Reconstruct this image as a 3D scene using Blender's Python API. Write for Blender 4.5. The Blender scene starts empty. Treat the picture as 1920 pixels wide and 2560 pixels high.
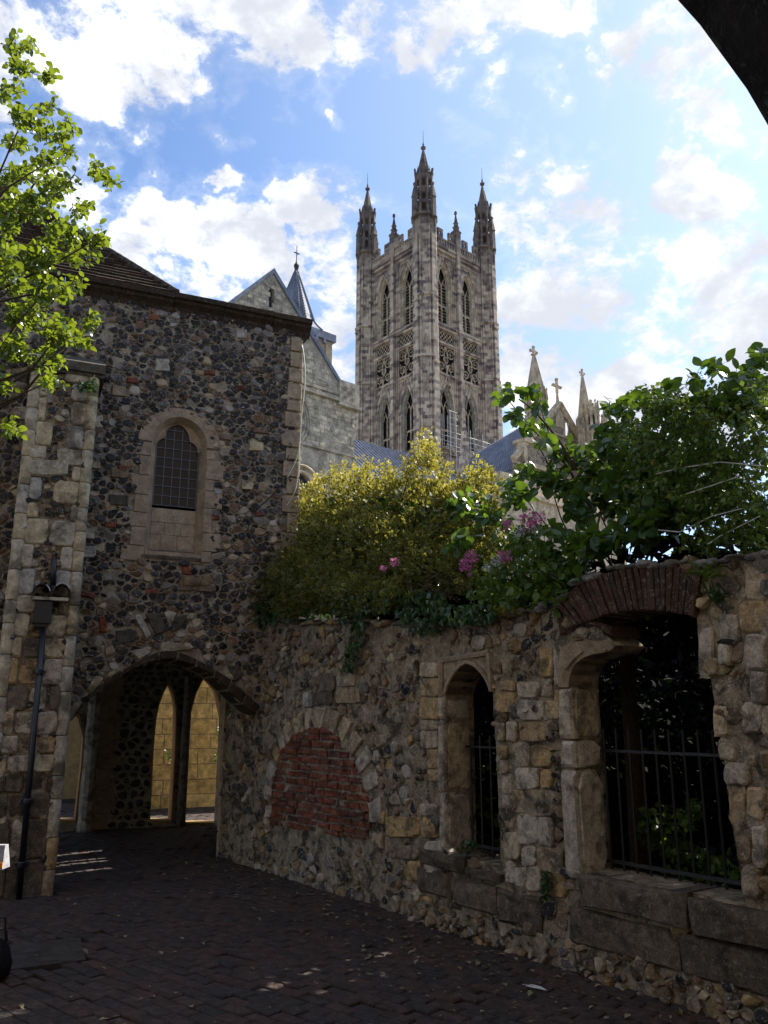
import bpy, math, random
import numpy as np
from mathutils import Vector, Matrix, geometry, noise

random.seed(7)
R = math.radians
scene = bpy.context.scene
COL = scene.collection

# ------------------------------------------------------------------ camera
CAM_Z, PITCH, FPX = 1.6, R(14.0), 2050.0
cam = bpy.data.cameras.new('camera'); camo = bpy.data.objects.new('camera', cam)
COL.objects.link(camo); scene.camera = camo
camo.location = (0, 0, CAM_Z); camo.rotation_euler = (R(90) + PITCH, 0, 0)
cam.sensor_fit = 'VERTICAL'; cam.angle_y = 2 * math.atan(1280 / FPX)
cam.clip_start = .05; cam.clip_end = 3000

def ray(px, py):
    u = (px - 960) / FPX; v = (1280 - py) / FPX
    return Vector((u, math.cos(PITCH) - v * math.sin(PITCH), math.sin(PITCH) + v * math.cos(PITCH)))
def proj(P):
    d = Vector(P) - Vector((0, 0, CAM_Z))
    f = d.y * math.cos(PITCH) + d.z * math.sin(PITCH)
    if f <= .01: return None
    return (960 + FPX * d.x / f, 1280 - FPX * (-d.y * math.sin(PITCH) + d.z * math.cos(PITCH)) / f, f)
def ground(px, py, z=0):
    r = ray(px, py); t = (z - CAM_Z) / r.z
    return Vector((r.x * t, r.y * t, z))
def at_y(px, py, Y):
    r = ray(px, py); return Vector((0, 0, CAM_Z)) + r * (Y / r.y)

# ------------------------------------------------------------------ sun and sky
SUN_AZ, SUN_EL = R(50), R(43)            # azimuth from +Y towards +X
SUN = Vector((math.sin(SUN_AZ) * math.cos(SUN_EL), math.cos(SUN_AZ) * math.cos(SUN_EL), math.sin(SUN_EL)))
sl = bpy.data.lights.new('sun', 'SUN'); sl.energy = 4.2; sl.angle = R(.5); sl.color = (1, .93, .82)
so = bpy.data.objects.new('sun', sl); COL.objects.link(so)
so.rotation_euler = SUN.to_track_quat('Z', 'Y').to_euler()

class NT:
    def __init__(s, tree): s.t = tree; tree.nodes.clear()
    def n(s, typ, props=None, **ins):
        nd = s.t.nodes.new(typ)
        for k, v in (props or {}).items(): setattr(nd, k, v)
        for k, v in ins.items():
            key = int(k[1:]) if k[0] == 'i' and k[1:].isdigit() else k.replace('_', ' ')
            s.put(nd.inputs[key], v)
        return nd
    def put(s, sock, v):
        if isinstance(v, bpy.types.NodeSocket): s.t.links.new(v, sock)
        elif isinstance(v, bpy.types.Node): s.t.links.new(v.outputs[0], sock)
        else:
            if hasattr(sock.default_value, '__len__') and not hasattr(v, '__len__'): v = [v] * len(sock.default_value)
            if hasattr(sock.default_value, '__len__') and len(sock.default_value) == 4 and len(v) == 3: v = (*v, 1)
            sock.default_value = v
    def m(s, op, a, b=0.0, c=None, clamp=False):
        nd = s.n('ShaderNodeMath', {'operation': op, 'use_clamp': clamp}); s.put(nd.inputs[0], a); s.put(nd.inputs[1], b)
        if c is not None: s.put(nd.inputs[2], c)
        return nd.outputs[0]
    def vm(s, op, a, b=(0, 0, 0), out=0):
        nd = s.n('ShaderNodeVectorMath', {'operation': op}); s.put(nd.inputs[0], a)
        if op == 'SCALE': s.put(nd.inputs['Scale'], b)
        else: s.put(nd.inputs[1], b)
        return nd.outputs['Value'] if op in ('DOT_PRODUCT', 'LENGTH') else nd.outputs[0]
    def mix(s, f, a, b, blend='MIX'):
        nd = s.n('ShaderNodeMix', {'data_type': 'RGBA', 'blend_type': blend})
        s.put(nd.inputs[0], f); s.put(nd.inputs[6], a); s.put(nd.inputs[7], b); return nd.outputs[2]
    def ss(s, x, lo, hi, a=0.0, b=1.0):
        nd = s.n('ShaderNodeMapRange', {'interpolation_type': 'SMOOTHSTEP'}); s.put(nd.inputs[0], x)
        for i, v in enumerate((lo, hi, a, b)): s.put(nd.inputs[i + 1], v)
        return nd.outputs[0]
    def noise(s, vec, scale, detail=4, rough=.55, dist=0.0):
        return s.n('ShaderNodeTexNoise', Vector=vec, Scale=scale, Detail=detail, Roughness=rough, Distortion=dist).outputs[0]
    def ramp(s, f, stops, interp='LINEAR'):
        nd = s.n('ShaderNodeValToRGB'); s.put(nd.inputs[0], f); cr = nd.color_ramp; cr.interpolation = interp
        while len(cr.elements) < len(stops): cr.elements.new(.5)
        for e, (p, c) in zip(cr.elements, stops): e.position = p; e.color = (*c, 1)
        return nd.outputs[0]

world = bpy.data.worlds.new('World'); scene.world = world; world.use_nodes = True
w = NT(world.node_tree)
sky = w.n('ShaderNodeTexSky', {'sky_type': 'NISHITA', 'sun_disc': False, 'sun_elevation': SUN_EL, 'sun_rotation': SUN_AZ,
          'altitude': 50, 'air_density': 1.0, 'dust_density': .6, 'ozone_density': 2.2})
D = w.n('ShaderNodeTexCoord').outputs['Generated']
D = w.vm('NORMALIZE', D)
# clouds: fractal noise, gathered into banks at the directions where the banks stand
banks = [(300, 150, 4.2, 1), (420, 120, 4, 1), (560, 60, 4, 1), (500, 160, 2.6, .8), (700, 20, 3.6, 1), (900, 10, 3.0, 1), (1080, 20, 3.0, 1), (1250, 10, 3.0, .9), (1370, 30, 2.6, .9), (240, 215, 1.8, .7), (620, 110, 1.8, .6), (1330, 90, 1.6, .6),
         (30, 40, 2.6, .8), (80, 100, 1.6, .6), (60, 430, 4.2, 1), (170, 400, 2.4, .8), (20, 320, 2.5, .8), (1690, 70, 2.8, 1), (1640, 110, 1.5, .8), (1790, 240, 1.5, .75), (1860, 300, 1.0, .6),
         (340, 600, 2.8, 1), (440, 640, 3.2, 1), (560, 680, 3.6, 1), (660, 700, 3.2, 1), (620, 590, 1.6, .6), (830, 640, 2.8, .85), (850, 800, 3.6, .9), (880, 960, 3, .9), (750, 495, 1.8, .8), (700, 490, 1.2, .6), (530, 445, 1.0, .7), (820, 480, .9, .6),
         (1290, 470, 2.2, .85), (1370, 500, 3, 1), (1500, 520, 2.6, .9), (1450, 450, 1.6, .7), (1330, 405, 1.2, .7), (1700, 450, 2.0, .95), (1640, 480, 1.6, .8), (1710, 375, 1.4, .9), (1360, 640, 4.5, 1), (1500, 700, 4.5, 1), (1650, 700, 5, 1), (1800, 700, 4, 1),
         (1400, 820, 5, 1), (1600, 900, 5, .95), (1800, 900, 5, 1), (1500, 1050, 5, 1), (1750, 1100, 5, 1), (1900, 600, 2.2, .9), (1120, 150, 1.5, .75), (1520, 180, 1.0, .7), (1520, 205, .9, .6), (1250, 270, 1.1, .6), (1390, 250, .8, .4), (1300, 800, 3, .9), (600, 265, .8, .5), (820, 390, .8, .55), (1530, 350, .8, .5)]
wn_ = w.n('ShaderNodeTexNoise', Vector=D, Scale=7.0, Detail=5, Roughness=.6).outputs[1]
Dw = w.vm('NORMALIZE', w.vm('ADD', D, w.vm('SCALE', w.vm('SUBTRACT', wn_, (.5, .5, .5)), .22)))
bias = None
for px, py, rad, wt in banks:
    d = ray(px, py).normalized()
    b = w.ss(w.vm('DOT_PRODUCT', Dw, tuple(d)), math.cos(R(rad * 1.45)), math.cos(R(rad * .3)), 0.0, wt * .62)
    bias = b if bias is None else w.m('MAXIMUM', bias, b)
sep = w.n('ShaderNodeSeparateXYZ', Vector=D)
flat = w.n('ShaderNodeCombineXYZ', X=sep.outputs[0], Y=sep.outputs[1], Z=w.m('MULTIPLY', sep.outputs[2], 1.5)).outputs[0]
n1 = w.noise(flat, 9, 10, .64, .25)
n2 = w.noise(w.vm('ADD', flat, (3.3, 1.1, 2.2)), 26, 8, .62, .2)
# beyond the picture the same broken cloud cover goes on
front = w.ss(w.vm('DOT_PRODUCT', D, tuple(ray(960, 900).normalized())), .70, .84)
wide = w.m('MULTIPLY', w.ss(w.noise(flat, 2.6, 5, .6), .40, .62, 0, .50), w.m('SUBTRACT', 1.0, front))
bias = w.m('MAXIMUM', bias, wide)
dens = w.m('ADD', w.m('ADD', w.m('MULTIPLY', w.m('SUBTRACT', n1, .5), 2.0), w.m('MULTIPLY', w.m('SUBTRACT', n2, .5), 1.0)), bias)
mask = w.ss(dens, .26, .62)
mask = w.m('MAXIMUM', mask, w.ss(dens, .0, .4, 0, .16))
shade = w.ss(w.m('SUBTRACT', w.m('ADD', w.noise(w.vm('ADD', flat, (.0, .0, .035)), 6, 8, .6, .3), w.m('MULTIPLY', n2, .3)), w.m('MULTIPLY', bias, .12)), .49, .74)
sunward = w.ss(w.vm('DOT_PRODUCT', D, tuple(SUN)), .35, .9)
lit = w.mix(sunward, (7.6, 7.6, 7.8), (4.9, 4.95, 5.05))
grey = w.mix(sunward, (2.9, 3.05, 3.5), (3.2, 3.35, 3.7))
cloud = w.mix(shade, grey, lit)
skyc = w.mix(1.0, sky.outputs[0], (.74, .82, .92), 'MULTIPLY')
skyc = w.mix(w.ss(w.vm('DOT_PRODUCT', D, tuple(SUN)), .60, 1.0, 0, .4), skyc, (3.6, 4.4, 5.5))   # thin bright veil round the sun
col = w.mix(mask, skyc, cloud)
bg = w.n('ShaderNodeBackground', Color=col, Strength=.083)
w.n('ShaderNodeOutputWorld', Surface=bg.outputs[0])
scene.view_settings.view_transform = 'Standard'; scene.view_settings.look = 'None'
scene.view_settings.exposure = 1.56; scene.view_settings.gamma = 1.0
scene.view_settings.use_curve_mapping = False
scene.cycles.max_bounces = 6; scene.cycles.diffuse_bounces = 3; scene.cycles.transparent_max_bounces = 8

# ------------------------------------------------------------------ mesh helpers
class Frame:
    """a vertical plane: O on the ground, U along it, N out of it, Z up"""
    def __init__(s, O, U, N=None):
        s.O = Vector((O[0], O[1], O[2] if len(O) > 2 else 0)); s.U = Vector((U[0], U[1], 0)).normalized()
        s.N = Vector((s.U.y, -s.U.x, 0)) if N is None else Vector((N[0], N[1], 0)).normalized()
    def P(s, u, v, w=0.0): return s.O + s.U * u + s.N * w + Vector((0, 0, v))
    def px(s, x, y, w=0.0):
        r = ray(x, y); O = s.O + s.N * w
        t = (O - Vector((0, 0, CAM_Z))).dot(s.N) / r.dot(s.N)
        P = Vector((0, 0, CAM_Z)) + r * t
        d = P - s.O
        return (d.dot(s.U), d.z)
    def pxs(s, pts, w=0.0): return [s.px(x, y, w) for x, y in pts]
    def sub(s, u, w, turn=0): 
        f = Frame(s.P(u, 0, w), s.U)
        return f

class MB:
    def __init__(s): s.v = []; s.f = []; s.t = []; s.r = []; s.m = []
    def add(s, V, F, tint=.5, rim=None, mat=0):
        b = len(s.v); s.v += [tuple(p) for p in V]
        s.f += [tuple(i + b for i in q) for q in F]
        s.t += [tint] * len(F); s.m += [mat] * len(F)
        s.r += rim if rim is not None else [0.0] * len(V)
    def build(s, name, mats, parent=None, smooth=False, origin=None, kind=None):
        me = bpy.data.meshes.new(name)
        V = np.array(s.v, dtype=np.float32).reshape(-1, 3)
        o = Vector((0, 0, 0))
        if origin is not None:
            o = Vector(origin) if origin != 'c' else Vector(V.mean(axis=0).tolist())
            V = V - np.array(o, dtype=np.float32)
        me.from_pydata(V.tolist(), [], s.f)
        if not isinstance(mats, (list, tuple)): mats = [mats]
        for m in mats: me.materials.append(m)
        if len(mats) > 1: me.polygons.foreach_set('material_index', s.m)
        a = me.attributes.new('tint', 'FLOAT', 'FACE'); a.data.foreach_set('value', s.t)
        a = me.attributes.new('rim', 'FLOAT', 'POINT'); a.data.foreach_set('value', s.r)
        if smooth: me.polygons.foreach_set('use_smooth', [True] * len(me.polygons))
        me.update()
        ob = bpy.data.objects.new(name, me); COL.objects.link(ob); ob.location = o
        if parent is not None:
            ob.parent = parent; ob.matrix_parent_inverse = parent_inv(parent)
        if kind: ob['kind'] = kind
        return ob
    # shapes -----------------------------------------------------------
    def hexa(s, c8, tint=.5, mat=0):
        s.add(c8, [(0, 3, 2, 1), (4, 5, 6, 7), (0, 1, 5, 4), (1, 2, 6, 5), (2, 3, 7, 6), (3, 0, 4, 7)], tint, None, mat)
    def fbox(s, fr, u0, u1, v0, v1, w0, w1, tint=.5, mat=0, taper=0):
        k = taper
        s.hexa([fr.P(u0, v0, w0), fr.P(u1, v0, w0), fr.P(u1, v0, w1), fr.P(u0, v0, w1),
                fr.P(u0 + k, v1, w0 + k), fr.P(u1 - k, v1, w0 + k), fr.P(u1 - k, v1, w1 - k), fr.P(u0 + k, v1, w1 - k)], tint, mat)
    def tube(s, pts, r0, r1=None, n=6, tint=.5, mat=0, closed=False):
        r1 = r0 if r1 is None else r1
        pts = [Vector(p) for p in pts]; V = []; F = []; L = len(pts)
        for i, p in enumerate(pts):
            if closed: d = pts[(i + 1) % L] - pts[i - 1]
            else: d = pts[min(i + 1, L - 1)] - pts[max(i - 1, 0)]
            if d.length < 1e-9: d = Vector((0, 0, 1))
            d.normalize()
            a = d.cross(Vector((0.13, .31, .94))); a.normalize(); b = d.cross(a)
            r = r0 + (r1 - r0) * i / max(1, L - 1)
            for k in range(n):
                t = 2 * math.pi * k / n; V.append(p + a * (math.cos(t) * r) + b * (math.sin(t) * r))
        for i in range(L if closed else L - 1):
            j = (i + 1) % L
            for k in range(n):
                k2 = (k + 1) % n; F.append((i * n + k, i * n + k2, j * n + k2, j * n + k))
        if not closed: F += [tuple(range(n))[::-1], tuple((L - 1) * n + k for k in range(n))]
        s.add(V, F, tint, None, mat)
    def lathe(s, c, prof, n=8, rot=0.0, tint=.5, mat=0, sq=1.0):
        """rings (r, z) about a vertical axis through c"""
        V = []; F = []
        for r, z in prof:
            for k in range(n):
                t = 2 * math.pi * (k + .5) / n + rot; V.append(Vector((c[0] + r * math.cos(t), c[1] + r * math.sin(t), c[2] + z)))
        for i in range(len(prof) - 1):
            for k in range(n):
                k2 = (k + 1) % n; F.append((i * n + k, i * n + k2, (i + 1) * n + k2, (i + 1) * n + k))
        F += [tuple(range(n))[::-1], tuple((len(prof) - 1) * n + k for k in range(n))]
        s.add(V, F, tint, None, mat)
    def strip(s, A, B, closed=True, tint=.5, mat=0):
        n = len(A); F = [(i, (i + 1) % n, n + (i + 1) % n, n + i) for i in range(n if closed else n - 1)]
        s.add(list(A) + list(B), F, tint, None, mat)

def parent_inv(p):
    m = Matrix.Identity(4); q = p
    M = Matrix.Translation(p.location) if p.parent is None else None
    if M is None:
        M = Matrix.Identity(4); chain = []
        while q is not None: chain.append(q); q = q.parent
        for q in reversed(chain): M = M @ (q.matrix_parent_inverse if q.parent else Matrix.Identity(4)) @ Matrix.Translation(q.location)
    return M.inverted()

def tag(o, label=None, cat=None, group=None, kind=None):
    if label: o['label'] = label
    if cat: o['category'] = cat
    if group: o['group'] = group
    if kind: o['kind'] = kind
    return o
def thing(name, label, cat, loc=(0, 0, 0), group=None):
    o = bpy.data.objects.new(name, None); COL.objects.link(o); o.location = Vector(loc); o.empty_display_size = .2
    return tag(o, label, cat, group)

def centroid(poly): return (sum(p[0] for p in poly) / len(poly), sum(p[1] for p in poly) / len(poly))
def inside(p, poly):
    x, y = p; c = False; n = len(poly)
    for i in range(n):
        x1, y1 = poly[i]; x2, y2 = poly[i - 1]
        if (y1 > y) != (y2 > y) and x < (x2 - x1) * (y - y1) / (y2 - y1) + x1: c = not c
    return c
def area(poly): return .5 * sum(poly[i - 1][0] * poly[i][1] - poly[i][0] * poly[i - 1][1] for i in range(len(poly)))
def ccw(poly): return list(poly) if area(poly) > 0 else list(poly)[::-1]
def half(poly, a, b, c):
    """keep a*x+b*y<=c"""
    out = []; n = len(poly)
    for i in range(n):
        p, q = poly[i], poly[(i + 1) % n]
        dp = a * p[0] + b * p[1] - c; dq = a * q[0] + b * q[1] - c
        if dp <= 0: out.append(p)
        if (dp < 0 < dq) or (dq < 0 < dp):
            t = dp / (dp - dq); out.append((p[0] + (q[0] - p[0]) * t, p[1] + (q[1] - p[1]) * t))
    return out
def clip(poly, conv):
    conv = ccw(conv)
    for i in range(len(conv)):
        (x1, y1), (x2, y2) = conv[i], conv[(i + 1) % len(conv)]
        a, b = (y2 - y1), -(x2 - x1)
        poly = half(poly, a, b, a * x1 + b * y1)
        if len(poly) < 3: return []
    return poly
def grow(poly, d):
    c = centroid(poly); out = []
    for p in poly:
        l = math.hypot(p[0] - c[0], p[1] - c[1]) or 1e-6; k = max(.05, (l + d) / l)
        out.append((c[0] + (p[0] - c[0]) * k, c[1] + (p[1] - c[1]) * k))
    return out
def along(poly, t):
    """point at share t of an open polyline"""
    L = [0]
    for a, b in zip(poly, poly[1:]): L.append(L[-1] + math.dist(a, b))
    x = t * L[-1]
    for i in range(len(poly) - 1):
        if x <= L[i + 1] or i == len(poly) - 2:
            k = (x - L[i]) / ((L[i + 1] - L[i]) or 1)
            return tuple(poly[i][j] + (poly[i + 1][j] - poly[i][j]) * k for j in range(len(poly[i])))
def resample(poly, n, closed=False):
    p = list(poly) + ([poly[0]] if closed else [])
    return [along(p, i / (n if closed else n - 1)) for i in range(n)]
def arch(cx, v0, vs, hw, va, n=8, sill=True):
    """outline of a pointed opening, counter-clockwise from bottom left"""
    h = va - vs; Rr = (hw * hw + h * h) / (2 * hw); c = hw - Rr
    a1 = math.atan2(h, -c) if c < 0 else math.atan2(h, -c)
    right = []
    for i in range(n + 1):
        a = a1 * i / n; right.append((cx + c + Rr * math.cos(a), vs + Rr * math.sin(a)))
    left = [(2 * cx - x, y) for x, y in right[:-1]][::-1]
    top = right + left
    return ([(cx - hw, v0), (cx + hw, v0)] if sill else []) + top

def cells(u0, u1, v0, v1, du, dv, jit, rng, wvar=.3):
    """a weighted cell pattern on a jittered grid; yields (seed, polygon)"""
    nu = int((u1 - u0) / du) + 1; nv = int((v1 - v0) / dv) + 1
    S = {}
    for j in range(-1, nv + 1):
        for i in range(-1, nu + 1):
            S[i, j] = (u0 + (i + .5 + (.5 if j % 2 else 0)) * du + rng.uniform(-jit, jit) * du,
                       v0 + (j + .5) * dv + rng.uniform(-jit, jit) * dv, rng.uniform(-wvar, wvar) * du * dv)
    out = []
    for j in range(nv):
        for i in range(nu):
            x, y, wt = S[i, j]
            P = [(x - 2 * du, y - 2 * dv), (x + 2 * du, y - 2 * dv), (x + 2 * du, y + 2 * dv), (x - 2 * du, y + 2 * dv)]
            for dj in (-2, -1, 0, 1, 2):
                for di in (-2, -1, 0, 1, 2):
                    q = S.get((i + di, j + dj))
                    if q is None or (di == 0 and dj == 0): continue
                    # anisotropic metric keeps flat stones flat
                    ax, ay = 1 / du ** 2 * du * dv, 1 / dv ** 2 * du * dv
                    a = 2 * ax * (q[0] - x); b = 2 * ay * (q[1] - y)
                    c = ax * (q[0] ** 2 - x * x) + ay * (q[1] ** 2 - y * y) + (wt - q[2])
                    P = half(P, a, b, c)
                    if len(P) < 3: break
                if len(P) < 3: break
            if len(P) >= 3 and area(P) > .12 * du * dv: out.append(((x, y), P))
    return out
def chaikin(P):
    o = []
    for i in range(len(P)):
        a, b = P[i], P[(i + 1) % len(P)]
        o += [(a[0] * .75 + b[0] * .25, a[1] * .75 + b[1] * .25), (a[0] * .25 + b[0] * .75, a[1] * .25 + b[1] * .75)]
    return o

def pebble(fr, poly, gap, h, rng, n=9, w=0.0, knap=None, rnd=.12, sink=.03, ang=False):
    """one rounded stone bedded in mortar: verts, faces, rim"""
    P = resample(ccw(poly) if ang else chaikin(ccw(poly)), n, True); c = centroid(P)
    rr = math.sqrt(abs(area(P)) / math.pi) or .01
    k = max(.35, (rr - gap) / rr)
    P = [((x - c[0]) * k * (1 + rng.uniform(-rnd, rnd)), (y - c[1]) * k * (1 + rng.uniform(-rnd, rnd))) for x, y in P]
    V = []; rim = []
    knap = rng.random() < .45 if knap is None else knap
    tx, ty = rng.uniform(-.25, .25), rng.uniform(-.25, .25)
    rings = ((1, -sink, 1.0), (.96, h * .4, .95), (.76 if knap else .62, h * .9, .5))
    for sc, hh, rm in rings:
        for x, y in P:
            tl = (tx * x + ty * y) if hh > 0 else 0
            V.append(fr.P(c[0] + x * sc, c[1] + y * sc, w + hh + tl * (1 if rm == .5 else .5) + (rng.uniform(-.1, .1) * h if hh > 0 else 0))); rim.append(rm)
    V.append(fr.P(c[0] + tx * .1, c[1], w + h * (.95 if knap else 1.1))); rim.append(0.0)
    F = []
    for r_ in range(2):
        for i in range(n):
            j = (i + 1) % n; F.append((r_ * n + i, r_ * n + j, (r_ + 1) * n + j, (r_ + 1) * n + i))
    for i in range(n): F.append((2 * n + i, 2 * n + (i + 1) % n, 3 * n))
    return V, F, rim
def slab(fr, poly, w0, w1, bev=.006, rng=None, rough=0.0):
    """a squared stone: polygon in the plane, arris bevelled"""
    P = ccw(poly); c = centroid(P); n = len(P)
    rr = math.sqrt(abs(area(P)) / 3.14) or .01; k = max(.3, 1 - bev / rr)
    j = (lambda a: rng.uniform(-a, a)) if rng and rough else (lambda a: 0)
    if rng and rough: P = [(x + j(rough), y + j(rough)) for x, y in P]
    V = [fr.P(x, y, w0) for x, y in P] + [fr.P(x, y, w1 - bev + j(rough)) for x, y in P]
    V += [fr.P(c[0] + (x - c[0]) * k, c[1] + (y - c[1]) * k, w1 + j(rough)) for x, y in P]
    V.append(fr.P(c[0], c[1], w1 + j(rough * 2)))
    F = [(i, (i + 1) % n, n + (i + 1) % n, n + i) for i in range(n)] + [(n + i, n + (i + 1) % n, 2 * n + (i + 1) % n, 2 * n + i) for i in range(n)]
    F += [(2 * n + i, 2 * n + (i + 1) % n, 3 * n) for i in range(n)]
    return V, F, [.9] * n + [.8] * n + [.3] * n + [0.0]
def rubbly(poly, rng, n=10, k=.06):
    """squared outline with worn corners and slightly crooked sides"""
    P = ccw(poly); o = []
    for i in range(len(P)):
        a, b, c = P[i - 1], P[i], P[(i + 1) % len(P)]
        s = rng.uniform(.07, .2); t = rng.uniform(.07, .2)
        o += [(b[0] + (a[0] - b[0]) * s, b[1] + (a[1] - b[1]) * s), (b[0] + (c[0] - b[0]) * t, b[1] + (c[1] - b[1]) * t), ((b[0] + c[0]) / 2, (b[1] + c[1]) / 2)]
    c = centroid(o)
    return [(c[0] + (x - c[0]) * (1 + rng.uniform(-k, k)), c[1] + (y - c[1]) * (1 + rng.uniform(-k, k))) for x, y in o]

class Pieces:
    """like pieces of one thing: the 300 that show largest become parts, the rest one joined part"""
    def __init__(s, name, mats, parent, cap=300, smooth=True): s.a = []; s.name = name; s.mats = mats; s.parent = parent; s.cap = cap; s.smooth = smooth
    def add(s, VFr, tint=.5, mat=0):
        V, F, rim = VFr; s.a.append((V, F, rim, tint, mat))
    def finish(s):
        def score(p):
            V = p[0]; c = sum((Vector(v) for v in V), Vector()) / len(V); q = proj(c)
            if q is None: return 0
            ext = max((Vector(v) - c).length for v in V) / q[2]
            vis = -40 < q[0] < 1960 and -40 < q[1] < 2600
            return ext * (1 if vis else .01)
        s.a.sort(key=score, reverse=True)
        for V, F, rim, tint, mat in s.a[:s.cap]:
            m = MB(); m.add(V, F, tint, rim, 0)
            mt = s.mats[mat] if isinstance(s.mats, (list, tuple)) else s.mats
            m.build(s.name, mt, s.parent, s.smooth, 'c')
        rest = s.a[s.cap:]
        if rest:
            m = MB()
            for V, F, rim, tint, mat in rest: m.add(V, F, tint, rim, mat)
            plural = {'leaf': 'foliage'}.get(s.name, s.name + 's')
            m.build(plural, s.mats, s.parent, s.smooth, None, 'stuff')

def sheet(mb, fr, outline, holes=(), step=.12, amp=0.0, w=0.0, tint=.5, mat=0, seed=0, freq=3.0, edge=.0):
    """a wall skin with openings; amp gives it a real uneven surface"""
    rng = random.Random(seed); pts = []; edges = []
    loops = [ccw(outline)] + [ccw(h) for h in holes]
    for lp in loops:
        L = sum(math.dist(lp[i - 1], lp[i]) for i in range(len(lp)))
        dl = []
        for i in range(len(lp)):
            a, b = lp[i], lp[(i + 1) % len(lp)]; k = max(1, int(math.dist(a, b) / (step * 1.4)))
            dl += [(a[0] + (b[0] - a[0]) * q / k, a[1] + (b[1] - a[1]) * q / k) for q in range(k)]
        b0 = len(pts); pts += dl; edges += [(b0 + i, b0 + (i + 1) % len(dl)) for i in range(len(dl))]
    nb = len(pts)
    us = [p[0] for p in outline]; vs = [p[1] for p in outline]
    y = min(vs) + step / 2
    while y < max(vs):
        x = min(us) + step / 2
        while x < max(us):
            q = (x + rng.uniform(-.3, .3) * step, y + rng.uniform(-.3, .3) * step)
            if inside(q, loops[0]) and not any(inside(q, h) for h in loops[1:]): pts.append(q)
            x += step
        y += step
    r = geometry.delaunay_2d_cdt([Vector(p) for p in pts], edges, [], 0, 1e-6)
    V2, T = r[0], r[2]; V = []
    bset = set()
    for i, orig in enumerate(r[3]):
        if any(o < nb for o in orig): bset.add(i)
    for i, p in enumerate(V2):
        d = 0
        if amp and i not in bset:
            P3 = fr.P(p.x, p.y)
            d = amp * (noise.noise(P3 * freq) + .5 * noise.noise(P3 * freq * 3.1))
        V.append(fr.P(p.x, p.y, w + d))
    F = []
    for t in T:
        c = (sum(V2[i].x for i in t) / 3, sum(V2[i].y for i in t) / 3)
        if inside(c, loops[0]) and not any(inside(c, h) for h in loops[1:]): F.append(tuple(t))
    mb.add(V, F, tint, None, mat)
def coursed(fr, region, row, wmin, wmax, rng, gap=.008, w0=-.03, w1=.0, v0=None, bev=.006, holes=(), rough=0.0, proud=.006, slope=0.0):
    """courses of squared stone or brick clipped to a convex region; yields slabs"""
    us = [p[0] for p in region]; vs = [p[1] for p in region]
    v = min(vs) if v0 is None else v0; out = []; k = 0
    while v < max(vs) + abs(slope) * (max(us) - min(us)):
        hgt = row * rng.uniform(.92, 1.08) if rough else row
        u = min(us) - rng.uniform(0, wmax); 
        if not rough: u = min(us) - (k % 2) * (wmin + wmax) / 4 - wmax
        while u < max(us):
            wd = rng.uniform(wmin, wmax)
            s0, s1 = slope * (u - min(us)), slope * (u + wd - min(us))
            q = [(u + gap / 2, v + gap / 2 + s0), (u + wd - gap / 2, v + gap / 2 + s1), (u + wd - gap / 2, v + hgt - gap / 2 + s1), (u + gap / 2, v + hgt - gap / 2 + s0)]
            q = clip(q, region)
            if len(q) >= 3 and abs(area(q)) > .12 * wd * hgt:
                c = centroid(q)
                if not any(inside(c, h) for h in holes):
                    out.append((slab(fr, q, w0, w1 + rng.uniform(-proud, proud), bev, rng, rough), rng.random()))
            u += wd
        v += hgt; k += 1
    return out
def voussoirs(fr, inner, outer, n, rng, w0, w1, gap=.02, bev=.008, rough=.004, var=.15, sub=2):
    """wedge stones between two curves run the same way"""
    ts = [0.0]
    for i in range(n): ts.append(ts[-1] + 1 + rng.uniform(-var, var))
    ts = [t / ts[-1] for t in ts]; out = []
    for a, b in zip(ts, ts[1:]):
        g = (b - a) * gap * n / 2
        a2, b2 = a + g, b - g
        P = [along(inner, a2 + (b2 - a2) * i / sub) for i in range(sub + 1)] + [along(outer, b2 + (a2 - b2) * i / sub) for i in range(sub + 1)]
        out.append((slab(fr, P, w0, w1 + rng.uniform(-rough, rough), bev, rng, rough), rng.random()))
    return out

# ------------------------------------------------------------------ materials
def material(name):
    m = bpy.data.materials.new(name); m.use_nodes = True; return m, NT(m.node_tree)
def finish(m, t, col, rough=.8, bump=None, bstr=.5, bdist=.02, spec=.3, trans=None, metal=0.0, normal=None):
    b = t.n('ShaderNodeBsdfPrincipled')
    t.put(b.inputs['Base Color'], col); t.put(b.inputs['Roughness'], rough); t.put(b.inputs['Specular IOR Level'], spec); t.put(b.inputs['Metallic'], metal)
    if bump is not None:
        bp = t.n('ShaderNodeBump', Height=bump, Strength=bstr, Distance=bdist); t.put(b.inputs['Normal'], bp.outputs[0])
    sh = b.outputs[0]
    if trans:
        tr = t.n('ShaderNodeBsdfTranslucent', Color=trans[0]); mx = t.n('ShaderNodeMixShader'); t.put(mx.inputs[0], trans[1])
        t.put(mx.inputs[1], sh); t.put(mx.inputs[2], tr.outputs[0]); sh = mx.outputs[0]
    o = t.n('ShaderNodeOutputMaterial'); t.put(o.inputs[0], sh); return m
def POS(t): return t.n('ShaderNodeNewGeometry').outputs['Position']
def ATT(t, nm): return t.n('ShaderNodeAttribute', {'attribute_name': nm}).outputs['Fac']

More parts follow.
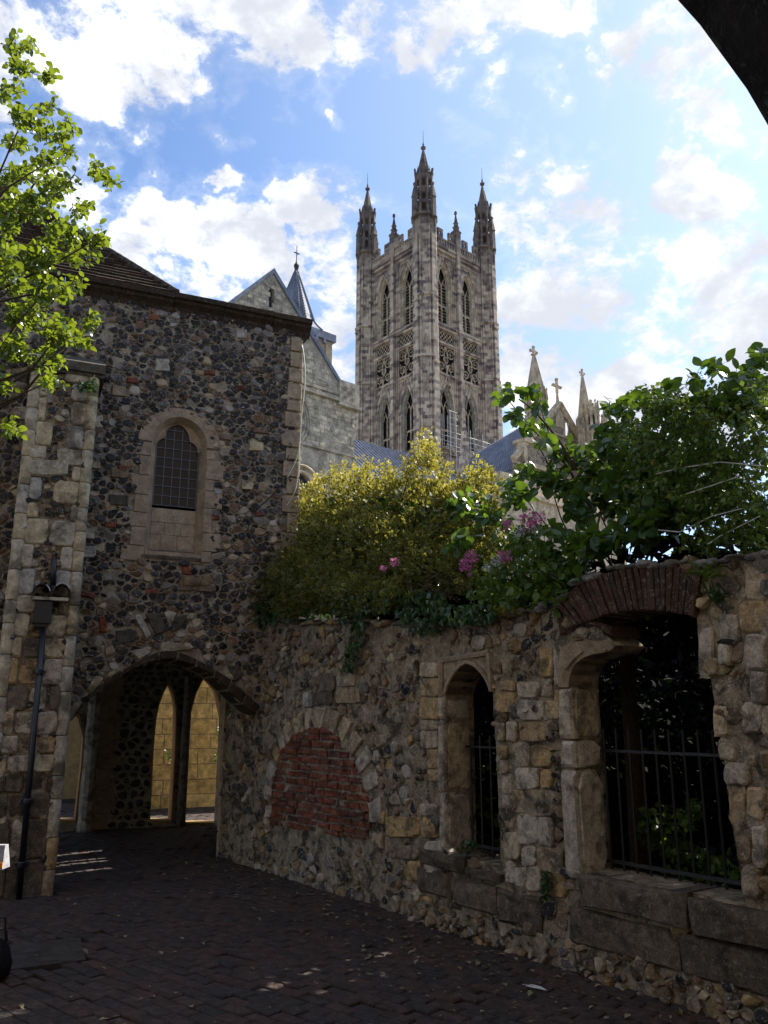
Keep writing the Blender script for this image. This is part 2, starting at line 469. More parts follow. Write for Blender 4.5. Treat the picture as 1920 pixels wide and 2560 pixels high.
def stone_mat(name, stops, lichen=.35, dark=.4, scale=1.0, rough=.9, bstr=.6, specks=0.0, moss=0.0, pits=True, var=.22):
    """weathered masonry: tint picks the stone's own colour, noise adds stains, pale lichen, pits"""
    m, t = material(name); p = POS(t); ti = ATT(t, 'tint')
    base = t.mix(1.0, t.ramp(ti, stops), (1.01, 1.0, .94), 'MULTIPLY')
    n1 = t.noise(p, 9 * scale, 6, .65); n2 = t.noise(p, 38 * scale, 5, .7); n3 = t.noise(p, 3.2 * scale, 5, .6, .6)
    c = t.mix(t.ss(n1, .3, .7, 0, 1), t.mix(1.0, base, (1 - var * 2,) * 3, 'MULTIPLY'), t.mix(1.0, base, (1 + var,) * 3, 'MULTIPLY'))
    c = t.mix(t.ss(n2, .35, .7, 0, .6), c, t.mix(1.0, c, (.45, .42, .38), 'MULTIPLY'))
    c = t.mix(t.ss(n3, .50, .62, 0, dark), c, (.022, .019, .015))
    n4 = t.noise(t.vm('ADD', p, (5.1, 2.7, 8.3)), 17 * scale, 7, .75, .8)
    c = t.mix(t.ss(n4, .56, .62, 0, lichen), c, (.56, .53, .47))
    if specks: c = t.mix(t.ss(t.noise(t.vm('ADD', p, (1, 7, 3)), 70 * scale, 2, .5), .66, .72, 0, specks), c, (.6, .58, .53))
    if moss: c = t.mix(t.ss(t.noise(t.vm('ADD', p, (9, 1, 4)), 5 * scale, 6, .7), .55, .7, 0, moss), c, (.055, .065, .018))
    h = t.m('ADD', t.m('MULTIPLY', n2, .6), t.m('MULTIPLY', n1, 1.0))
    if pits: h = t.m('SUBTRACT', h, t.ss(t.noise(p, 55 * scale, 3, .6), .6, .75, 0, .6))
    return finish(m, t, c, rough, h, bstr, .03 / scale, .25)

def flint_mat(name, shift=0.0):
    m, t = material(name); p = POS(t); ti = ATT(t, 'tint'); rim = ATT(t, 'rim')
    c = t.ramp(ti, [(0, (.008, .008, .010)), (.42, (.020, .020, .024)), (.54, (.055, .056, .064)), (.62, (.17, .17, .175)), (.68, (.42, .41, .40)),
                    (.72, (.06, .05, .045)), (.80, (.17, .10, .055)), (.88, (.12, .07, .045)), (.94, (.36, .28, .18)), (1, (.50, .47, .41))])
    n1 = t.noise(p, 34, 5, .7, 1.2); n2 = t.noise(p, 70, 4, .65)
    c = t.mix(t.ss(n1, .585, .625, 0, .85), c, t.mix(ti, (.46, .45, .45), (.58, .53, .46)))  # pale cortex patches, with white highlights painted in
    c = t.mix(t.ss(n1, .30, .40, .7, 0), c, (.010, .010, .014))
    rm = t.ss(t.m('ADD', rim, t.m('MULTIPLY', t.m('SUBTRACT', n2, .5), 1.6)), .72, .98, 0, .7)
    c = t.mix(rm, c, (.44, .40, .35))
    rough = t.ss(n2, .3, .7, .3, .65)
    c = t.mix(1.0, c, (1.0, .93, .84), 'MULTIPLY')
    return finish(m, t, c, rough, t.m('ADD', n1, t.m('MULTIPLY', n2, .4)), .6, .02, .35)

M = {}
M['flint'] = flint_mat('flint')
M['mortar'] = stone_mat('mortar', [(0, (.36, .31, .255)), (1, (.42, .37, .30))], .25, .35, 1.5, .95, .8)
M['mortar_dark'] = stone_mat('old_mortar', [(0, (.31, .255, .19)), (1, (.37, .305, .23))], .5, .8, 1.7, .95, 1.0, .45)
M['sandstone'] = stone_mat('pink_sandstone', [(0, (.37, .285, .215)), (.5, (.42, .33, .25)), (1, (.34, .26, .20))], .08, .28, 1.1, .85, .3, .05, 0, False, .14)
M['ochre'] = stone_mat('ochre_reveal', [(0, (.40, .27, .13)), (1, (.38, .25, .12))], .05, .12, .8, .85, .2, 0, 0, False, .12)
M['cream'] = stone_mat('cream_limestone', [(0, (.48, .43, .35)), (.4, (.56, .47, .32)), (.7, (.44, .43, .42)), (1, (.58, .49, .34))], .2, .65, 1.0, .9, .5)
M['blocky'] = stone_mat('worn_block_stone', [(0, (.40, .31, .22)), (.2, (.54, .45, .34)), (.4, (.48, .42, .37)), (.6, (.60, .53, .45)), (.8, (.54, .37, .18)), (1, (.34, .265, .20))], .6, .6, 1.7, .9, .8, .65, .15)
M['rubble'] = stone_mat('rubble_stone', [(0, (.15, .115, .085)), (.2, (.29, .21, .14)), (.4, (.38, .30, .20)), (.55, (.13, .12, .12)), (.7, (.44, .37, .29)), (.85, (.24, .165, .12)), (1, (.42, .30, .14))], .45, .55, 1.8, .9, .9, .5, .2)
M['plinth'] = stone_mat('plinth_stone', [(0, (.13, .105, .085)), (.5, (.17, .135, .11)), (1, (.21, .17, .14))], .22, .6, 1.5, .9, .9, .35, .3)
M['brick'] = stone_mat('old_red_brick', [(0, (.22, .062, .036)), (.35, (.27, .08, .045)), (.6, (.15, .055, .04)), (.85, (.30, .11, .06)), (1, (.08, .05, .042))], .3, .6, 1.6, .9, .6)
M['arch_brick'] = stone_mat('dark_arch_brick', [(0, (.075, .038, .031)), (.5, (.095, .048, .037)), (1, (.05, .034, .029))], .25, .45, 1.8, .9, .7, .5, .2)
M['paver'] = stone_mat('brick_paver', [(0, (.050, .043, .043)), (.4, (.072, .052, .050)), (.7, (.085, .050, .045)), (1, (.047, .043, .047))], .08, .3, 1.5, .8, .5, 0, .2)
M['precinct'] = stone_mat('pale_paving', [(0, (.24, .225, .20)), (1, (.28, .26, .23))], .1, .2, .3, .95, .2)
M['gatestone'] = stone_mat('gateway_stone', [(0, (.25, .215, .185)), (1, (.30, .26, .22))], .2, .4, 1, .9, .4)
M['dirt'] = stone_mat('joint_dirt', [(0, (.03, .024, .018)), (1, (.035, .03, .02))], .0, .3, 2, 1.0, .6, 0, .5)
M['coping'] = stone_mat('coping_flint', [(0, (.15, .14, .14)), (1, (.28, .27, .28))], .3, .5, 1.6, .85, .8, .3, .3)
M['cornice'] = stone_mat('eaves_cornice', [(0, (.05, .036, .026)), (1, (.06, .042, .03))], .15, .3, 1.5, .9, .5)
M['grey_cap'] = stone_mat('grey_cap_stone', [(0, (.10, .095, .08)), (1, (.12, .11, .09))], .1, .4, 1.5, .9, .5, 0, .3)
M['tile'] = stone_mat('clay_roof_tile', [(0, (.06, .047, .042)), (.5, (.085, .06, .05)), (.8, (.055, .048, .045)), (1, (.12, .07, .055))], .15, .4, 1.5, .85, .4)
M['ashlar'] = stone_mat('glow_tinted_ashlar', [(0, (.80, .52, .17)), (.5, (.88, .60, .22)), (1, (.72, .46, .14))], .1, .25, .8, .85, .3, 0, .25)  # yellowish stone with the warm glow put into its colour
M['gable'] = stone_mat('gable_limestone', [(0, (.30, .27, .23)), (.3, (.58, .52, .43)), (.6, (.34, .31, .28)), (.8, (.66, .59, .48)), (1, (.50, .45, .37))], .12, .3, .22, .9, .4)
M['pale'] = stone_mat('pale_limestone', [(0, (.50, .41, .31)), (.5, (.55, .46, .35)), (1, (.46, .38, .30))], .1, .12, .2, .9, .3)
M['far_flint'] = stone_mat('far_flintwork', [(0, (.30, .25, .20)), (1, (.33, .28, .22))], .5, .8, 1.1, .9, .4)

def tower_mat():
    m, t = material('tower_limestone'); p = POS(t)
    sp = t.n('ShaderNodeSeparateXYZ', Vector=p)
    a = R(41)
    xr = t.m('ADD', t.m('MULTIPLY', sp.outputs[0], math.cos(a)), t.m('MULTIPLY', sp.outputs[1], math.sin(a)))
    yr = t.m('SUBTRACT', t.m('MULTIPLY', sp.outputs[1], math.cos(a)), t.m('MULTIPLY', sp.outputs[0], math.sin(a)))
    row = t.m('FLOOR', t.m('DIVIDE', sp.outputs[2], .42)); odd = t.m('FRACT', t.m('MULTIPLY', row, .37))
    colm_ = t.m('FLOOR', t.m('ADD', t.m('DIVIDE', t.m('SUBTRACT', xr, yr), .85), odd))
    wn = t.n('ShaderNodeTexWhiteNoise', {'noise_dimensions': '2D'}, Vector=t.n('ShaderNodeCombineXYZ', X=colm_, Y=row).outputs[0]).outputs[0]
    big = t.noise(p, .35, 4, .6)
    key = t.m('ADD', t.m('MULTIPLY', wn, .8), t.m('MULTIPLY', t.m('SUBTRACT', big, .35), .7), None, True)
    base = t.ramp(key, [(0, (.60, .50, .385)), (.3, (.50, .41, .31)), (.48, (.40, .32, .25)), (.57, (.21, .165, .15)), (.72, (.44, .36, .28)), (.86, (.14, .11, .11)), (1, (.26, .21, .18))])
    streak = t.noise(t.n('ShaderNodeCombineXYZ', X=t.m('MULTIPLY', xr, 1.6), Y=t.m('MULTIPLY', yr, 1.6), Z=t.m('MULTIPLY', sp.outputs[2], .22)).outputs[0], 1.2, 5, .65)
    c = t.mix(t.ss(streak, .52, .66, 0, .6), base, t.mix(1.0, base, (.46, .41, .40), 'MULTIPLY'))
    n2 = t.noise(p, 2.4, 5, .7)
    c = t.mix(t.ss(n2, .56, .7, 0, .45), c, (.50, .43, .34))
    c = t.mix(t.ss(n2, .30, .42, .5, 0), c, (.10, .08, .075))
    up = t.ss(sp.outputs[2], 54, 62, 0, .8)      # darker towards the top
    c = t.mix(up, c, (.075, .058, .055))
    return finish(m, t, c, .9, t.m('ADD', n2, t.noise(p, 9, 3)), .6, .1, .2)
M['tower'] = tower_mat()
def lead_mat():
    m, t = material('lead_sheet'); p = POS(t); n = t.noise(p, 1.6, 5, .6)
    c = t.mix(t.ss(n, .35, .65), (.085, .10, .14), (.16, .18, .235))
    return finish(m, t, c, .45, n, .2, .05, .5)
M['lead'] = lead_mat()
def plain(name, col, rough=.5, spec=.4, bump=0.0, metal=0.0, scale=30):
    m, t = material(name); p = POS(t); n = t.noise(p, scale, 4, .6)
    c = t.mix(t.ss(n, .3, .7), tuple(x * .75 for x in col), tuple(min(1, x * 1.2) for x in col))
    return finish(m, t, c, rough, n if bump else None, bump, .01, spec, None, metal)
M['iron'] = plain('black_iron', (.005, .005, .006), .5, .5, .4)
M['black'] = plain('black_paint', (.008, .010, .016), .4, .5)
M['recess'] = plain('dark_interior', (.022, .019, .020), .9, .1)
M['louvre'] = plain('louvre_slate', (.045, .04, .042), .8, .2)
M['galv'] = plain('galvanised_tube', (.42, .44, .47), .4, .5, 0, .3)
M['came'] = plain('lead_came', (.11, .12, .15), .5, .5)
M['bark'] = plain('bark', (.07, .05, .035), .9, .2, .6)
M['white_wire'] = plain('white_cable', (.55, .58, .45), .5, .4)
M['skin'] = plain('skin', (.42, .25, .18), .6, .3)
M['cloth_black'] = plain('black_cloth', (.012, .012, .014), .9, .1)
M['cloth_pale'] = plain('pale_grey_cloth', (.30, .30, .32), .9, .1)
M['hair'] = plain('dark_hair', (.03, .018, .012), .7, .3)
M['orange'] = plain('orange_tag', (.7, .25, .02), .6, .3)
M['pink'] = None
def glass_mat(name, col, rough=.08):
    m, t = material(name); p = POS(t); n = t.noise(p, 6, 3, .5)
    return finish(m, t, col, rough, n, .08, .02, .35)
M['pane'] = glass_mat('old_window_glass', (.012, .012, .015), .12)
M['pane_far'] = glass_mat('far_window_glass', (.05, .06, .09), .2)

def leaf_mat(name, stops, trans, tw=.35, rough=.38, edge=None, spec=.5, vein=True):
    m, t = material(name); p = POS(t); ti = ATT(t, 'tint'); rim = ATT(t, 'rim')
    oi = t.n('ShaderNodeObjectInfo').outputs['Random']
    k = t.m('FRACT', t.m('ADD', ti, t.m('MULTIPLY', oi, .7)))
    c = t.ramp(k, stops); n = t.noise(p, 60, 3, .5)
    c = t.mix(t.ss(n, .35, .7, 0, .35), c, t.mix(1.0, c, (.6, .65, .5), 'MULTIPLY'))
    tc = trans
    if edge:
        e = t.ss(t.m('ADD', rim, t.m('MULTIPLY', t.m('SUBTRACT', n, .5), .5)), .5, .75, 0, 1)
        c = t.mix(e, c, edge); tc = t.mix(e, trans, tuple(min(1, x * 1.9) for x in edge))
    return finish(m, t, c, rough, n if vein else None, .15, .01, spec, (tc, tw))
M['leaf_tree'] = leaf_mat('tree_leaf', [(0, (.018, .050, .014)), (.4, (.032, .078, .018)), (.75, (.07, .12, .02)), (1, (.13, .16, .025))], (.26, .34, .02), .36, .32)
M['leaf_quince'] = leaf_mat('quince_leaf', [(0, (.024, .070, .018)), (.4, (.042, .105, .024)), (.7, (.065, .135, .026)), (.88, (.07, .12, .07)), (1, (.11, .16, .12))], (.16, .27, .02), .3, .42, None, .4)
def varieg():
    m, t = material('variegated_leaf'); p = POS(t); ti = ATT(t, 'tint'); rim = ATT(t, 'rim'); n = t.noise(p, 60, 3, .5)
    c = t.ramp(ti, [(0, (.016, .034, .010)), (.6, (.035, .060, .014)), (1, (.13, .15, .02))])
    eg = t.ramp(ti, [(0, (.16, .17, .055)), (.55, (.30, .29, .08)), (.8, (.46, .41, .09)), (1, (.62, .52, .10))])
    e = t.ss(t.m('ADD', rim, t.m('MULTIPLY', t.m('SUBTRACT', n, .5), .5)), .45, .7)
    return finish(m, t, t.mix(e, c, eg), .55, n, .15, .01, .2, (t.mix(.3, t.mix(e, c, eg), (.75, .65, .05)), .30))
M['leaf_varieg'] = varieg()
M['leaf_vine'] = leaf_mat('vine_leaf', [(0, (.04, .085, .014)), (.6, (.075, .14, .022)), (1, (.13, .19, .035))], (.22, .32, .03), .3, .45)
M['leaf_ivy'] = leaf_mat('ivy_leaf', [(0, (.012, .042, .014)), (.6, (.03, .075, .022)), (1, (.075, .155, .035))], (.08, .16, .02), .2, .35)
M['leaf_dark'] = leaf_mat('shade_dark_leaf', [(0, (.005, .011, .004)), (1, (.009, .018, .006))], (.02, .04, .01), .06, .9, None, .08)  # near black: deep garden shade put into the leaf colour
M['leaf_gold'] = leaf_mat('golden_leaf', [(0, (.22, .22, .02)), (1, (.38, .30, .03))], (.5, .42, .03), .3, .5)
M['petal'] = leaf_mat('pink_petal', [(0, (.55, .07, .33)), (1, (.75, .22, .50))], (.7, .25, .5), .35, .7, None, .2, False)
M['petal_white'] = leaf_mat('white_petal', [(0, (.6, .6, .68)), (1, (.75, .75, .8))], (.8, .8, .8), .35, .7, None, .2, False)
M['litter'] = leaf_mat('leaf_litter', [(0, (.22, .19, .11)), (.5, (.35, .32, .2)), (1, (.14, .09, .04))], (.3, .25, .1), .2, .8, None, .2, False)
M['slabstone'] = stone_mat('dark_slab', [(0, (.062, .054, .052)), (1, (.065, .056, .054))], .0, .3, 1, .85, .3, 0, .2)
M['feather'] = plain('white_feather', (.6, .6, .62), .8, .2)

# ================================================================== THE SETTING: ground
B = Frame((-1.956, 10.356), (.737, -1.03))          # garden wall face
uF = B.px(635, 2165)[0]
H = Frame(B.P(uF, 0), (2.4, 1.03))                  # flint house face; starts at the garden wall
wp = (ground(145, 2233) - H.O).dot(H.N)
Q = Frame(H.P(0, 0, wp), H.U)                        # front of the buttress
C = Frame(ground(224, 2076), H.U)                    # wall at the back of the passage
wC = (C.O - H.O).dot(H.N)

gm = MB(); gm.add([(-400, -60, -.035), (400, -60, -.035), (400, 900, -.035), (-400, 900, -.035)], [(0, 1, 2, 3)])
g = gm.build('ground', M['dirt']); g['kind'] = 'structure'

gm = MB(); gm.add([(-300, 19.5, -.02), (300, 19.5, -.02), (300, 500, -.02), (-300, 500, -.02)], [(0, 1, 2, 3)])
g = gm.build('cathedral_precinct', M['precinct']); g['kind'] = 'structure'
# paving: running bond of brick pavers, courses laid roughly along the garden wall
pave = thing('pavement', None, None, (0, 5, 0)); pave['kind'] = 'structure'
pvs = Pieces('brick', M['paver'], pave, 300, False)
rng = random.Random(3)
pang = B.U.copy(); ca, sa = math.cos(R(14)), math.sin(R(14)); pu = Vector((pang.x * ca - pang.y * sa, pang.x * sa + pang.y * ca, 0)); pn = Vector((-pu.y, pu.x, 0))
class Flat:
    """the ground as a frame: u, v in the plane, w up"""
    def __init__(s, O, U, V): s.O = Vector(O); s.U = U; s.V = V
    def P(s, u, v, w=0): return s.O + s.U * u + s.V * v + Vector((0, 0, w))
GF = Flat((0, 0, 0), pu, pn)
lenp, widp = .215, .105
def gz(x, y): return .012 * noise.noise(Vector((x * .7, y * .7, 0))) + .006 * noise.noise(Vector((x * 2.3, y * 2.3, 4)))
patch = [ground(-80, 2372), ground(200, 2345), ground(215, 2400), ground(-80, 2440)]; patch = [(p.x, p.y) for p in patch]
for j in range(-140, 140):
    bend = 0
    for i in range(-70, 70):
        u = (i + (.5 if j % 2 else 0)) * lenp; v = j * widp + .05 * math.sin(u * .55) * 2
        c = GF.P(u, v)
        if not (-6.5 < c.x < 3.2 and 2.6 < c.y < 19): continue
        if c.y < 12:
            d = (c - B.O).dot(B.N)
            if d < -.2 and (c - B.O).dot(B.U) > 0: continue
        q = proj(c)
        if q is None or not (-160 < q[0] < 2080): continue
        if inside((c.x, c.y), patch): continue
        if q[1] < 1985: continue
        a, b = lenp / 2 - .005, widp / 2 - .005
        rot = rng.uniform(-.035, .035); cr, sr = math.cos(rot), math.sin(rot)
        P = [(u + x * cr - y * sr, v + x * sr + y * cr) for x, y in ((-a, -b), (a, -b), (a, b), (-a, b))]
        z = gz(c.x, c.y) + rng.uniform(-.004, .004) - (.012 if rng.random() < .06 else 0)
        far = c.y > 11
        if far:
            V = [GF.P(x, y, z - .02) for x, y in P] + [GF.P(x, y, z) for x, y in P]
            F = [(4, 5, 6, 7), (0, 1, 5, 4), (1, 2, 6, 5), (2, 3, 7, 6), (3, 0, 4, 7)]
            pvs.add((V, F, [0.0] * 8), rng.random())
        else:
            V, F, rm = slab(GF, P, z - .04, z, .008, rng, .0025)
            pvs.add((V, F, rm), rng.random())
pvs.finish()
mb = MB(); Ps = [Vector((x, y, .004)) for x, y in patch]
mb.hexa([p - Vector((0, 0, .05)) for p in Ps] + Ps, .3)
iron = mb.build('stone_slab', M['slabstone'], None, False, 'c'); tag(iron, 'dark stone slab let into the brick paving at the left', 'slab')

# ================================================================== THE FLINT HOUSE
house = thing('flint_house', 'flint-walled stone house with pointed leaded window, big archway and brown tiled roof', 'house', H.O)
rng = random.Random(11)
uE = H.px(754, 860)[0]
zlo = .5 * (H.px(179, 730)[1] + H.px(754, 846)[1]); zhi = zlo + .24
uW = -4.6
uq0 = H.px(733, 900)[0]
# archway outline
acurve_px = [(250, 925), (330, 925), (375, 890), (480, 760), (620, 655), (760, 575), (860, 545), (930, 535), (1050, 570), (1150, 620), (1250, 720), (1330, 790), (1390, 850)]
def r3(pts): return [(x / 2.183, 1400 + y / 2.183) for x, y in pts]
acv = H.pxs(r3(acurve_px[2:]))
uAL = acv[0][0] - .42
acv = [(uAL, acv[0][1] - .75), (uAL + .06, acv[0][1] - .45), (acv[0][0] - .12, acv[0][1] - .2)] + acv
acv = resample(acv, 26)
uAR = acv[-1][0]
arch_hole = [(uAL, -.15), (max(uAR, .0), -.15)] + acv[::-1]
# window
def c7(x, y): return (280 + x / 4.706, 980 + y / 4.706)
gwd = -.13
gl, gv0 = H.px(*c7(478, 1322), gwd); gr, _ = H.px(*c7(978, 1365), gwd)
wc = (gl + gr) / 2; ghw = (gr - gl) / 2; k7 = (gr - gl) / 503
gvt = H.px(*c7(790, 385), gwd)[1]; gvs = H.px(*c7(1005, 690), gwd)[1]
ohw = ghw + .075; ovt = H.px(*c7(812, 300))[1]; ov0 = H.px(*c7(450, 1865))[1]; ovs = gvs + .0
apx = H.px(*c7(815, 200))[1]; sb = H.px(*c7(650, 2000))[1]
win_out = arch(wc, ov0, ovs, ohw, ovt, 10)
# wall skin
mb = MB()
sheet(mb, H, [(uW, -.15), (uE, -.15), (uE, zlo + .1), (uW, zlo + .1)], [arch_hole, win_out], .11, .012, 0, .5, 0, 1, 5)
soff = [H.P(u, v, 0) for u, v in acv]; soffb = [H.P(u, v, -.6) for u, v in acv]
mb.strip(soff, soffb, False)
wD = wC + .25
mb.add([H.P(uE, 2.85, 0), H.P(uE, zlo, 0), H.P(uE, zlo, -1.8), H.P(uE, 2.85, -1.8)], [(0, 1, 2, 3)]); 
SD = Frame(H.P(uE, 0, 0), -H.N)      # unseen passage flank; slits added to shape the sun streaks on the floor
slits = [[(a, 1.75), (a + b, 1.75), (a + b, 2.6), (a, 2.6)] for a, b in ((.60, .07), (.76, .05), (.90, .10), (1.12, .05), (1.62, .09), (1.86, .05), (2.4, .1))]
sheet(mb, SD, [(0, -.1), (-wC, -.1), (-wC, 2.86), (0, 2.86)], slits, .4)
mb.add([H.P(uW - 2, 2.75, -1.8), H.P(uE, 2.75, -1.8), H.P(uE, zlo, -1.8), H.P(uW - 2, zlo, -1.8)], [(0, 1, 2, 3)])
mb.build('wall', M['mortar'], house)
mb = MB()
mb.add([H.P(uW - 2, 2.8, 0 - .02), H.P(uE, 2.8, -.02), H.P(uE, 2.8, wC + .1), H.P(uW - 2, 2.8, wC + .1)], [(0, 1, 2, 3)])
mb.add([H.P(uW - 2, 0, -.3), H.P(uAL, 0, -.3), H.P(uAL, 2.8, -.3), H.P(uW - 2, 2.8, -.3)], [(0, 1, 2, 3)])
mb.build('passage_vault', M['mortar'], house)

# special stones in the flintwork, from the photograph: (x, y, w, h, kind)
def c2(x, y): return (x / 1.843, 640 + y / 1.843)
spec = [(705, 283, 48, 26, 'b'), (610, 573, 50, 24, 'b'), (965, 538, 48, 24, 'b'), (1105, 607, 42, 22, 'b'), (1172, 521, 50, 20, 'n'), (565, 978, 42, 20, 'b'),
        (508, 1237, 50, 24, 'b'), (990, 1205, 42, 20, 'b'), (1192, 1190, 36, 18, 'b'), (852, 650, 14, 34, 'b'), (748, 503, 66, 54, 'c'), (1111, 360, 48, 40, 'c'),
        (1180, 878, 62, 42, 'c'), (1138, 1056, 54, 40, 'c'), (545, 1122, 86, 46, 'g'), (408, 1280, 54, 44, 'c'), (410, 1362, 60, 52, 'c'), (548, 622, 64, 46, 'p'),
        (430, 962, 60, 34, 'p'), (1200, 803, 70, 28, 'n'), (1040, 835, 40, 26, 'n'), (670, 375, 56, 26, 'n'), (860, 1450, 44, 36, 'b'), (910, 1505, 170, 72, 'n'), (445, 760, 56, 60, 'c'),
        (550, 1000, 80, 40, 'n'), (700, 1545, 60, 20, 'b'), (95, 725, 56, 62, 'c'), (95, 560, 60, 44, 'g')]
spec_rect = []
sq = Pieces('stone', [M['cream'], M['brick'], M['sandstone'], M['grey_cap'], M['rubble']], house, 300, False)
for x, y, ww, hh, kd in spec:
    P = H.pxs([c2(x - ww / 2, y + hh / 2), c2(x + ww / 2, y + hh / 2 + ww * .06), c2(x + ww / 2, y - hh / 2 + ww * .06), c2(x - ww / 2, y - hh / 2)])
    spec_rect.append(P)
    mt = {'b': 1, 'c': 0, 'p': 2, 'g': 3, 'n': 4}[kd]
    sq.add(slab(H, P, -.02, .028, .008, rng, .004), rng.uniform(.2, .9) if kd != 'n' else rng.choice([.15, .85]), mt)
# big light stones above the archway
def rr3(pts): return H.pxs(r3(pts))
for pts, mt in (([(725, 310), (760, 285), (830, 415), (800, 430)], 0), ([(790, 300), (860, 275), (915, 390), (850, 410)], 3), ([(890, 285), (965, 280), (950, 330), (925, 375)], 0),
            ([(960, 310), (1030, 290), (985, 370), (930, 400)], 3), ([(560, 430), (600, 440), (630, 510), (575, 530)], 0), ([(705, 500), (830, 470), (835, 505), (760, 545)], 0),
            ([(855, 470), (900, 445), (1060, 460), (1070, 490), (870, 505)], 0), ([(1240, 580), (1300, 575), (1325, 640), (1280, 660)], 3), ([(1310, 630), (1370, 650), (1370, 690), (1340, 700)], 0),
            ([(540, 300), (575, 300), (580, 400), (545, 400)], 1), ([(425, 165), (520, 185), (515, 215), (430, 195)], 1), ([(1000, 90), (1170, 100), (1160, 150), (990, 140)], 4),
            ([(620, 390), (740, 370), (750, 440), (640, 460)], 3), ([(470, 700), (520, 630), (570, 640), (500, 730)], 0), ([(575, 630), (640, 580), (660, 600), (600, 650)], 0), ([(425, 560), (470, 545), (475, 600), (440, 610)], 2)):
    P = rr3(pts); spec_rect.append(P)
    P = resample(ccw(P), 9, True)
    sq.add(slab(H, P, -.02, .035, .012, rng, .006), rng.random(), mt)
# flints
flints = Pieces('flint', [M['flint'], M['cream'], M['rubble']], house, 300, False)
surround = [(wc - ohw - .19, sb), (wc + ohw + .11, sb), (wc + ohw + .11, ovs), (wc + ohw - .02, apx - .1), (wc, apx), (wc - ohw + .02, apx - .1), (wc - ohw - .12, ovs)]
pu0, _ = Q.px(75, 1000); pu1, _ = Q.px(150, 2200)
pu1b, _ = Q.px(232, 1000); pu1 = (pu1 + pu1b) / 2
ptop = Q.px(225, 935)[1]
archout = H.pxs(r3([(405, 850), (470, 745), (600, 640), (740, 560), (850, 505), (900, 495), (1000, 510), (1120, 570), (1250, 650), (1350, 740), (1410, 800)]))
for (c, P) in cells(uW, uE + .05, 0, zlo, .082, .065, .34, rng, .6):
    if c[0] > uq0 + rng.uniform(-.02, .02): continue
    q = proj(H.P(c[0], c[1]))
    if q[0] < -60 or (pu0 + .05 < c[0] < pu1 - .12 and c[1] < ptop - .3): continue
    if c[1] < 1.6 and c[0] > -.05: continue
    if inside(c, arch_hole) or inside(c, surround) or any(inside(c, s_) for s_ in spec_rect): continue
    if any(inside(p, win_out) for p in P): continue
    if sum(inside(p, arch_hole) for p in P) > 2: continue
    if any(abs(c[0] - (a[0] + b[0]) / 2) < .09 and abs(c[1] - (a[1] + b[1]) / 2) < .05 for a, b in zip(archout, archout[1:])): continue
    if rng.random() < .03: continue
    low = (3.4 - c[1]) / 1.6; low = min(1, max(0, low)); brown = .05 + .22 * low + (.18 if noise.noise(Vector((c[0] * .9, c[1] * .9, 2))) > .12 and c[1] < 5 else 0)
    t = rng.random(); t = t * .64 if rng.random() > brown + .14 else rng.uniform(.58, 1)
    mt = 0 if rng.random() > (.02 + .05 * low) else rng.choice([1, 2, 2])
    flints.add(pebble(H, P, rng.uniform(.001, .005) + .001 * low, rng.uniform(.014, .032), rng, 9, 0, None, .17 + .08 * low, .02, rng.random() < .35), t if mt == 0 else rng.random(), mt)
flints.finish(); sq.finish()
# corner quoins
v = zlo; k = 0
qn = Pieces('quoin', M['sandstone'], house, 300, False)
for py0, py1, xl in ((846, 880, 727), (880, 920, 725), (920, 958, 722), (958, 1000, 718), (1000, 1030, 717), (1030, 1072, 712), (1072, 1120, 703), (1120, 1152, 714), (1152, 1195, 707), (1195, 1238, 715), (1238, 1285, 705)):
    a, v1 = H.px(xl, py0); _, v0 = H.px(740, py1)
    qn.add(slab(H, [(a, v0 + .006), (uE + .012, v0 + .006), (uE + .012, v1 - .004), (a, v1 - .004)], -.3, .03, .008, rng, .003), .3 + .5 * rng.random())
zz = H.px(740, 1285)[1]
while zz > .2:
    h_ = rng.uniform(.2, .3); a = uE - rng.choice([.13, .2, .24])
    qn.add(slab(H, [(a, zz - h_ + .006), (uE + .012, zz - h_ + .006), (uE + .012, zz - .004), (a, zz - .004)], -.3, .03, .008, rng, .003), rng.random()); zz -= h_
qn.finish()
# window surround
sv = lambda yc, xc=470: H.px(*c7(xc, yc))[1]
ss_ = Pieces('window_stone', M['sandstone'], house, 300, False)
jl = [(600, 760, .11), (760, 990, .06), (990, 1220, .135), (1220, 1430, .085), (1430, 1600, .26), (1600, 1820, .10), (1820, 2000, .19)]
for y0, y1, e in jl:
    ss_.add(slab(H, [(wc - ohw - e - .06, sv(y1) + .003), (wc - ohw, sv(y1) + .003), (wc - ohw, sv(y0) - .003), (wc - ohw - e - .06, sv(y0) - .003)], -.12, .02, .005, rng, .001), rng.random())
sr_ = lambda yc: H.px(*c7(1100, yc))[1]
for y0, y1, e in [(695, 795, .03), (795, 1030, .14), (1030, 1165, .03), (1165, 1370, .14), (1370, 1660, .03), (1660, 1880, .15), (1880, 2010, .04)]:
    ss_.add(slab(H, [(wc + ohw, sr_(y1) + .003), (wc + ohw + e + .07, sr_(y1) + .003), (wc + ohw + e + .07, sr_(y0) - .003), (wc + ohw, sr_(y0) - .003)], -.12, .02, .005, rng, .001), rng.random())
inn = arch(wc, 0, ovs, ohw, ovt, 16, False); oo = arch(wc, 0, ovs, ohw + .155, apx, 16, False)
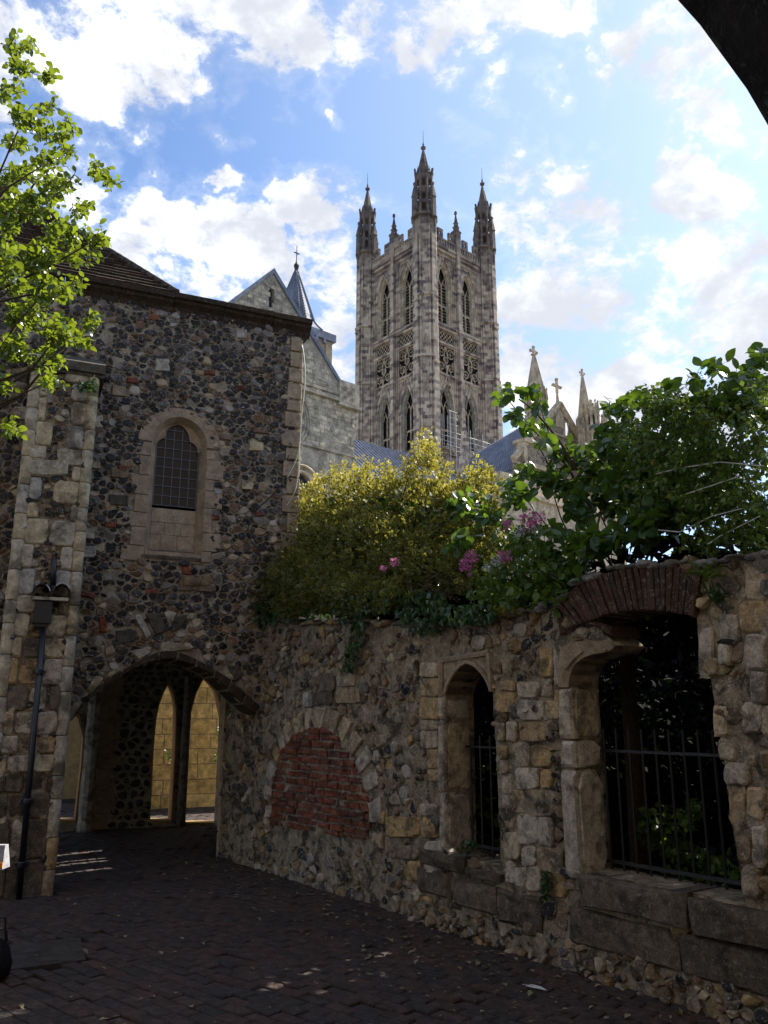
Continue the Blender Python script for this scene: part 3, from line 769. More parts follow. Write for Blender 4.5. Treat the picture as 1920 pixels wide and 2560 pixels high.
for a, b in ((0, 9), (9, 16), (16, 24), (24, 32)):
    P = inn[a:b + 1] + oo[a:b + 1][::-1]
    n = len(P); V = []; c = centroid(P)
    for ww_ in (-.12, .02):
        for x, y in P: V.append(H.P(x + (c[0] - x) * .008, y + (c[1] - y) * .008, ww_))
    m_ = b - a
    F = [(i, (i + 1) % n, n + (i + 1) % n, n + i) for i in range(n)] + [(n + i, n + i + 1, 2 * n - 2 - i, 2 * n - 1 - i) for i in range(m_)]
    ss_.add((V, F, [.5] * len(V)), rng.random())
ss_.add(slab(H, [(wc - ohw, sb), (wc + ohw, sb), (wc + ohw, ov0 - .003), (wc - ohw, ov0 - .003)], -.12, .012, .006, rng, .001), .3)
ss_.finish()
wn = thing('window', 'pointed leaded window in a pink stone surround', None, H.P(wc, gv0, 0)); wn.parent = house; wn.matrix_parent_inverse = parent_inv(house)
# splayed reveal, blind panel, sill, trefoil head
mb = MB(); ihw = ghw + .012
o1 = arch(wc, ov0, ovs, ohw, ovt, 12, True); i1 = arch(wc, ov0 + .02, ovs, ihw, ovt - .055, 12, True)
mb.strip([H.P(x, y, .016) for x, y in o1[1:] + o1[:1]], [H.P(x, y, -.10) for x, y in i1[1:] + i1[:1]], False)
mb.build('reveal', M['sandstone'], wn, True)
def tre():
    pts = [(505, 700), (512, 620), (560, 560), (632, 530), (636, 490), (660, 435), (720, 395), (790, 385), (850, 420), (895, 480), (918, 590), (960, 605), (1000, 650), (1008, 720)]
    return H.pxs([c7(*p) for p in pts], -.10)
T = resample(tre(), 33); A = [(wc + ihw + .01, ovs - .02)] + arch(wc, 0, ovs, ihw + .01, ovt - .045, 10, False) + [(wc - ihw - .01, ovs - .02)]; A = resample(A[::-1], 33)
mb = MB(); mb.strip([H.P(x, y, -.085) for x, y in A], [H.P(x, y, -.10) for x, y in T], False)
mb.strip([H.P(x, y, -.10) for x, y in T], [H.P(x, y, -.16) for x, y in T], False)
mb.build('trefoil_head', M['sandstone'], wn, False)
bl = Pieces('block', M['sandstone'], wn, 300, False)
for y0, y1, xs in ((1332, 1500, (470, 980)), (1500, 1650, (470, 625, 815, 980)), (1650, 1855, (450, 575, 770, 980))):
    for a, b in zip(xs, xs[1:]):
        ua = wc - ihw + (a - xs[0]) / (xs[-1] - xs[0]) * 2 * ihw; ub = wc - ihw + (b - xs[0]) / (xs[-1] - xs[0]) * 2 * ihw
        bl.add(slab(H, [(ua + .003, sv(y1) + .003), (ub - .003, sv(y1) + .003), (ub - .003, sv(y0)), (ua + .003, sv(y0))], -.2, -.10, .004, rng, .0008), rng.random())
bl.finish()
mb = MB(); mb.fbox(H, wc - ihw, wc + ihw, ov0 - .01, sv(1500), -.25, -.106); mb.build('backing', M['mortar'], wn)
mb = MB(); mb.add([H.P(wc - ohw - .03, sb + .06, .03), H.P(wc + ohw + .0, sb + .06, .03), H.P(wc + ihw, ov0 + .035, -.10), H.P(wc - ihw, ov0 + .035, -.10), H.P(wc - ohw - .03, sb + .02, .02), H.P(wc + ohw + .0, sb + .02, .02)], [(0, 1, 2, 3), (4, 5, 1, 0)])
mb.build('sill', M['plinth'], wn)
ft = resample([(gl, gvs), (gl + .02, gvs + .12), (wc, gvt), (gr - .02, gvs + .12), (gr, gvs)], 5)
glass_poly = ccw([(gl - .01, gv0), (gr + .01, gv0), (gr + .01, gvs + .05), (wc + ghw * .6, gvt - .05), (wc, gvt + .03), (wc - ghw * .6, gvt - .05), (gl - .01, gvs + .05)])
pan = Pieces('pane', M['pane'], wn, 300, False)
ncol, nrow = 5, 9; ch = (gvt + .03 - gv0) / nrow; cw = (gr - gl) / ncol
for i in range(ncol):
    for j in range(nrow):
        P = clip([(gl + i * cw, gv0 + j * ch), (gl + (i + 1) * cw, gv0 + j * ch), (gl + (i + 1) * cw, gv0 + (j + 1) * ch), (gl + i * cw, gv0 + (j + 1) * ch)], glass_poly)
        if len(P) < 3: continue
        c = centroid(P); tx, ty = rng.uniform(-.05, .05), rng.uniform(-.05, .05)
        V = [H.P(x, y, -.135 + tx * (x - c[0]) + ty * (y - c[1])) for x, y in P]
        pan.add((V, [tuple(range(len(V)))], [0.0] * len(V)), rng.random())
pan.finish()
mb = MB()
for i in range(ncol + 1): mb.fbox(H, gl + i * cw - .004, gl + i * cw + .004, gv0, gvs + .1 if i in (0, ncol) else gvt - abs(i - 2.5) * .05, -.134, -.120)
for j in range(nrow + 1): mb.fbox(H, gl, gr, gv0 + j * ch - .004, gv0 + j * ch + .004, -.133, -.122)
mb.build('lead_came', M['came'], wn)
mb = MB(); mb.fbox(H, gl - .05, gr + .05, gv0 - .05, gvt + .1, -.5, -.45); mb.build('dark_backing', M['recess'], wn)
# archway moulding and rough arch stones
am = Pieces('arch_stone', [M['cornice'], M['cream'], M['rubble']], house, 300, False)
lo = resample(H.pxs(r3([(385, 882), (480, 762), (620, 657), (760, 577), (860, 547), (930, 537), (1050, 572), (1150, 622), (1250, 722), (1330, 792), (1390, 852)])), 30)
hi = resample(archout, 30)
for it in voussoirs(H, lo, hi, 11, rng, -.5, .06, .012, .012, .002, .1, 3): am.add(it[0], it[1], 0)
am.finish()
# cornice
mb = MB()
prof = [(0, -.02), (.02, .02), (.035, .06), (.09, .10), (.10, .135), (.135, .145), (.14, .205), (.10, .225), (0, .235)]
for u_a in [uW - 1 + i * .62 for i in range(int((uE - uW + 1) / .62) + 1)]:
    a, b = u_a + .003, min(u_a + .617, uE + .10)
    if b <= a: continue
    j = rng.uniform(-.006, .006); V = [H.P(a, zlo + v_ + j, w_) for w_, v_ in prof] + [H.P(b, zlo + v_ + j, w_) for w_, v_ in prof]; n = len(prof)
    mb.add(V, [(i, n + i, n + i + 1, i + 1) for i in range(n - 1)] + [tuple(range(n)), tuple(range(2 * n - 1, n - 1, -1))], rng.random())
V = [H.P(uE + .1, zlo + v_, w_) for w_, v_ in prof]
mb.fbox(H, uE, uE + .11, zlo + .03, zlo + .22, -1.8, .0)
mb.build('cornice', M['cornice'], house)
# roof: hipped, plain clay tiles in rows
ur = H.px(452, 790)[0] - .10; zr = zhi - .01; pitch = 47
hipk = math.tan(R(pitch))
roof = thing('roof', 'brown clay tiled hipped roof', None, H.P(ur, zr, 0)); roof.parent = house; roof.matrix_parent_inverse = parent_inv(house)
DZ = 2.35
mb = MB()
mb.add([H.P(uW - 1, zr, .02), H.P(ur, zr, .02), H.P(ur - DZ / hipk * 1.05, zr + DZ, .02 - DZ / hipk), H.P(uW - 1, zr + DZ, .02 - DZ / hipk)], [(0, 1, 2, 3)])
mb.add([H.P(ur, zr, .02), H.P(ur, zr, -2.4), H.P(ur - DZ / hipk * 1.05, zr + DZ, -2.5), H.P(ur - DZ / hipk * 1.05, zr + DZ, .02 - DZ / hipk)], [(0, 1, 2, 3)])
mb.build('roof_deck', M['recess'], roof)
tl = Pieces('tile', M['tile'], roof, 300, False)
rows = int(DZ / math.sin(R(pitch)) / .105); sy, cy = math.sin(R(pitch)), math.cos(R(pitch))
for j in range(rows):
    s0 = j * .105
    uend = ur - s0 * cy * 1.05
    i = 0; u = uend
    while u > -4.9:
        wd = .165; u0 = u - wd + (0 if i or j % 2 else .08)
        jz = rng.uniform(-.004, .004); L_ = .15
        def RP(a, s_, h_): return H.P(a, zr + s_ * sy + h_ * cy, .02 - s_ * cy + h_ * sy)
        V = [RP(u0 + .001, s0 - .02, .022 + jz), RP(u - .001, s0 - .02, .022 + jz), RP(u - .001, s0 + L_, .004), RP(u0 + .001, s0 + L_, .004),
             RP(u0 + .001, s0 - .02, .062 + jz), RP(u - .001, s0 - .02, .062 + jz), RP(u - .001, s0 + L_, .012), RP(u0 + .001, s0 + L_, .012)]
        F = [(4, 5, 6, 7), (0, 1, 5, 4), (1, 2, 6, 5), (3, 0, 4, 7)]
        tl.add((V, F, [0.0] * 8), rng.random()); u = u0; i += 1
tl.finish()
mb = MB(); hp = Pieces('hip_tile', M['tile'], roof, 300, False)
for j in range(int(rows * .93)):
    s0 = j * .115; 
    c0 = H.P(ur - s0 * cy * 1.05 + .02, zr + s0 * sy + .02, .03 - s0 * cy); c1 = H.P(ur - (s0 + .16) * cy * 1.05 + .02, zr + (s0 + .16) * sy + .035, .03 - (s0 + .16) * cy)
    m2 = MB(); m2.tube([c0, c1], .062, .045, 7); hp.add((m2.v, m2.f, [0.0] * len(m2.v)), rng.random())
hp.finish()

# ------------------------------------------------------------------ buttress
but = thing('buttress', 'pale stone and flint buttress with rounded corner shafts beside the archway', None, Q.O); but.parent = house; but.matrix_parent_inverse = parent_inv(house)
mb = MB(); pL = pu0 - .02
mb.fbox(Q, pL + .03, pu1 - .03, -.1, ptop, -wp, -.02)
mb.build('core', M['mortar_dark'], but)
cs = Pieces('stone', [M['cream'], M['blocky'], M['plinth']], but, 300, False)
rng = random.Random(5)
v = -.05; k = 0; bl_rects = []
while v < ptop - .05:
    h_ = rng.uniform(.15, .27) if v > .5 else .36
    wl = rng.uniform(.05, .22); wr = rng.uniform(.03, .2) if k % 2 else rng.uniform(.12, .26)
    mt = 0 if v > 1.9 or rng.random() < .3 else rng.choice([1, 1, 2])
    if v < .9: mt = 2
    for a, b in ((pL + .10, pL + .10 + wl), (pu1 - .10 - wr, pu1 - .10)):
        P = [(a, v + .005), (b, v + .005), (b, v + h_ - .005), (a, v + h_ - .005)]
        cs.add(slab(Q, rubbly(P, rng, 12, .03), -.1, .012 + rng.uniform(-.008, .008), .014, rng, .003), rng.random(), mt); bl_rects.append(P)
    if v < 2.3 and v > .3:
        a, b = pL + .10 + wl + .01, pu1 - .11 - wr
        if b - a > .1:
            n = 2 if b - a > .3 else 1
            for q in range(n):
                x0, x1 = a + (b - a) * q / n, a + (b - a) * (q + 1) / n - .01
                P = [(x0, v + .005), (x1, v + .005), (x1, v + h_ - .005), (x0, v + h_ - .005)]
                cs.add(slab(Q, rubbly(P, rng, 12, .05), -.1, rng.uniform(-.02, .008), .018, rng, .005), rng.random(), rng.choice([1, 1, 2])); bl_rects.append(P)
    elif v <= .3:
        P = [(pL + .1 + wl, v), (pu1 - .1 - wr, v), (pu1 - .1 - wr, v + h_), (pL + .1 + wl, v + h_)]
        cs.add(slab(Q, P, -.1, .0, .015, rng, .004), .3, 2); bl_rects.append(P)
    v += h_; k += 1
for py0, py1, xa, xb in ((1150, 1190, 67, 170), (1120, 1147, 70, 115)):
    P = Q.pxs([(xa, py1), (xb, py1), (xb, py0), (xa, py0)]); bl_rects.append(P); cs.add(slab(Q, rubbly(P, rng, 12, .02), -.1, .03, .02, rng, .004), .55, 0)
cs.finish()
fl = Pieces('flint', [M['flint'], M['rubble'], M['cream']], but, 300, False)
for (c, P) in cells(pL + .05, pu1 - .05, .2, ptop, .085, .07, .3, rng, .45):
    if any(inside(c, r_) for r_ in bl_rects) or not (pL + .06 < c[0] < pu1 - .06) or c[1] > ptop - .02: continue
    fl.add(pebble(Q, P, .007, rng.uniform(.02, .045), rng, 9, -.02, None, .2), rng.choice([rng.random() * .6, rng.random()]), rng.choice([0, 0, 0, 1, 2]))
fl.finish()
sh = Pieces('shaft_stone', [M['cream'], M['blocky']], but, 300, True)
for uc, r_ in ((pL + .055, .062), (pu1 - .055, .060)):
    v = -.05
    while v < ptop:
        h_ = rng.uniform(.2, .42); m2 = MB(); t_ = min(v + h_, ptop)
        e = rng.uniform(-.004, .004)
        m2.lathe(Q.P(uc + e, 0, -.03), [(r_ * .93, v + .003), (r_ * 1.02, v + .012), (r_ + rng.uniform(-.003, .003), (v + t_) / 2), (r_ * 1.02, t_ - .012), (r_ * .93, t_ - .003)], 14)
        sh.add((m2.v, m2.f, [0.4] * len(m2.v)), rng.random(), 0 if v > .9 else 1); v += h_
sh.finish()
mb = MB()
z0 = ptop; a, b = pL - .04, pu1 + .05
mb.hexa([Q.P(a, z0, -wp), Q.P(b, z0, -wp), Q.P(b, z0, .06), Q.P(a, z0, .06), Q.P(a, z0 + .42, -wp), Q.P(b, z0 + .42, -wp), Q.P(b, z0 + .1, .06), Q.P(a, z0 + .1, .06)])
mb.fbox(Q, a, b, z0 - .04, z0 - .001, -wp, .03)
mb.build('weathering_cap', M['grey_cap'], but)

# ------------------------------------------------------------------ passage behind the arch
rng = random.Random(21)
back = thing('passage_wall', 'dark flint wall with two pointed openings at the back of the archway', 'wall', C.O)
def c8(pts): return [(140 + x / 3.19, 1580 + y / 3.19) for x, y in pts]
L1 = C.pxs(c8([(750, 1500), (915, 1500), (948, 900), (955, 620), (935, 490), (903, 400), (860, 480), (820, 590), (800, 690), (780, 900)]))
L2 = C.pxs(c8([(1015, 1520), (1330, 1520), (1330, 700), (1310, 600), (1280, 460), (1185, 355), (1120, 480), (1085, 600), (1065, 690), (1048, 900)]))
L3 = C.pxs(c8([(-60, 1500), (150, 1500), (200, 1050), (215, 850), (180, 690), (130, 650), (60, 720), (-20, 850)]))
uCL, uCR = -2.2, 4.2
mb = MB(); sheet(mb, C, [(uCL, -.1), (uCR, -.1), (uCR, 3.4), (uCL, 3.4)], [L1, L2, L3], .2, .01, 0, .4, 0, 3, 4)
mb.build('wall', M['mortar'], back)
mb = MB()
for Lh in (L1, L2, L3):
    c = centroid(Lh); s = [(c[0] + (x - c[0]) * .86, c[1] + (y - c[1]) * .93) for x, y in Lh]
    g_ = grow(Lh, .05)
    mb.strip([C.P(x, y, .03) for x, y in g_], [C.P(x, y, .03) for x, y in Lh])
    mb.strip([C.P(x, y, .03) for x, y in Lh], [C.P(x, y, -.28) for x, y in Lh])
mb.build('chamfered_frame', M['ochre'], back)
qs = Pieces('quoin', M['sandstone'], back, 300, False)
v = 0; k = 0
while v < 2.9:
    h_ = rng.uniform(.2, .34); e = .28 if k % 2 else .20
    qs.add(slab(C, [(.02, v + .004), (.02 + e + rng.uniform(0, .04), v + .004), (.02 + e, v + h_ - .004), (.02, v + h_ - .004)], -.05, .03, .006, rng, .002), rng.random()); v += h_; k += 1
qs.finish()
fl = Pieces('flint', [M['flint'], M['rubble']], back, 300, True)
for (c, P) in cells(.26, 4.1, 0, 3, .13, .10, .3, rng, .45):
    if any(inside(c, grow(Lh, .08)) for Lh in (L1, L2)): continue
    if c[0] > C.px(560, 1900)[0] + .3: continue
    fl.add(pebble(C, P, .014, .03, rng, 8), rng.random() * .55, 0)
fl.finish()
mb = MB(); um = C.px(458, 1900)[0]
pp = [C.P(um, v, .10) for v in (-.02, .5, 1.1, 1.7, 2.2)]; mb.tube(pp, .07, .06, 8); mb.build('mullion', M['rubble'], back, True)
colm = MB(); uc = C.px(222, 1950)[0]
V_ = []
colm.lathe(C.P(uc - .02, 0, .12), [(.11, 0), (.10, .2), (.105, .5), (.09, .9), (.10, 1.3), (.09, 1.7), (.11, 1.85), (.09, 2.4)], 9)
cpo = colm.build('stone_column', M['blocky'], None, False, 'c'); tag(cpo, 'rough worn stone column at the left of the archway interior', 'column')
D = Frame(C.P(0, 0, -2.5), C.U)
yw = thing('ashlar_wall', 'yellowish squared-stone wall seen through the pointed openings, warm glow put into its colour', 'wall', D.O)
mb = MB(); mb.fbox(D, .6, 5.5, -.1, 3.3, -.3, -.012); mb.build('core', M['mortar'], yw)
yb = Pieces('stone', M['ashlar'], yw, 300, False)
for s_, t_ in coursed(D, [(.6, -.05), (5.5, -.05), (5.5, 3.3), (.6, 3.3)], .27, .36, .64, rng, .012, -.03, .0, None, .008, (), .002, .004): yb.add(s_, t_)
yb.finish()
lw = thing('courtyard_wall', 'plastered wall beyond the left inner arch, warm brown', 'wall', C.P(-2, 0, -5.5))
mb = MB(); mb.fbox(C, -5, .55, -.1, 2.7, -5.8, -5.5); mb.build('wall', M['ochre'], lw)
mb = MB(); mb.fbox(C, -1.6, -.9, 0, 2.0, -5.5, -5.44)
for i in range(5): mb.fbox(C, -1.6 + i * .14, -1.6 + i * .14 + .125, 0.01, 1.98, -5.44, -5.42, .3)
mb.build('door', M['cornice'], lw)
mb = MB(); mb.fbox(C, .35, .6, -.1, 3.0, -5.5, -2.0); mb.build('side_wall', M['mortar'], lw)
# right flank of the passage: the garden wall runs on into it
ashedge = Pieces('quoin', M['sandstone'], back, 300, False)
v = -.02
while v < 2.15:
    h_ = rng.uniform(.2, .3); ashedge.add(slab(B, [(-.02, v + .004), (.055, v + .004), (.055, v + h_ - .004), (-.02, v + h_ - .004)], -.12, .02, .008, rng, .002), rng.random()); v += h_
ashedge.finish()

# ================================================================== THE GARDEN WALL
gw = thing('garden_wall', 'old rubble garden wall with bricked-up arch, lancet opening and broken wide opening', 'wall', B.P(4, 0))
rng = random.Random(31)
def px8(pts): return B.pxs([(1040 + x / 3.19, 1580 + y / 3.19) for x, y in pts])
def px4(pts): return B.pxs([(600 + x / 2.37, 1400 + y / 2.37) for x, y in pts])
def px5(pts): return B.pxs([(1200 + x / 2.304, 1350 + y / 2.304) for x, y in pts])
# small opening
sl0, _ = px8([(208, 900)])[0]; sr0, _ = px8([(650, 900)])[0]; ssill = px8([(460, 1800)])[0][1]
_, sspr = px8([(235, 500)])[0]; scx, sapx = px8([(415, 235)])[0]
sL = px8([(240, 500), (262, 420), (310, 330), (360, 270), (415, 238), (480, 262), (540, 320), (585, 390), (612, 470)])
u0s, u1s = sL[0][0], sL[-1][0]
small = [(u0s - .01, ssill - .02), (u1s + .03, ssill - .02), (u1s + .02, sL[-1][1] - .5), (u1s, sL[-1][1])] + sL[::-1]
# big opening
bl0 = px5([(470, 1000)])[0][0]; bl0b = px5([(480, 1500)])[0][0]
uBL = (px5([(505, 860)])[0][0] + px5([(585, 1500)])[0][0]) / 2
bsill = px5([(640, 1920)])[0][1]
rightedge = px5([(1250, 450), (1262, 650), (1330, 790), (1345, 900), (1365, 1050), (1400, 1200), (1420, 1400), (1440, 1550), (1470, 1750), (1520, 1980)])
intr = px5([(565, 500), (650, 470), (750, 430), (900, 407), (1050, 407), (1200, 430), (1255, 450)])
extr = px5([(460, 385), (560, 275), (700, 200), (900, 165), (1100, 155), (1200, 165), (1300, 210)])
FRI = px8([(1222, 440), (1228, 360), (1262, 270), (1330, 210), (1420, 175), (1500, 165), (1560, 150), (1600, 105)])
big = [(uBL, bsill), (rightedge[-1][0], bsill)] + rightedge[::-1][1:] + intr[::-1][1:-1] + FRI[::-1]
uEnd = 11.3
top_px = [(640, 1545), (760, 1560), (900, 1555), (1040, 1568), (1150, 1560), (1250, 1545), (1330, 1535), (1400, 1500), (1443, 1465), (1504, 1435), (1590, 1422), (1677, 1415), (1755, 1412), (1840, 1402), (1920, 1398)]
top = [(uF - .1, B.px(640, 1545)[1])] + B.pxs(top_px)
top = [top[0]] + [p for a, p in zip(top, top[1:]) if p[0] > a[0] + .01]
top.append((uEnd, top[-1][1]))
def topz(u):
    for a, b in zip(top, top[1:]):
        if a[0] <= u <= b[0]: return a[1] + (b[1] - a[1]) * (u - a[0]) / (b[0] - a[0])
    return top[0][1] if u < top[0][0] else top[-1][1]
topl = [(u, z) for u, z in top]
TH = .30
outline = [(0, -.1), (uEnd, -.1)] + topl[::-1] + [(uF, 2.3), (0, 2.3)]
mb = MB(); sheet(mb, B, outline, [small, big], .06, .034, 0, .5, 0, 7, 4.5)
mb.build('wall', M['mortar_dark'], gw)
mb = MB(); sheet(mb, B, outline, [small, big], .5, 0, -TH, .5, 0, 7)
tp = resample(topl, 60); mb.strip([B.P(u, z, 0) for u, z in tp], [B.P(u, z, -TH) for u, z in tp], False)
for hl in (small, big): mb.strip([B.P(u, z, 0) for u, z in ccw(hl)], [B.P(u, z, -TH) for u, z in ccw(hl)])
mb.build('wall_core', M['mortar_dark'], gw)
# blind arch
bo = px4([(150, 1640), (158, 1480), (163, 1300), (205, 1120), (280, 980), (370, 890), (480, 868), (590, 895), (665, 960), (745, 1080), (805, 1200), (838, 1350), (852, 1500), (850, 1730)])
bi = px4([(190, 1620), (195, 1480), (202, 1330), (245, 1150), (330, 1040), (420, 1003), (500, 1000), (560, 1020), (600, 1060), (652, 1135), (705, 1240), (752, 1350), (775, 1480), (778, 1700)])
blind_out = bo; ring = Pieces('arch_stone', M['blocky'], gw, 300, False)
for it in voussoirs(B, resample(bi, 40), resample(bo, 40), 17, rng, -.06, .03, .02, .012, .008, .35, 2): ring.add(it[0], it[1])
ring.finish()
bb = px4([(190, 1570), (770, 1655)])
br_reg = ccw([(bi[0][0] - .02, bb[0][1]), (bi[-1][0] + .02, bb[1][1])] + grow(bi, .015)[::-1][1:-1])
mb = MB(); sheet(mb, B, br_reg, (), .1, .008, .0, .5); 
mb.build('brick_backing', M['mortar_dark'], gw)
bp = Pieces('brick', M['brick'], gw, 300, False)
slope_b = .0
cx_ = centroid(br_reg)
for s_, t_ in coursed(B, br_reg, .072, .17, .235, rng, .018, -.02, .026, None, .010, (), .008, .014): bp.add(s_, t_)
bp.finish()
# zones of squared stones
rects = []
bs = Pieces('stone', [M['blocky'], M['plinth'], M['cream'], M['rubble']], gw, 300, False)
def addp(P, w1=.03, mt=0, k=.04, bev=.010, w0=-.06, n=12, tint=None):
    rects.append(P); bs.add(slab(B, rubbly(P, rng, n, k), w0, w1, bev, rng, .005), rng.random() if tint is None else tint, mt)
# column left of small opening
for x0, y0, x1, y1 in ((45, 245, 190, 360), (50, 370, 205, 510), (50, 520, 205, 690), (55, 705, 200, 780), (52, 785, 195, 925), (110, 935, 205, 1085), (110, 1095, 205, 1190), (45, 1370, 180, 1460), (65, 1475, 170, 1640), (85, 1660, 245, 1920)):
    addp(px8([(x0, y1), (x1, y1 + 4), (x1, y0 + 2), (x0, y0)]), .035)
# pier between the openings
for x0, y0, x1, y1 in ((680, 385, 790, 465), (640, 480, 800, 640), (810, 395, 990, 520), (1000, 130, 1100, 350), (1000, 365, 1095, 520), (820, 545, 1030, 700), (1045, 545, 1160, 690), (650, 700, 720, 870),
                       (735, 710, 815, 870), (835, 715, 1045, 870), (770, 880, 915, 1070), (925, 900, 1090, 1070), (805, 1085, 995, 1250), (1005, 1095, 1100, 1240), (780, 1255, 900, 1440), (905, 1260, 1110, 1470),
                       (815, 1440, 975, 1690), (985, 1480, 1110, 1700), (850, 1705, 965, 1860), (975, 1710, 1185, 1905), (790, 1870, 890, 2030), (895, 1870, 1010, 2060), (725, 1820, 800, 2000), (665, 900, 735, 1010), (675, 1020, 740, 1130),
                       (695, 1150, 775, 1290), (705, 1300, 785, 1400), (715, 1410, 800, 1570), (715, 1590, 835, 1810), (1060, 1910, 1200, 2110), (1110, 140, 1190, 440), (1110, 460, 1150, 640)):
    tn = {(1000, 130): .8, (1005, 1095): .8, (925, 900): .82, (1060, 1910): .8}.get((x0, y0))
    addp(px8([(x0, y1), (x1, y1 + 6), (x1, y0 + 4), (x0, y0)]), rng.uniform(.012, .03), 0, .03, .009, -.06, 12, tn)
# right of the big opening, and on out of the frame
for x0, y0, x1, y1 in ((1530, 150, 1650, 350), (1500, 350, 1660, 530), (1385, 420, 1500, 575), (1270, 500, 1350, 790), (1535, 540, 1660, 740), (1570, 755, 1670, 940), (1520, 930, 1640, 1110), (1640, 950, 1700, 1130), (1350, 950, 1440, 1130),
                       (1380, 1140, 1480, 1270), (1420, 1280, 1560, 1400), (1440, 1410, 1540, 1640), (1550, 1420, 1650, 1600), (1480, 1660, 1570, 1850), (1580, 1640, 1660, 1880), (1520, 1870, 1620, 2060), (1385, 600, 1450, 720)):
    addp(px5([(x0, y1), (x1, y1 + 8), (x1, y0 + 6), (x0, y0)]), rng.uniform(.015, .04), 0, .04, .012)
# the ochre block and the two squared blocks above the blind arch
for x0, y0, x1, y1, mt in ((480, 670, 570, 780, 1), (585, 670, 690, 750, 0), (575, 750, 720, 850, 0), (385, 780, 440, 870, 2), (440, 780, 560, 860, 1), (620, 1470, 0, 0, 0)):
    if x1: addp(px4([(x0, y1), (x1, y1), (x1, y0), (x0, y0)]), .03, mt)
for x0, y0, x1, y1, mt in ((870, 1510, 1070, 1640, 0), (890, 1680, 1080, 1770, 3), (810, 1480, 860, 1560, 0), (1070, 1990, 1140, 2110, 0), (990, 1780, 1080, 1900, 0)):
    addp(px4([(x0, y1), (x1, y1 + 10), (x1, y0 + 8), (x0, y0)]), .03, mt, .06, .02, -.06, 12, .8)
# plinth courses under the openings
u_pl = B.px(1045, 2270)[0]; zl1 = B.px(1438, 2261)[1]; zl2 = B.px(1521, 2377)[1]
zl1 = .5 * (zl1 + B.px(1915, 2372)[1]); zl2 = .5 * (zl2 + B.px(1910, 2488)[1])
pl = Pieces('plinth_stone', M['plinth'], gw, 300, False)
u = u_pl + .05
for a, b, z0, z1, ww in ((u_pl + .05, u_pl + .62, zl1 + .03, ssill + .0, .09), (u_pl + .63, u_pl + 1.0, zl1 + .02, bsill - .12, .08), (u_pl, u_pl + .45, zl2 + .05, zl1 + .02, .06), (u_pl + .46, u_pl + .95, zl2 + .03, zl1, .07),
                     (u_pl + .96, u_pl + 1.4, zl2, zl1 - .01, .07), (uBL + .02, uBL + .82, zl1 + .01, bsill + .0, .12), (uBL + .83, uBL + 1.75, zl1 + .0, bsill - .01, .12), (uBL + 1.76, uBL + 2.8, zl1, bsill, .12),
                     (uBL - .12, uBL + .72, zl2, zl1 - .01, .07), (uBL + .73, uBL + 1.6, zl2, zl1 - .01, .08), (uBL + 1.61, uBL + 2.8, zl2 + .01, zl1 - .01, .07)):
    P = [(a, z0), (b, z0), (b, z1), (a, z1)]
    rects.append(P)
    n = 10; Pr = [(a, z0), ((a + b) / 2, z0 + .008), (b, z0), (b, (z0 + z1) / 2), (b, z1), (a + (b - a) * .75, z1 + .004), ((a + b) / 2, z1 - .004), (a + (b - a) * .25, z1 + .003), (a, z1), (a, (z0 + z1) / 2)]
    pl.add(slab(B, Pr, -.3, ww * .65, .03, rng, .011), rng.random())
pl.finish()
# jambs: long worn stones on the splay
def jamb(name, fr_u, joints, depth, wfront, mt):
    RL = Frame(B.P(fr_u, 0, 0), -B.N)
    js = Pieces(name, M[mt], gw, 300, False)
    for (z0, z1) in joints:
        e = rng.uniform(0, .025)
        js.add(slab(B, [(fr_u - wfront, z0 + .006), (fr_u + .012, z0 + .006), (fr_u + .012, z1 - .006), (fr_u - wfront + e, z1 - .006)], -.08, .03, .02, rng, .005), rng.uniform(.35, .7))
        n = 9; P = rubbly([(.0, z0 + .006), (depth, z0 + .006), (depth, z1 - .006), (.0, z1 - .006)], rng, 16, .025)
        js.add(slab(RL, P, -.08, .02, .02, rng, .006), rng.uniform(.35, .7))
        rects.append([(fr_u - wfront, z0), (fr_u + .02, z0), (fr_u + .02, z1), (fr_u - wfront, z1)])
    js.finish()
z8 = lambda y, x=210: px8([(x, y)])[0][1]
jamb('jamb_stone', u0s - .02, [(ssill - .02, z8(1275)), (z8(1275), z8(700)), (z8(700), z8(510))], .25, .07, 'blocky')
z5 = lambda y, x=480: px5([(x, y)])[0][1]
jamb('jamb_stone', uBL, [(bsill - .05, z5(1315)), (z5(1315), z5(1150)), (z5(1150), z5(855))], .25, uBL - px8([(1165, 1000)])[0][0], 'blocky')
# label and head of the small opening
hs = Pieces('carved_stone', M['sandstone'], gw, 300, False)
cv = resample(sL, 21)
outer = px8([(205, 520), (200, 400), (195, 300), (195, 215), (300, 198), (400, 180), (500, 163), (592, 150), (600, 260), (608, 370), (622, 478)]); outer = resample(outer, 21)
for a, b in ((0, 10), (10, 20)):
    P0, P1 = cv[a:b + 1], outer[a:b + 1]
    V = [B.P(x, y, -.0) for x, y in P0] + [B.P(x, y, -.0) for x, y in P1] + [B.P(x, y, -.25) for x, y in P0] + [B.P(x, y, -.25) for x, y in P1]
    n = len(P0); F = [(i, i + 1, n + i + 1, n + i) for i in range(n - 1)] + [(2 * n + i, 2 * n + i + 1, i + 1, i) for i in range(n - 1)]
    hs.add((V, F, [.3] * len(V)), rng.random())
m2 = MB(); m2.tube([B.P(x, y, .02) for x, y in cv], .016, .016, 6); hs.add((m2.v, m2.f, [.8] * len(m2.v)), .4)
m2 = MB(); oc = px8([(208, 515), (206, 228), (590, 165), (612, 475)])
for p, q in zip(oc, oc[1:]):
    m2.tube([B.P(*p, .012), B.P(*q, .012)], .024, .024, 5)
hs.add((m2.v, m2.f, [.8] * len(m2.v)), .4)
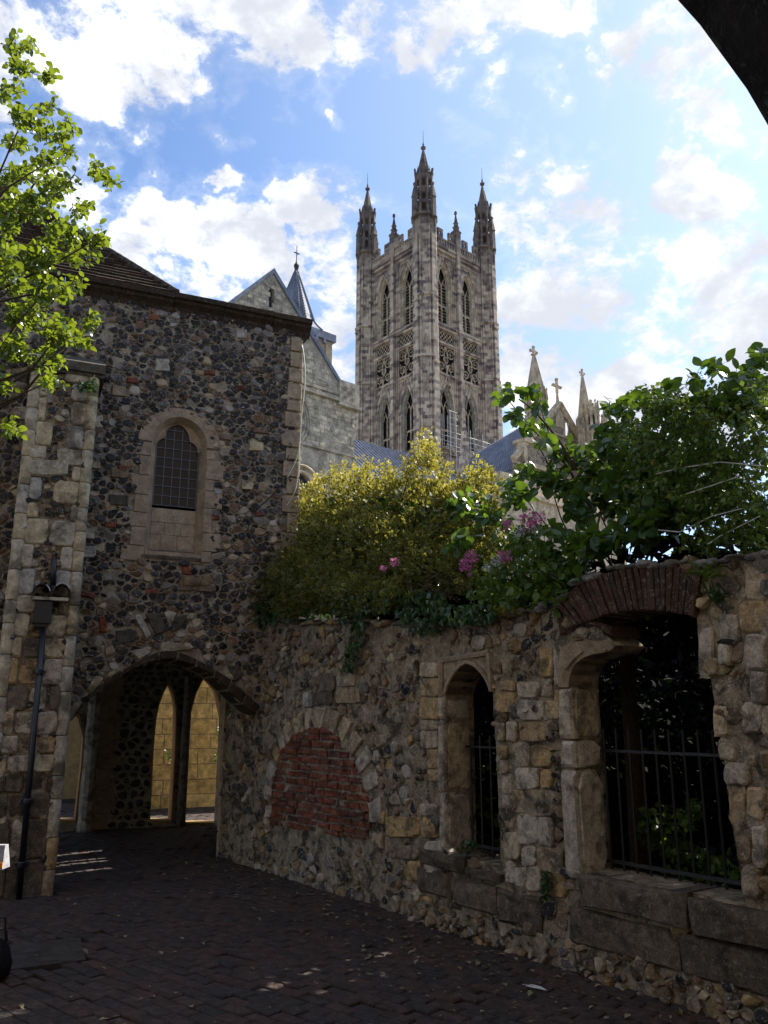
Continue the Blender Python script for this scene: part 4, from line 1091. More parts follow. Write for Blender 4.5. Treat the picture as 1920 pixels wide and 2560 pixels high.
rects.append([px8([(190, 520)])[0], px8([(630, 490)])[0], px8([(600, 140)])[0], px8([(190, 205)])[0]])
# broken springer of the wide opening
fr_in = px8([(1222, 440), (1228, 360), (1262, 270), (1330, 210), (1420, 175), (1500, 165), (1560, 150), (1600, 105)])
fr_out = px8([(1170, 440), (1170, 330), (1175, 200), (1190, 120), (1290, 85), (1400, 70), (1500, 72), (1585, 75)])
fi, fo = resample(fr_in, 14), resample(fr_out, 14); n = 14
rects.append(px8([(1165, 450), (1165, 90), (1420, 50), (1620, 50), (1620, 180), (1340, 300), (1225, 460)]))
dq = lambda i: -.24 + .19 * (i / 13) ** 2
V = [B.P(*p, .01) for p in fi] + [B.P(*p, .045) for p in fo] + [B.P(*p, dq(i)) for i, p in enumerate(fi)] + [B.P(*p, dq(i)) for i, p in enumerate(fo)]
F = [(i, i + 1, n + i + 1, n + i) for i in range(n - 1)] + [(2 * n + i, 2 * n + i + 1, i + 1, i) for i in range(n - 1)] + [(n + i, n + i + 1, 3 * n + i + 1, 3 * n + i) for i in range(n - 1)] + [(n - 1, 2 * n - 1, 4 * n - 1, 3 * n - 1), (2 * n + 0, 3 * n, n, 0)]
hs.add((V, F, [.3] * len(V)), .2)
m2 = MB(); m2.tube([B.P(x + .0, y, .025) for x, y in resample(px8([(1215, 290), (1260, 225), (1310, 180), (1345, 150)]), 8)], .018, .014, 6); hs.add((m2.v, m2.f, [.8] * len(m2.v)), .4)
hs.finish()
# brick arch over the wide opening
ab = Pieces('arch_brick', M['arch_brick'], gw, 300, False)
for it in voussoirs(B, resample(intr, 40), resample(extr, 40), 24, rng, -.29, .045, .007, .004, .005, .12, 1): ab.add(it[0], it[1])
for it in voussoirs(B, resample(px5([(470, 560), (565, 505), (700, 500), (770, 560)]), 10), resample(px5([(440, 400), (520, 420), (640, 470), (740, 490)]), 10), 4, rng, -.3, .02, .02, .01, .006): ab.add(it[0], it[1], 0)
ab.finish()
ringzone = ccw(resample(intr, 20) + resample(extr, 20)[::-1])
bf = Pieces('black_flint', M['flint'], gw, 300, False)
for x, y, a, b in ((1135, 820, 14, 34), (1132, 1010, 20, 50), (1136, 1140, 28, 34), (1132, 1250, 24, 26), (1138, 1345, 20, 36), (1142, 1460, 26, 42), (55, 1100, 34, 44), (40, 1165, 26, 30), (905, 610, 34, 40), (975, 610, 30, 40), (1090, 850, 26, 34), (265, 1760, 26, 40), (255, 1890, 24, 40)):
    q = px8([(x + a * math.cos(k * 1.05) * rng.uniform(.8, 1.1), y - b * math.sin(k * 1.05) * rng.uniform(.8, 1.1)) for k in range(6)]); rects.append(q)
    bf.add(pebble(B, q, 0, .03, rng, 8, .025, True, .1, .06), .2 if a != 34 or x < 100 else .68)
bf.finish()
bs.finish()
# rubble everywhere else
rb = Pieces('rubble_stone', [M['rubble'], M['flint'], M['blocky'], M['cream']], gw, 300, False)
bo_c = ccw(bo)
exc = rects + [bo_c, small, big, ringzone]
for (du, dv, ulo, uhi) in ((.088, .072, .05, 5.0), (.10, .08, 5.0, 9.6)):
    for (c, P) in cells(ulo, uhi, -.02, 2.75, du, dv, .34, rng, .8):
        if c[1] > topz(c[0]) + .0 or (c[0] < uF and c[1] > 2.1): continue
        if any(inside(c, e) for e in exc): continue
        if sum(inside(p, small) or inside(p, big) for p in P) > 2: continue
        ftg = c[0] > u_pl and c[1] < zl2 + .02
        if ftg: continue
        if (rng.random() < .10 or noise.noise(Vector((c[0] * 2.3, c[1] * 2.3, 9))) > .22) and not ftg: continue
        low = c[1] < 1.0 and c[0] < u_pl
        mt = rng.choices([0, 1, 2, 3], [7, 2, 1, .2] if ftg else [5, 6, 1, .3] if (low or c[0] < .9) else [8, 1.3, 1.3, .3])[0]
        t = rng.random() * (.75 if mt == 1 else 1)
        w_ = (.05 if ftg else 0) + rng.uniform(-.012, .012)
        rb.add(pebble(B, P, rng.uniform(.004, .014), rng.uniform(.006, .034), rng, 9, w_, rng.random() < .5, .2, .05 + (.05 if ftg else 0), mt != 1), t, mt)
for (c, P) in cells(u_pl - .1, 9.6, -.03, zl2 + .03, .062, .050, .36, rng, .8):
    if rng.random() < .3 or c[1] > zl2 + .01: continue
    mt = rng.choices([0, 1, 2, 3], [6, 4, .8, .3])[0]
    rb.add(pebble(B, P, rng.uniform(.002, .008), rng.uniform(.008, .03), rng, 8, .035 + rng.uniform(-.015, .015) + (zl2 - c[1]) * .12, rng.random() < .5, .22, .08, mt != 1), rng.random(), mt)
mb = MB(); sheet(mb, B, [(u_pl - .1, -.1), (uEnd, -.1), (uEnd, zl2), (u_pl - .1, zl2)], (), .08, .02, .03, .5, 0, 9, 5); mb.build('footing', M['mortar_dark'], gw)
rb.finish()
# coping of flints and rough stones bedded along the top
cp = Pieces('coping_stone', [M['coping'], M['rubble']], gw, 300, True)
u = 1.0
while u < 9.2:
    z = topz(u)
    for row in range(4):
        sx, sy_, sz = rng.uniform(.035, .085), rng.uniform(.04, .08), rng.uniform(.014, .034)
        c = B.P(u + rng.uniform(-.03, .03), z + rng.uniform(-.01, .025), .01 - row * .12)
        ellV = []; n = 8
        for (rr, hh) in ((.6, -.8), (1, -.1), (.8, .6), (.3, .98)):
            for k in range(n):
                t = 2 * math.pi * k / n; q = rr * (1 + rng.uniform(-.28, .28))
                ellV.append(c + B.U * (math.cos(t) * q * sx) + B.N * (math.sin(t) * q * sy_) + Vector((0, 0, hh * sz)))
        F = [(i * n + k, i * n + (k + 1) % n, (i + 1) * n + (k + 1) % n, (i + 1) * n + k) for i in range(3) for k in range(n)] + [tuple(range(3 * n, 4 * n))]
        cp.add((ellV, F, [.3] * len(ellV)), rng.random(), 0 if u > 3.6 else 1)
    u += rng.uniform(.06, .12)
cp.finish()

# iron grilles
def grille(label, u0, u1, z0, zr, zt, nb, depth, spear):
    g = thing('iron_grille', label, 'grille', B.P((u0 + u1) / 2, z0, depth), 'black iron grilles in the wall openings')
    for zz_, r_ in ((z0 + .05, .012), (zr, .009)):
        m = MB(); m.fbox(B, u0, u1, zz_ - r_, zz_ + r_, depth - .008, depth + .008); m.build('rail', M['iron'], g)
    for i in range(nb):
        u = u0 + (u1 - u0) * (i + .5) / nb; m = MB()
        m.tube([B.P(u, z0 - .02, depth), B.P(u, zt, depth), B.P(u, zt + spear, depth)], .009, .009, 6)
        m.build('bar', M['iron'], g)
grille('small black iron grille in the narrow pointed opening', u0s, u1s + .03, ssill, B.px(1212, 1868, -.2)[1], B.px(1212, 1868, -.2)[1] + .08, 5, -.2, .01)
grille('wide black iron grille with tall bars in the broken brick-arched opening', uBL, rightedge[-1][0], bsill + .0, B.px(1650, 1881, -.3)[1], B.px(1650, 1835, -.3)[1], 11, -.24, .03)

# ------------------------------------------------------------------ wall lamp and pipe on the buttress
def c6(pts): return Q.pxs([(x / 2.404, 1380 + y / 2.404) for x, y in pts], .06)
lamp = thing('wall_lamp', 'black twin-hooded lamp box fixed to the buttress above the pipe', 'lamp', Q.P(*c6([(250, 370)])[0], .03))
(a, z0), (b, z1) = c6([(192, 428), (318, 305)])
mb = MB(); mb.fbox(Q, a, b, z0, z1, .0, .14, .5, 0, .006); mb.build('lamp_box', M['black'], lamp)
mb = MB(); mb.fbox(Q, a + .03, a + .05, z1 - .012, z1 + .004, .141, .15); mb.fbox(Q, a + .02, b - .04, z0 - .035, z0 - .001, .03, .1); mb.build('bracket', M['black'], lamp)
for cx, in ((245,), (366,)):
    (uc, zb), (ue, _), (_, zt_) = c6([(cx, 275), (cx + 58, 275), (cx, 196)])
    hw_ = ue - uc; hh_ = zt_ - zb; m = MB(); n = 14
    A = [(uc + hw_ * math.cos(math.pi * i / n), zb + hh_ * math.sin(math.pi * i / n)) for i in range(n + 1)]
    m.strip([Q.P(x, y, .01) for x, y in A], [Q.P(x, y, .16) for x, y in A], False)
    A2 = [(uc + (x - uc) * .93, zb + (y - zb) * .93) for x, y in A]
    m.strip([Q.P(x, y, .16) for x, y in A], [Q.P(x, y, .16) for x, y in A2], False); m.strip([Q.P(x, y, .16) for x, y in A2], [Q.P(x, y, .01) for x, y in A2], False)
    m.build('hood', M['black'], lamp)
    m = MB(); m.tube([Q.P(x, y, .162) for x, y in (A[3:11] if cx > 300 else A[2:6])], .006, .006, 6); m.build('hood_rim', M['galv'], lamp)
mb = MB(); (ua, za), (ub, zb) = c6([(195, 290), (410, 276)]); mb.fbox(Q, ua, ub, za, za + .03, .0, .15, .6); mb.build('shelf', M['cream'], lamp)
pipe = thing('downpipe', 'black iron pipe running down the buttress below the lamp box', 'pipe', Q.P(*c6([(120, 2100)])[0], .05))
pts = c6([(262, 440), (246, 560), (228, 740), (203, 990), (185, 1180), (160, 1480), (140, 1780), (118, 2020), (108, 2130)])
mb = MB(); mb.tube([Q.P(u, v, .07) for u, v in pts[:1] + pts[-1:]], .028, .028, 10); mb.build('pipe', M['black'], pipe, True)
for x, y in ((225, 720), (160, 1500), (120, 1880)):
    u, v = c6([(x, y)])[0]; mb = MB(); tt = (v - pts[-1][1]) / (pts[0][1] - pts[-1][1]); u = pts[-1][0] + (pts[0][0] - pts[-1][0]) * tt
    mb.lathe(Q.P(u, v, .07), [(.040, -.02), (.042, -.005), (.042, .02), (.036, .03)], 10); mb.fbox(Q, u - .06, u + .06, v - .01, v + .01, .0, .06); mb.build('bracket', M['black'], pipe)
mb = MB(); (u, v), (u2, v2) = c6([(318, 200), (325, 40)]); mb.tube([Q.P(u, v, .05), Q.P(u2, v2, .05)], .028, .028, 8); up = mb.build('short_pipe', M['black'], pipe, True)

# ------------------------------------------------------------------ cables at the house corner
def cable(label, pts, r, m, w_):
    P = [H.P(*H.px(x, y, w), w) for (x, y), w in zip(pts, w_)]
    # smooth
    for _ in range(2):
        q = [P[0]]
        for a, b in zip(P, P[1:]): q += [a * .75 + b * .25, a * .25 + b * .75]
        P = q + [P[-1]]
    mb = MB(); mb.tube(P, r, r, 6); o = mb.build('cable', m, None, True, 'c'); tag(o, label, 'cable', 'cables hanging at the house corner')
cable('pale cable bulging out from the house corner below the cornice', [(754, 862), (759, 880), (764, 940), (760, 985), (752, 1050), (750, 1110), (742, 1150), (718, 1195)], .007, M['white_wire'], [.03, .05, .08, .08, .06, .05, .05, .04])
cable('thin black cable looping across the flint wall left of the quoins', [(718, 1195), (680, 1240), (640, 1275), (623, 1300), (619, 1330), (628, 1355), (650, 1375)], .007, M['black'], [.05] * 7)
cable('thin pale cable hanging straight down the quoins', [(748, 1105), (747, 1170), (742, 1215), (733, 1240), (716, 1265)], .005, M['white_wire'], [.05] * 5)

# ------------------------------------------------------------------ gatehouse the camera looks out from
gate = thing('gatehouse', 'dark stone gateway arch, its curved edge close in the top right corner', 'gatehouse', (0, .9, 0))
GT = Frame((0, 1.0, 0), (1, 0))
cxg, czg, Rg = -.573, 1.99, 1.2
ao = [(cxg + Rg * math.cos(math.pi * i / 30), czg + Rg * math.sin(math.pi * i / 30)) for i in range(31)]
hole = [(cxg - Rg, -.04), (cxg + Rg, -.04)] + ao
mb = MB(); sheet(mb, GT, [(-9, -.05), (9, -.05), (9, 8.8), (-9, 8.8)], [hole], .5)
lp = [(cxg + Rg, -.04)] + ao + [(cxg - Rg, -.04)]
mb.strip([GT.P(*p, 0) for p in lp], [GT.P(*p, .35) for p in lp], False)
g2 = [(cxg + (p[0] - cxg) * 1.12, p[1] + (.1 if p[1] > 1 else 0)) for p in lp]
mb.strip([GT.P(*p, .35) for p in lp], [GT.P(*p, .35) for p in g2], False); mb.strip([GT.P(*p, .35) for p in g2], [GT.P(*p, 6) for p in g2], False)
mb.add([(-9, 1, 8.8), (9, 1, 8.8), (9, -6, 8.8), (-9, -6, 8.8), (-9, -6, -.05), (9, -6, -.05)], [(0, 1, 2, 3), (3, 2, 5, 4)])
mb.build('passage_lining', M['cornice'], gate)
G2 = Frame((0, 1.06, 0), (1, 0)); h2 = [(cxg + (x - cxg) * 1.10, y + (.13 if y > 1 else 0)) for x, y in hole]
mb = MB(); sheet(mb, G2, [(-9, -.05), (9, -.05), (9, 8.8), (-9, 8.8)], [h2], .5); mb.build('wall', M['gatestone'], gate)

# ================================================================== THE CATHEDRAL
A_ = R(49); UR = Vector((math.sin(A_), math.cos(A_), 0)); UL = Vector((-UR.y, UR.x, 0))
rng = random.Random(41)
T0 = at_y(1062, 650, 88.0); T0 = Vector((T0.x, T0.y, 0)); S = 10.8
ZT = 57.6
tower = thing('bell_tower', 'tall gothic stone bell tower with pinnacled corner turrets, behind the shrubs', 'tower', T0)
corners = [T0, T0 + UR * S, T0 + UR * S + UL * S, T0 + UL * S]
def tube2(mb, fr, pts, w_, r_, n=4, tint=.5): mb.tube([fr.P(u, v, w_) for u, v in pts], r_, r_, n, tint)
def arcpts(cx, vs, hw, va, n=8): return arch(cx, 0, vs, hw, va, n, False)
def ring_pts(cx, cy, r, n=12): return [(cx + r * math.cos(2 * math.pi * i / n), cy + r * math.sin(2 * math.pi * i / n)) for i in range(n)]
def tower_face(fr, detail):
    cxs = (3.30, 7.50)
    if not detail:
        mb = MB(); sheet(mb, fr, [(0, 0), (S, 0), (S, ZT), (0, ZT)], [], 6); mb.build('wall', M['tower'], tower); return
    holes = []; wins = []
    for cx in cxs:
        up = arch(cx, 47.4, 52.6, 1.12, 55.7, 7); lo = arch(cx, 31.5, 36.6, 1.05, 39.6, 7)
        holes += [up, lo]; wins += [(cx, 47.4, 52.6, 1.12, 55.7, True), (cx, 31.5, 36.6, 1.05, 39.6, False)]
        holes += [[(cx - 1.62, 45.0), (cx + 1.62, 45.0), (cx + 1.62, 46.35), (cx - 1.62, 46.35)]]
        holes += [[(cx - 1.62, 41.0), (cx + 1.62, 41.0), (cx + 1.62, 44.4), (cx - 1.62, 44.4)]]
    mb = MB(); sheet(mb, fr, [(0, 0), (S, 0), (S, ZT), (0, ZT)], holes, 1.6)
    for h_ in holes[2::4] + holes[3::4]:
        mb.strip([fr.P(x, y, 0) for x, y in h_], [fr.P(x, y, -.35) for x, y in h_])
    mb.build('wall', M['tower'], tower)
    mb = MB()
    for h_ in holes[2::4] + holes[3::4]: mb.add([fr.P(x, y, -.35) for x, y in h_], [(0, 1, 2, 3)])
    mb.build('panel_back', M['recess'], tower)
    for cx, v0, vs, hw, va, louv in wins:
        wt = thing('window', None, None, fr.P(cx, v0, -1)); wt.parent = tower; wt.matrix_parent_inverse = parent_inv(tower)
        mb = MB(); o = arch(cx, v0, vs, hw, va, 7); ih = hw * .70; dp = -.62
        i_ = arch(cx, v0 + .1, vs, ih, va - .6, 7); m_ = arch(cx, v0, vs, hw * .9, va - .15, 7); m2 = arch(cx, v0, vs, hw * .80, va - .3, 7)
        mb.strip([fr.P(x, y, 0) for x, y in o], [fr.P(x, y, -.22) for x, y in m_]); mb.strip([fr.P(x, y, -.22) for x, y in m_], [fr.P(x, y, -.26) for x, y in m2])
        mb.strip([fr.P(x, y, -.26) for x, y in m2], [fr.P(x, y, dp) for x, y in i_]); mb.build('splay', M['pale' if louv else 'gable'], wt)
        mb = MB(); mb.add([fr.P(x, y, dp - .25) for x, y in i_], [tuple(range(len(i_)))]); mb.build('pane', M['recess'], wt)
        mb = MB(); mb.fbox(fr, cx - .06, cx + .06, v0, vs + .2, dp - .1, dp + .08)
        for s in (-1, 1):
            mb.tube([fr.P(cx, vs + .1, dp), fr.P(cx + s * ih * .45, vs + .9, dp), fr.P(cx + s * ih * .8, vs + 1.25 * (va - vs) / 3, dp)], .05, .05, 4)
            a2 = arcpts(cx + s * ih * .5, vs - .2, ih * .45, vs + .65, 4); tube2(mb, fr, a2, dp, .045)
            zm = v0 + (vs - v0) * .5; a3 = arcpts(cx + s * ih * .5, zm - .5, ih * .45, zm + .2, 4); tube2(mb, fr, a3, dp, .045)
        zm = v0 + (vs - v0) * .5; mb.fbox(fr, cx - ih, cx + ih, zm - .08, zm + .08, dp - .08, dp + .06)
        mb.build('tracery', M['pale'], wt)
        if louv:
            for k in range(13):
                z = v0 + .35 + k * .42
                for s in (-1, 1):
                    m = MB(); u0, u1 = (cx - ih, cx - .07) if s < 0 else (cx + .07, cx + ih)
                    m.hexa([fr.P(u0, z, dp + .05), fr.P(u1, z, dp + .05), fr.P(u1, z + .2, dp - .2), fr.P(u0, z + .2, dp - .2), fr.P(u0, z + .07, dp + .05), fr.P(u1, z + .07, dp + .05), fr.P(u1, z + .27, dp - .2), fr.P(u0, z + .27, dp - .2)])
                    m.build('louvre', M['gable'], wt)
        mb = MB()
        hood = arcpts(cx, vs - .3, hw + .12, va + .22, 7)
        if louv: tube2(mb, fr, hood, .06, .09)
        else:
            tube2(mb, fr, hood, .06, .11)
            for s in (-1, 1): tube2(mb, fr, [(cx + s * .75, va - .9), (cx + s * .38, va + .1), (cx + s * .12, va + .8), (cx, va + 1.9)], .1, .08)
            mb.lathe(fr.P(cx, va + 1.8, .1), [(.08, 0), (.26, .2), (.26, .4), (.06, .6)], 6)
        mb.build('hood_mould', M['tower'], wt)
    # lattice and quatrefoil bands
    for cx in cxs:
        mb = MB()
        for k in range(7):
            u = cx - 1.62 + k * .54
            for a, b in (((u, 45.05), (u + .54, 45.68)), ((u, 45.68), (u + .54, 45.05)), ((u, 45.68), (u + .54, 46.3)), ((u, 46.3), (u + .54, 45.68))):
                if b[0] < cx + 1.65: mb.tube([fr.P(*a, -.06), fr.P(*b, -.06)], .045, .045, 4)
        mb.build('lattice_band', M['pale'], tower)
        mb = MB()
        for q in ((-.82, 43.6, .62), (.82, 43.6, .62), (-1.35, 42.4, .3), (0, 42.7, .42), (1.35, 42.4, .3), (-.75, 41.8, .5), (.75, 41.8, .5), (0, 44.15, .24)):
            P = [fr.P(x, y, -.05) for x, y in ring_pts(cx + q[0], q[1], q[2] * .92)]; mb.tube(P, .055, .055, 4, .5, 0, True)
            for k in range(4):
                a = math.pi / 4 + k * math.pi / 2; c = (cx + q[0] + math.cos(a) * q[2] * .48, q[1] + math.sin(a) * q[2] * .48)
                mb.tube([fr.P(x, y, -.12) for x, y in ring_pts(*c, q[2] * .36, 7)], .035, .035, 3, .5, 0, True)
        for s in (-1, 1): tube2(mb, fr, [(cx, 44.3), (cx + s * .3, 43), (cx + s * .1, 42.2), (cx + s * .9, 41.05)], -.05, .05)
        mb.build('quatrefoil_panel', M['pale'], tower)
    # shafts, pilaster, strings
    mb = MB()
    for u, r_ in ((1.5, .09), (1.72, .07), (4.95, .09), (5.85, .09), (9.1, .07), (9.32, .09), (1.98, .06), (8.85, .06), (4.68, .06), (6.12, .06)):
        mb.fbox(fr, u - r_, u + r_, 30, 56.9, 0.0, .10 + r_ * .8)
    mb.build('wall_shaft', M['tower'], tower)
    mb = MB()
    mb.fbox(fr, 5.12, 5.68, 28, 47, 0, .62); mb.fbox(fr, 5.16, 5.64, 47, 57.3, 0, .5); mb.fbox(fr, 5.08, 5.72, 40.2, 40.4, 0, .7); mb.fbox(fr, 5.08, 5.72, 46.9, 47.1, 0, .7); mb.fbox(fr, 5.1, 5.7, 52.6, 52.75, 0, .62)
    mb.fbox(fr, 4.98, 5.82, 57.3, 60.4, -.3, .52); mb.fbox(fr, 4.9, 5.9, 60.4, 60.6, -.36, .58)
    c = fr.P(5.4, 60.6, .11); mb.lathe(c, [(.55, 0), (.09, 2.5), (.24, 2.6), (.24, 2.8), (.04, 3.05)], 4, 0)
    for s in (0, 1, 2): mb.lathe(fr.P(5.4, 60.6 + s * .6, .11), [(.56 - s * .12, 0), (.62 - s * .12, .08), (.48 - s * .12, .16)], 4, math.pi / 4)
    mb.build('pilaster', M['tower'], tower)
    mb = MB()
    for z, h_, w_ in ((46.4, .22, .25), (46.85, .2, .32), (44.55, .25, .2), (40.6, .18, .18), (56.75, .35, .3), (57.2, .2, .42), (30.9, .3, .3), (56.2, .12, .15)):
        mb.fbox(fr, 1.4, S - 1.4, z, z + h_, .0, w_)
    for k in range(34): mb.fbox(fr, 1.55 + k * .235, 1.55 + k * .235 + .10, 46.63, 46.85, .0, .26)
    mb.build('string_course', M['tower'], tower)
    # small carved panels in the spandrels
    mb = MB()
    for cx in cxs:
        for s in (-1, 1):
            mb.tube([fr.P(x, y, .04) for x, y in ring_pts(cx + s * 1.05, 55.75, .33, 8)], .07, .07, 4, .5, 0, True)
            tube2(mb, fr, [(cx + s * 1.35, 52), (cx + s * 1.4, 54.5), (cx + s * .9, 55.5), (cx + s * .25, 56.2)], .04, .05)
            tube2(mb, fr, [(cx + s * 1.35, 36), (cx + s * 1.4, 38.5), (cx + s * .9, 39.6), (cx + s * .3, 40.5)], .04, .05)
            mb.tube([fr.P(x, y, .04) for x, y in ring_pts(cx + s * 1.15, 40.0, .3, 8)], .06, .06, 4, .5, 0, True)
    mb.build('carved_panel', M['tower'], tower)
    # parapet: pierced band and merlons
    mb = MB(); mb.fbox(fr, 1.4, S - 1.4, 57.4, 57.65, .1, .4); mb.fbox(fr, 1.4, S - 1.4, 58.35, 58.55, .08, .42)
    u = 1.5
    while u < S - 1.4: mb.fbox(fr, u, u + .2, 57.65, 58.35, .12, .36); u += .46
    mb.build('parapet', M['tower'], tower)
    for u in (2.0, 3.9, 6.4, 8.3):
        mb = MB(); mb.fbox(fr, u - .1, u + .22, 58.55, 59.8, .12, .36); mb.fbox(fr, u + .52, u + .84, 58.55, 59.8, .12, .36); mb.fbox(fr, u + .22, u + .52, 58.55, 58.9, .12, .36); mb.fbox(fr, u + .22, u + .52, 59.4, 59.8, .12, .36)
        mb.build('merlon', M['tower'], tower)
frR = Frame(corners[0], UR); frL = Frame(corners[3], -UL); frB1 = Frame(corners[1], UL); frB2 = Frame(corners[2], -UR)
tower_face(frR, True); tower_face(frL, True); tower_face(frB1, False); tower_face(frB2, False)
mb = MB(); mb.add([c + Vector((0, 0, ZT - .1)) for c in corners], [(0, 1, 2, 3)]); mb.build('tower_roof', M['lead'], tower)
def turret(c, k_=1.0, idx=0):
    t = thing('turret', None, None, c); t.parent = tower; t.matrix_parent_inverse = parent_inv(tower)
    a0 = math.atan2(UR.y, UR.x); r_ = 1.42 * k_
    mb = MB()
    mb.lathe(c, [(r_ * 1.06, 0), (r_ * 1.06, 31.5), (r_, 32), (r_, 48), (r_ * .97, 48.5), (r_ * .97, 60.0)], 8, a0)
    for k in range(8):
        a = a0 + (k + .5) * math.pi / 4; e = Vector((math.cos(a), math.sin(a), 0))
        mb.tube([c + e * r_ * 1.02 + Vector((0, 0, 20)), c + e * r_ * .99 + Vector((0, 0, 60))], .17, .15, 5)
    for d in (UR, -UR, UL, -UL):       # set-back buttresses either side of the octagon
        f = Frame(c + d * r_ * .93 - Vector((-d.y, d.x, 0)) * .5, Vector((-d.y, d.x, 0)), d)
        mb.fbox(f, .1, .9, 20, 40.9, 0, .42); mb.fbox(f, .15, .85, 40.9, 48.7, 0, .34); mb.fbox(f, .2, .8, 48.7, 57.5, 0, .26)
        mb.fbox(f, .08, .92, 40.8, 41.0, 0, .52); mb.fbox(f, .12, .88, 48.6, 48.8, 0, .44)
    mb.build('shaft', M['tower'], t)
    mb = MB()
    for z in (31.6, 41.6, 49.4, 60.0): mb.lathe(c + Vector((0, 0, z)), [(r_, -.1), (r_ + .30, .0), (r_ + .30, .14), (r_, .38)], 8, a0)
    mb.build('string_course', M['tower'], t)
    mb = MB()                          # blind tracery panels up the faces
    for k in range(8):
        a = a0 + k * math.pi / 4; d = Vector((math.cos(a), math.sin(a), 0)); s_ = Vector((-d.y, d.x, 0)); f = Frame(c + d * r_ * .945 - s_ * .5, s_, d)
        for z in (33.2, 37.4, 43.3, 46.8, 52.0, 56.0):
            tube2(mb, f, [(.22, z - .9), (.24, z + .3), (.5, z + 1.1), (.76, z + .3), (.78, z - .9)], .03, .05, 3)
            mb.tube([f.P(x, y, .02) for x, y in ring_pts(.5, z + .1, .19, 6)], .05, .05, 3, .5, 0, True)
    mb.build('blind_tracery', M['tower'], t)
    # lantern stage
    mb = MB(); rl = 1.08 * k_
    for k in range(8):
        a = a0 + (k + .5) * math.pi / 4; e = Vector((math.cos(a), math.sin(a), 0))
        mb.tube([c + e * rl + Vector((0, 0, 60.2)), c + e * rl * .93 + Vector((0, 0, 66.0))], .2, .17, 5)
        mb.tube([c + e * rl * .95 + Vector((0, 0, 65.9)), c + e * rl * 1.10 + Vector((0, 0, 66.9))], .17, .14, 4)
        mb.tube([c + e * rl * 1.25 + Vector((0, 0, 60.2)), c + e * rl * .98 + Vector((0, 0, 63.4))], .26, .1, 4)
    for z, h_ in ((60.2, .7), (61.9, .5), (63.3, 1.0), (65.2, 1.3)): mb.lathe(c + Vector((0, 0, z)), [(rl * .90, 0), (rl * .98, h_ * .2), (rl * .98, h_ * .8), (rl * .9, h_)], 8, a0)
    mb.build('lantern', M['tower'], t)
    mb = MB(); mb.lathe(c + Vector((0, 0, 66.3)), [(.82 * k_, 0), (.66, .5), (.12, 3.6), (.30, 3.75), (.34, 3.95), (.12, 4.15), (.12, 4.4), (.04, 4.7), (.02, 6.4)], 8, a0)
    for k in range(8):
        a = a0 + (k + .5) * math.pi / 4; e = Vector((math.cos(a), math.sin(a), 0)); mb.tube([c + e * .80 * k_ + Vector((0, 0, 66.3)), c + e * .1 + Vector((0, 0, 69.9))], .07, .03, 3)
        mb.tube([c + e * .92 * k_ + Vector((0, 0, 66.0)), c + e * .72 * k_ + Vector((0, 0, 67.4))], .13, .03, 4)
    mb.build('spire', M['tower'], t)
    for d in (UR, -UR, UL, -UL):
        mb = MB(); q = c + d * 1.55 * k_
        mb.lathe(q, [(.40, 59.8), (.36, 62.4), (.46, 62.5), (.40, 62.65), (.12, 64.1), (.2, 64.2), (.2, 64.45), (.05, 64.6)], 4, a0)
        mb.hexa([q - d * .5 + Vector((x, y, z)) for z in (60.2, 61.9) for x, y in ((-.12, -.12), (.12, -.12), (.12, .12), (-.12, .12))])
        mb.build('pinnacle', M['tower'], t)
turret(corners[0], 1.0); turret(corners[1] , .92); turret(corners[3], .92); turret(corners[2], .92)
# leadwork pipe on the left face
mb = MB(); mb.fbox(frL, .95, 1.15, 25, 42, .1, .45); mb.build('lead_pipe', M['lead'], tower)

# scaffold at the foot of the right face
sc = thing('scaffold', 'galvanised tube scaffold with railings at the foot of the bell tower', 'scaffold', frR.P(3, 25, 1))
def pole(a, b, r=.05):
    m = MB(); m.tube([a, b], r, r, 5); m.build('pole', M['galv'], sc)
FX = Frame(frR.P(0, 0, .9), UR)
for u in (1.5, 2.4, 4.8, 6.9, 9.0):
    for w_ in (0, 1.3): pole(FX.P(u, 25 if u < 5 else 30, w_), FX.P(u, 33.6 if u > 3 else 35.2, w_))
for z in (26.8, 30.6, 31.1, 32.1, 32.7):
    for w_ in (0.0, 1.3): pole(FX.P(.8, z, w_), FX.P(9.6 if z > 30 else 4.9, z, w_), .04)
for z in (33.6, 34.4, 35.2): pole(FX.P(1.3, z, 1.3), FX.P(2.7, z, 1.3), .04)
pole(FX.P(1.6, 31, 1.35), FX.P(4.7, 26.8, 1.35)); pole(FX.P(1.6, 28.5, 1.35), FX.P(4.7, 25, 1.35)); pole(FX.P(5.2, 32.5, 1.35), FX.P(7.8, 28.5, 1.35))
for z, u1 in ((30.75, 9.5), (26.9, 4.9)):
    m = MB(); m.fbox(FX, .8, u1, z, z + .12, .02, 1.28); m.build('platform', M['gable'], sc)
cone = MB(); pc_ = at_y(1163, 1190, 84); cone.lathe((pc_.x, pc_.y, 0), [(.9, 0), (.9, 26), (.85, 27.5), (.12, 33.2), (.05, 33.6)], 6); o = cone.build('stone_pinnacle', M['tower'], None, False)
tag(o, 'plain grey stone pinnacle standing in front of the tower scaffold', 'pinnacle')

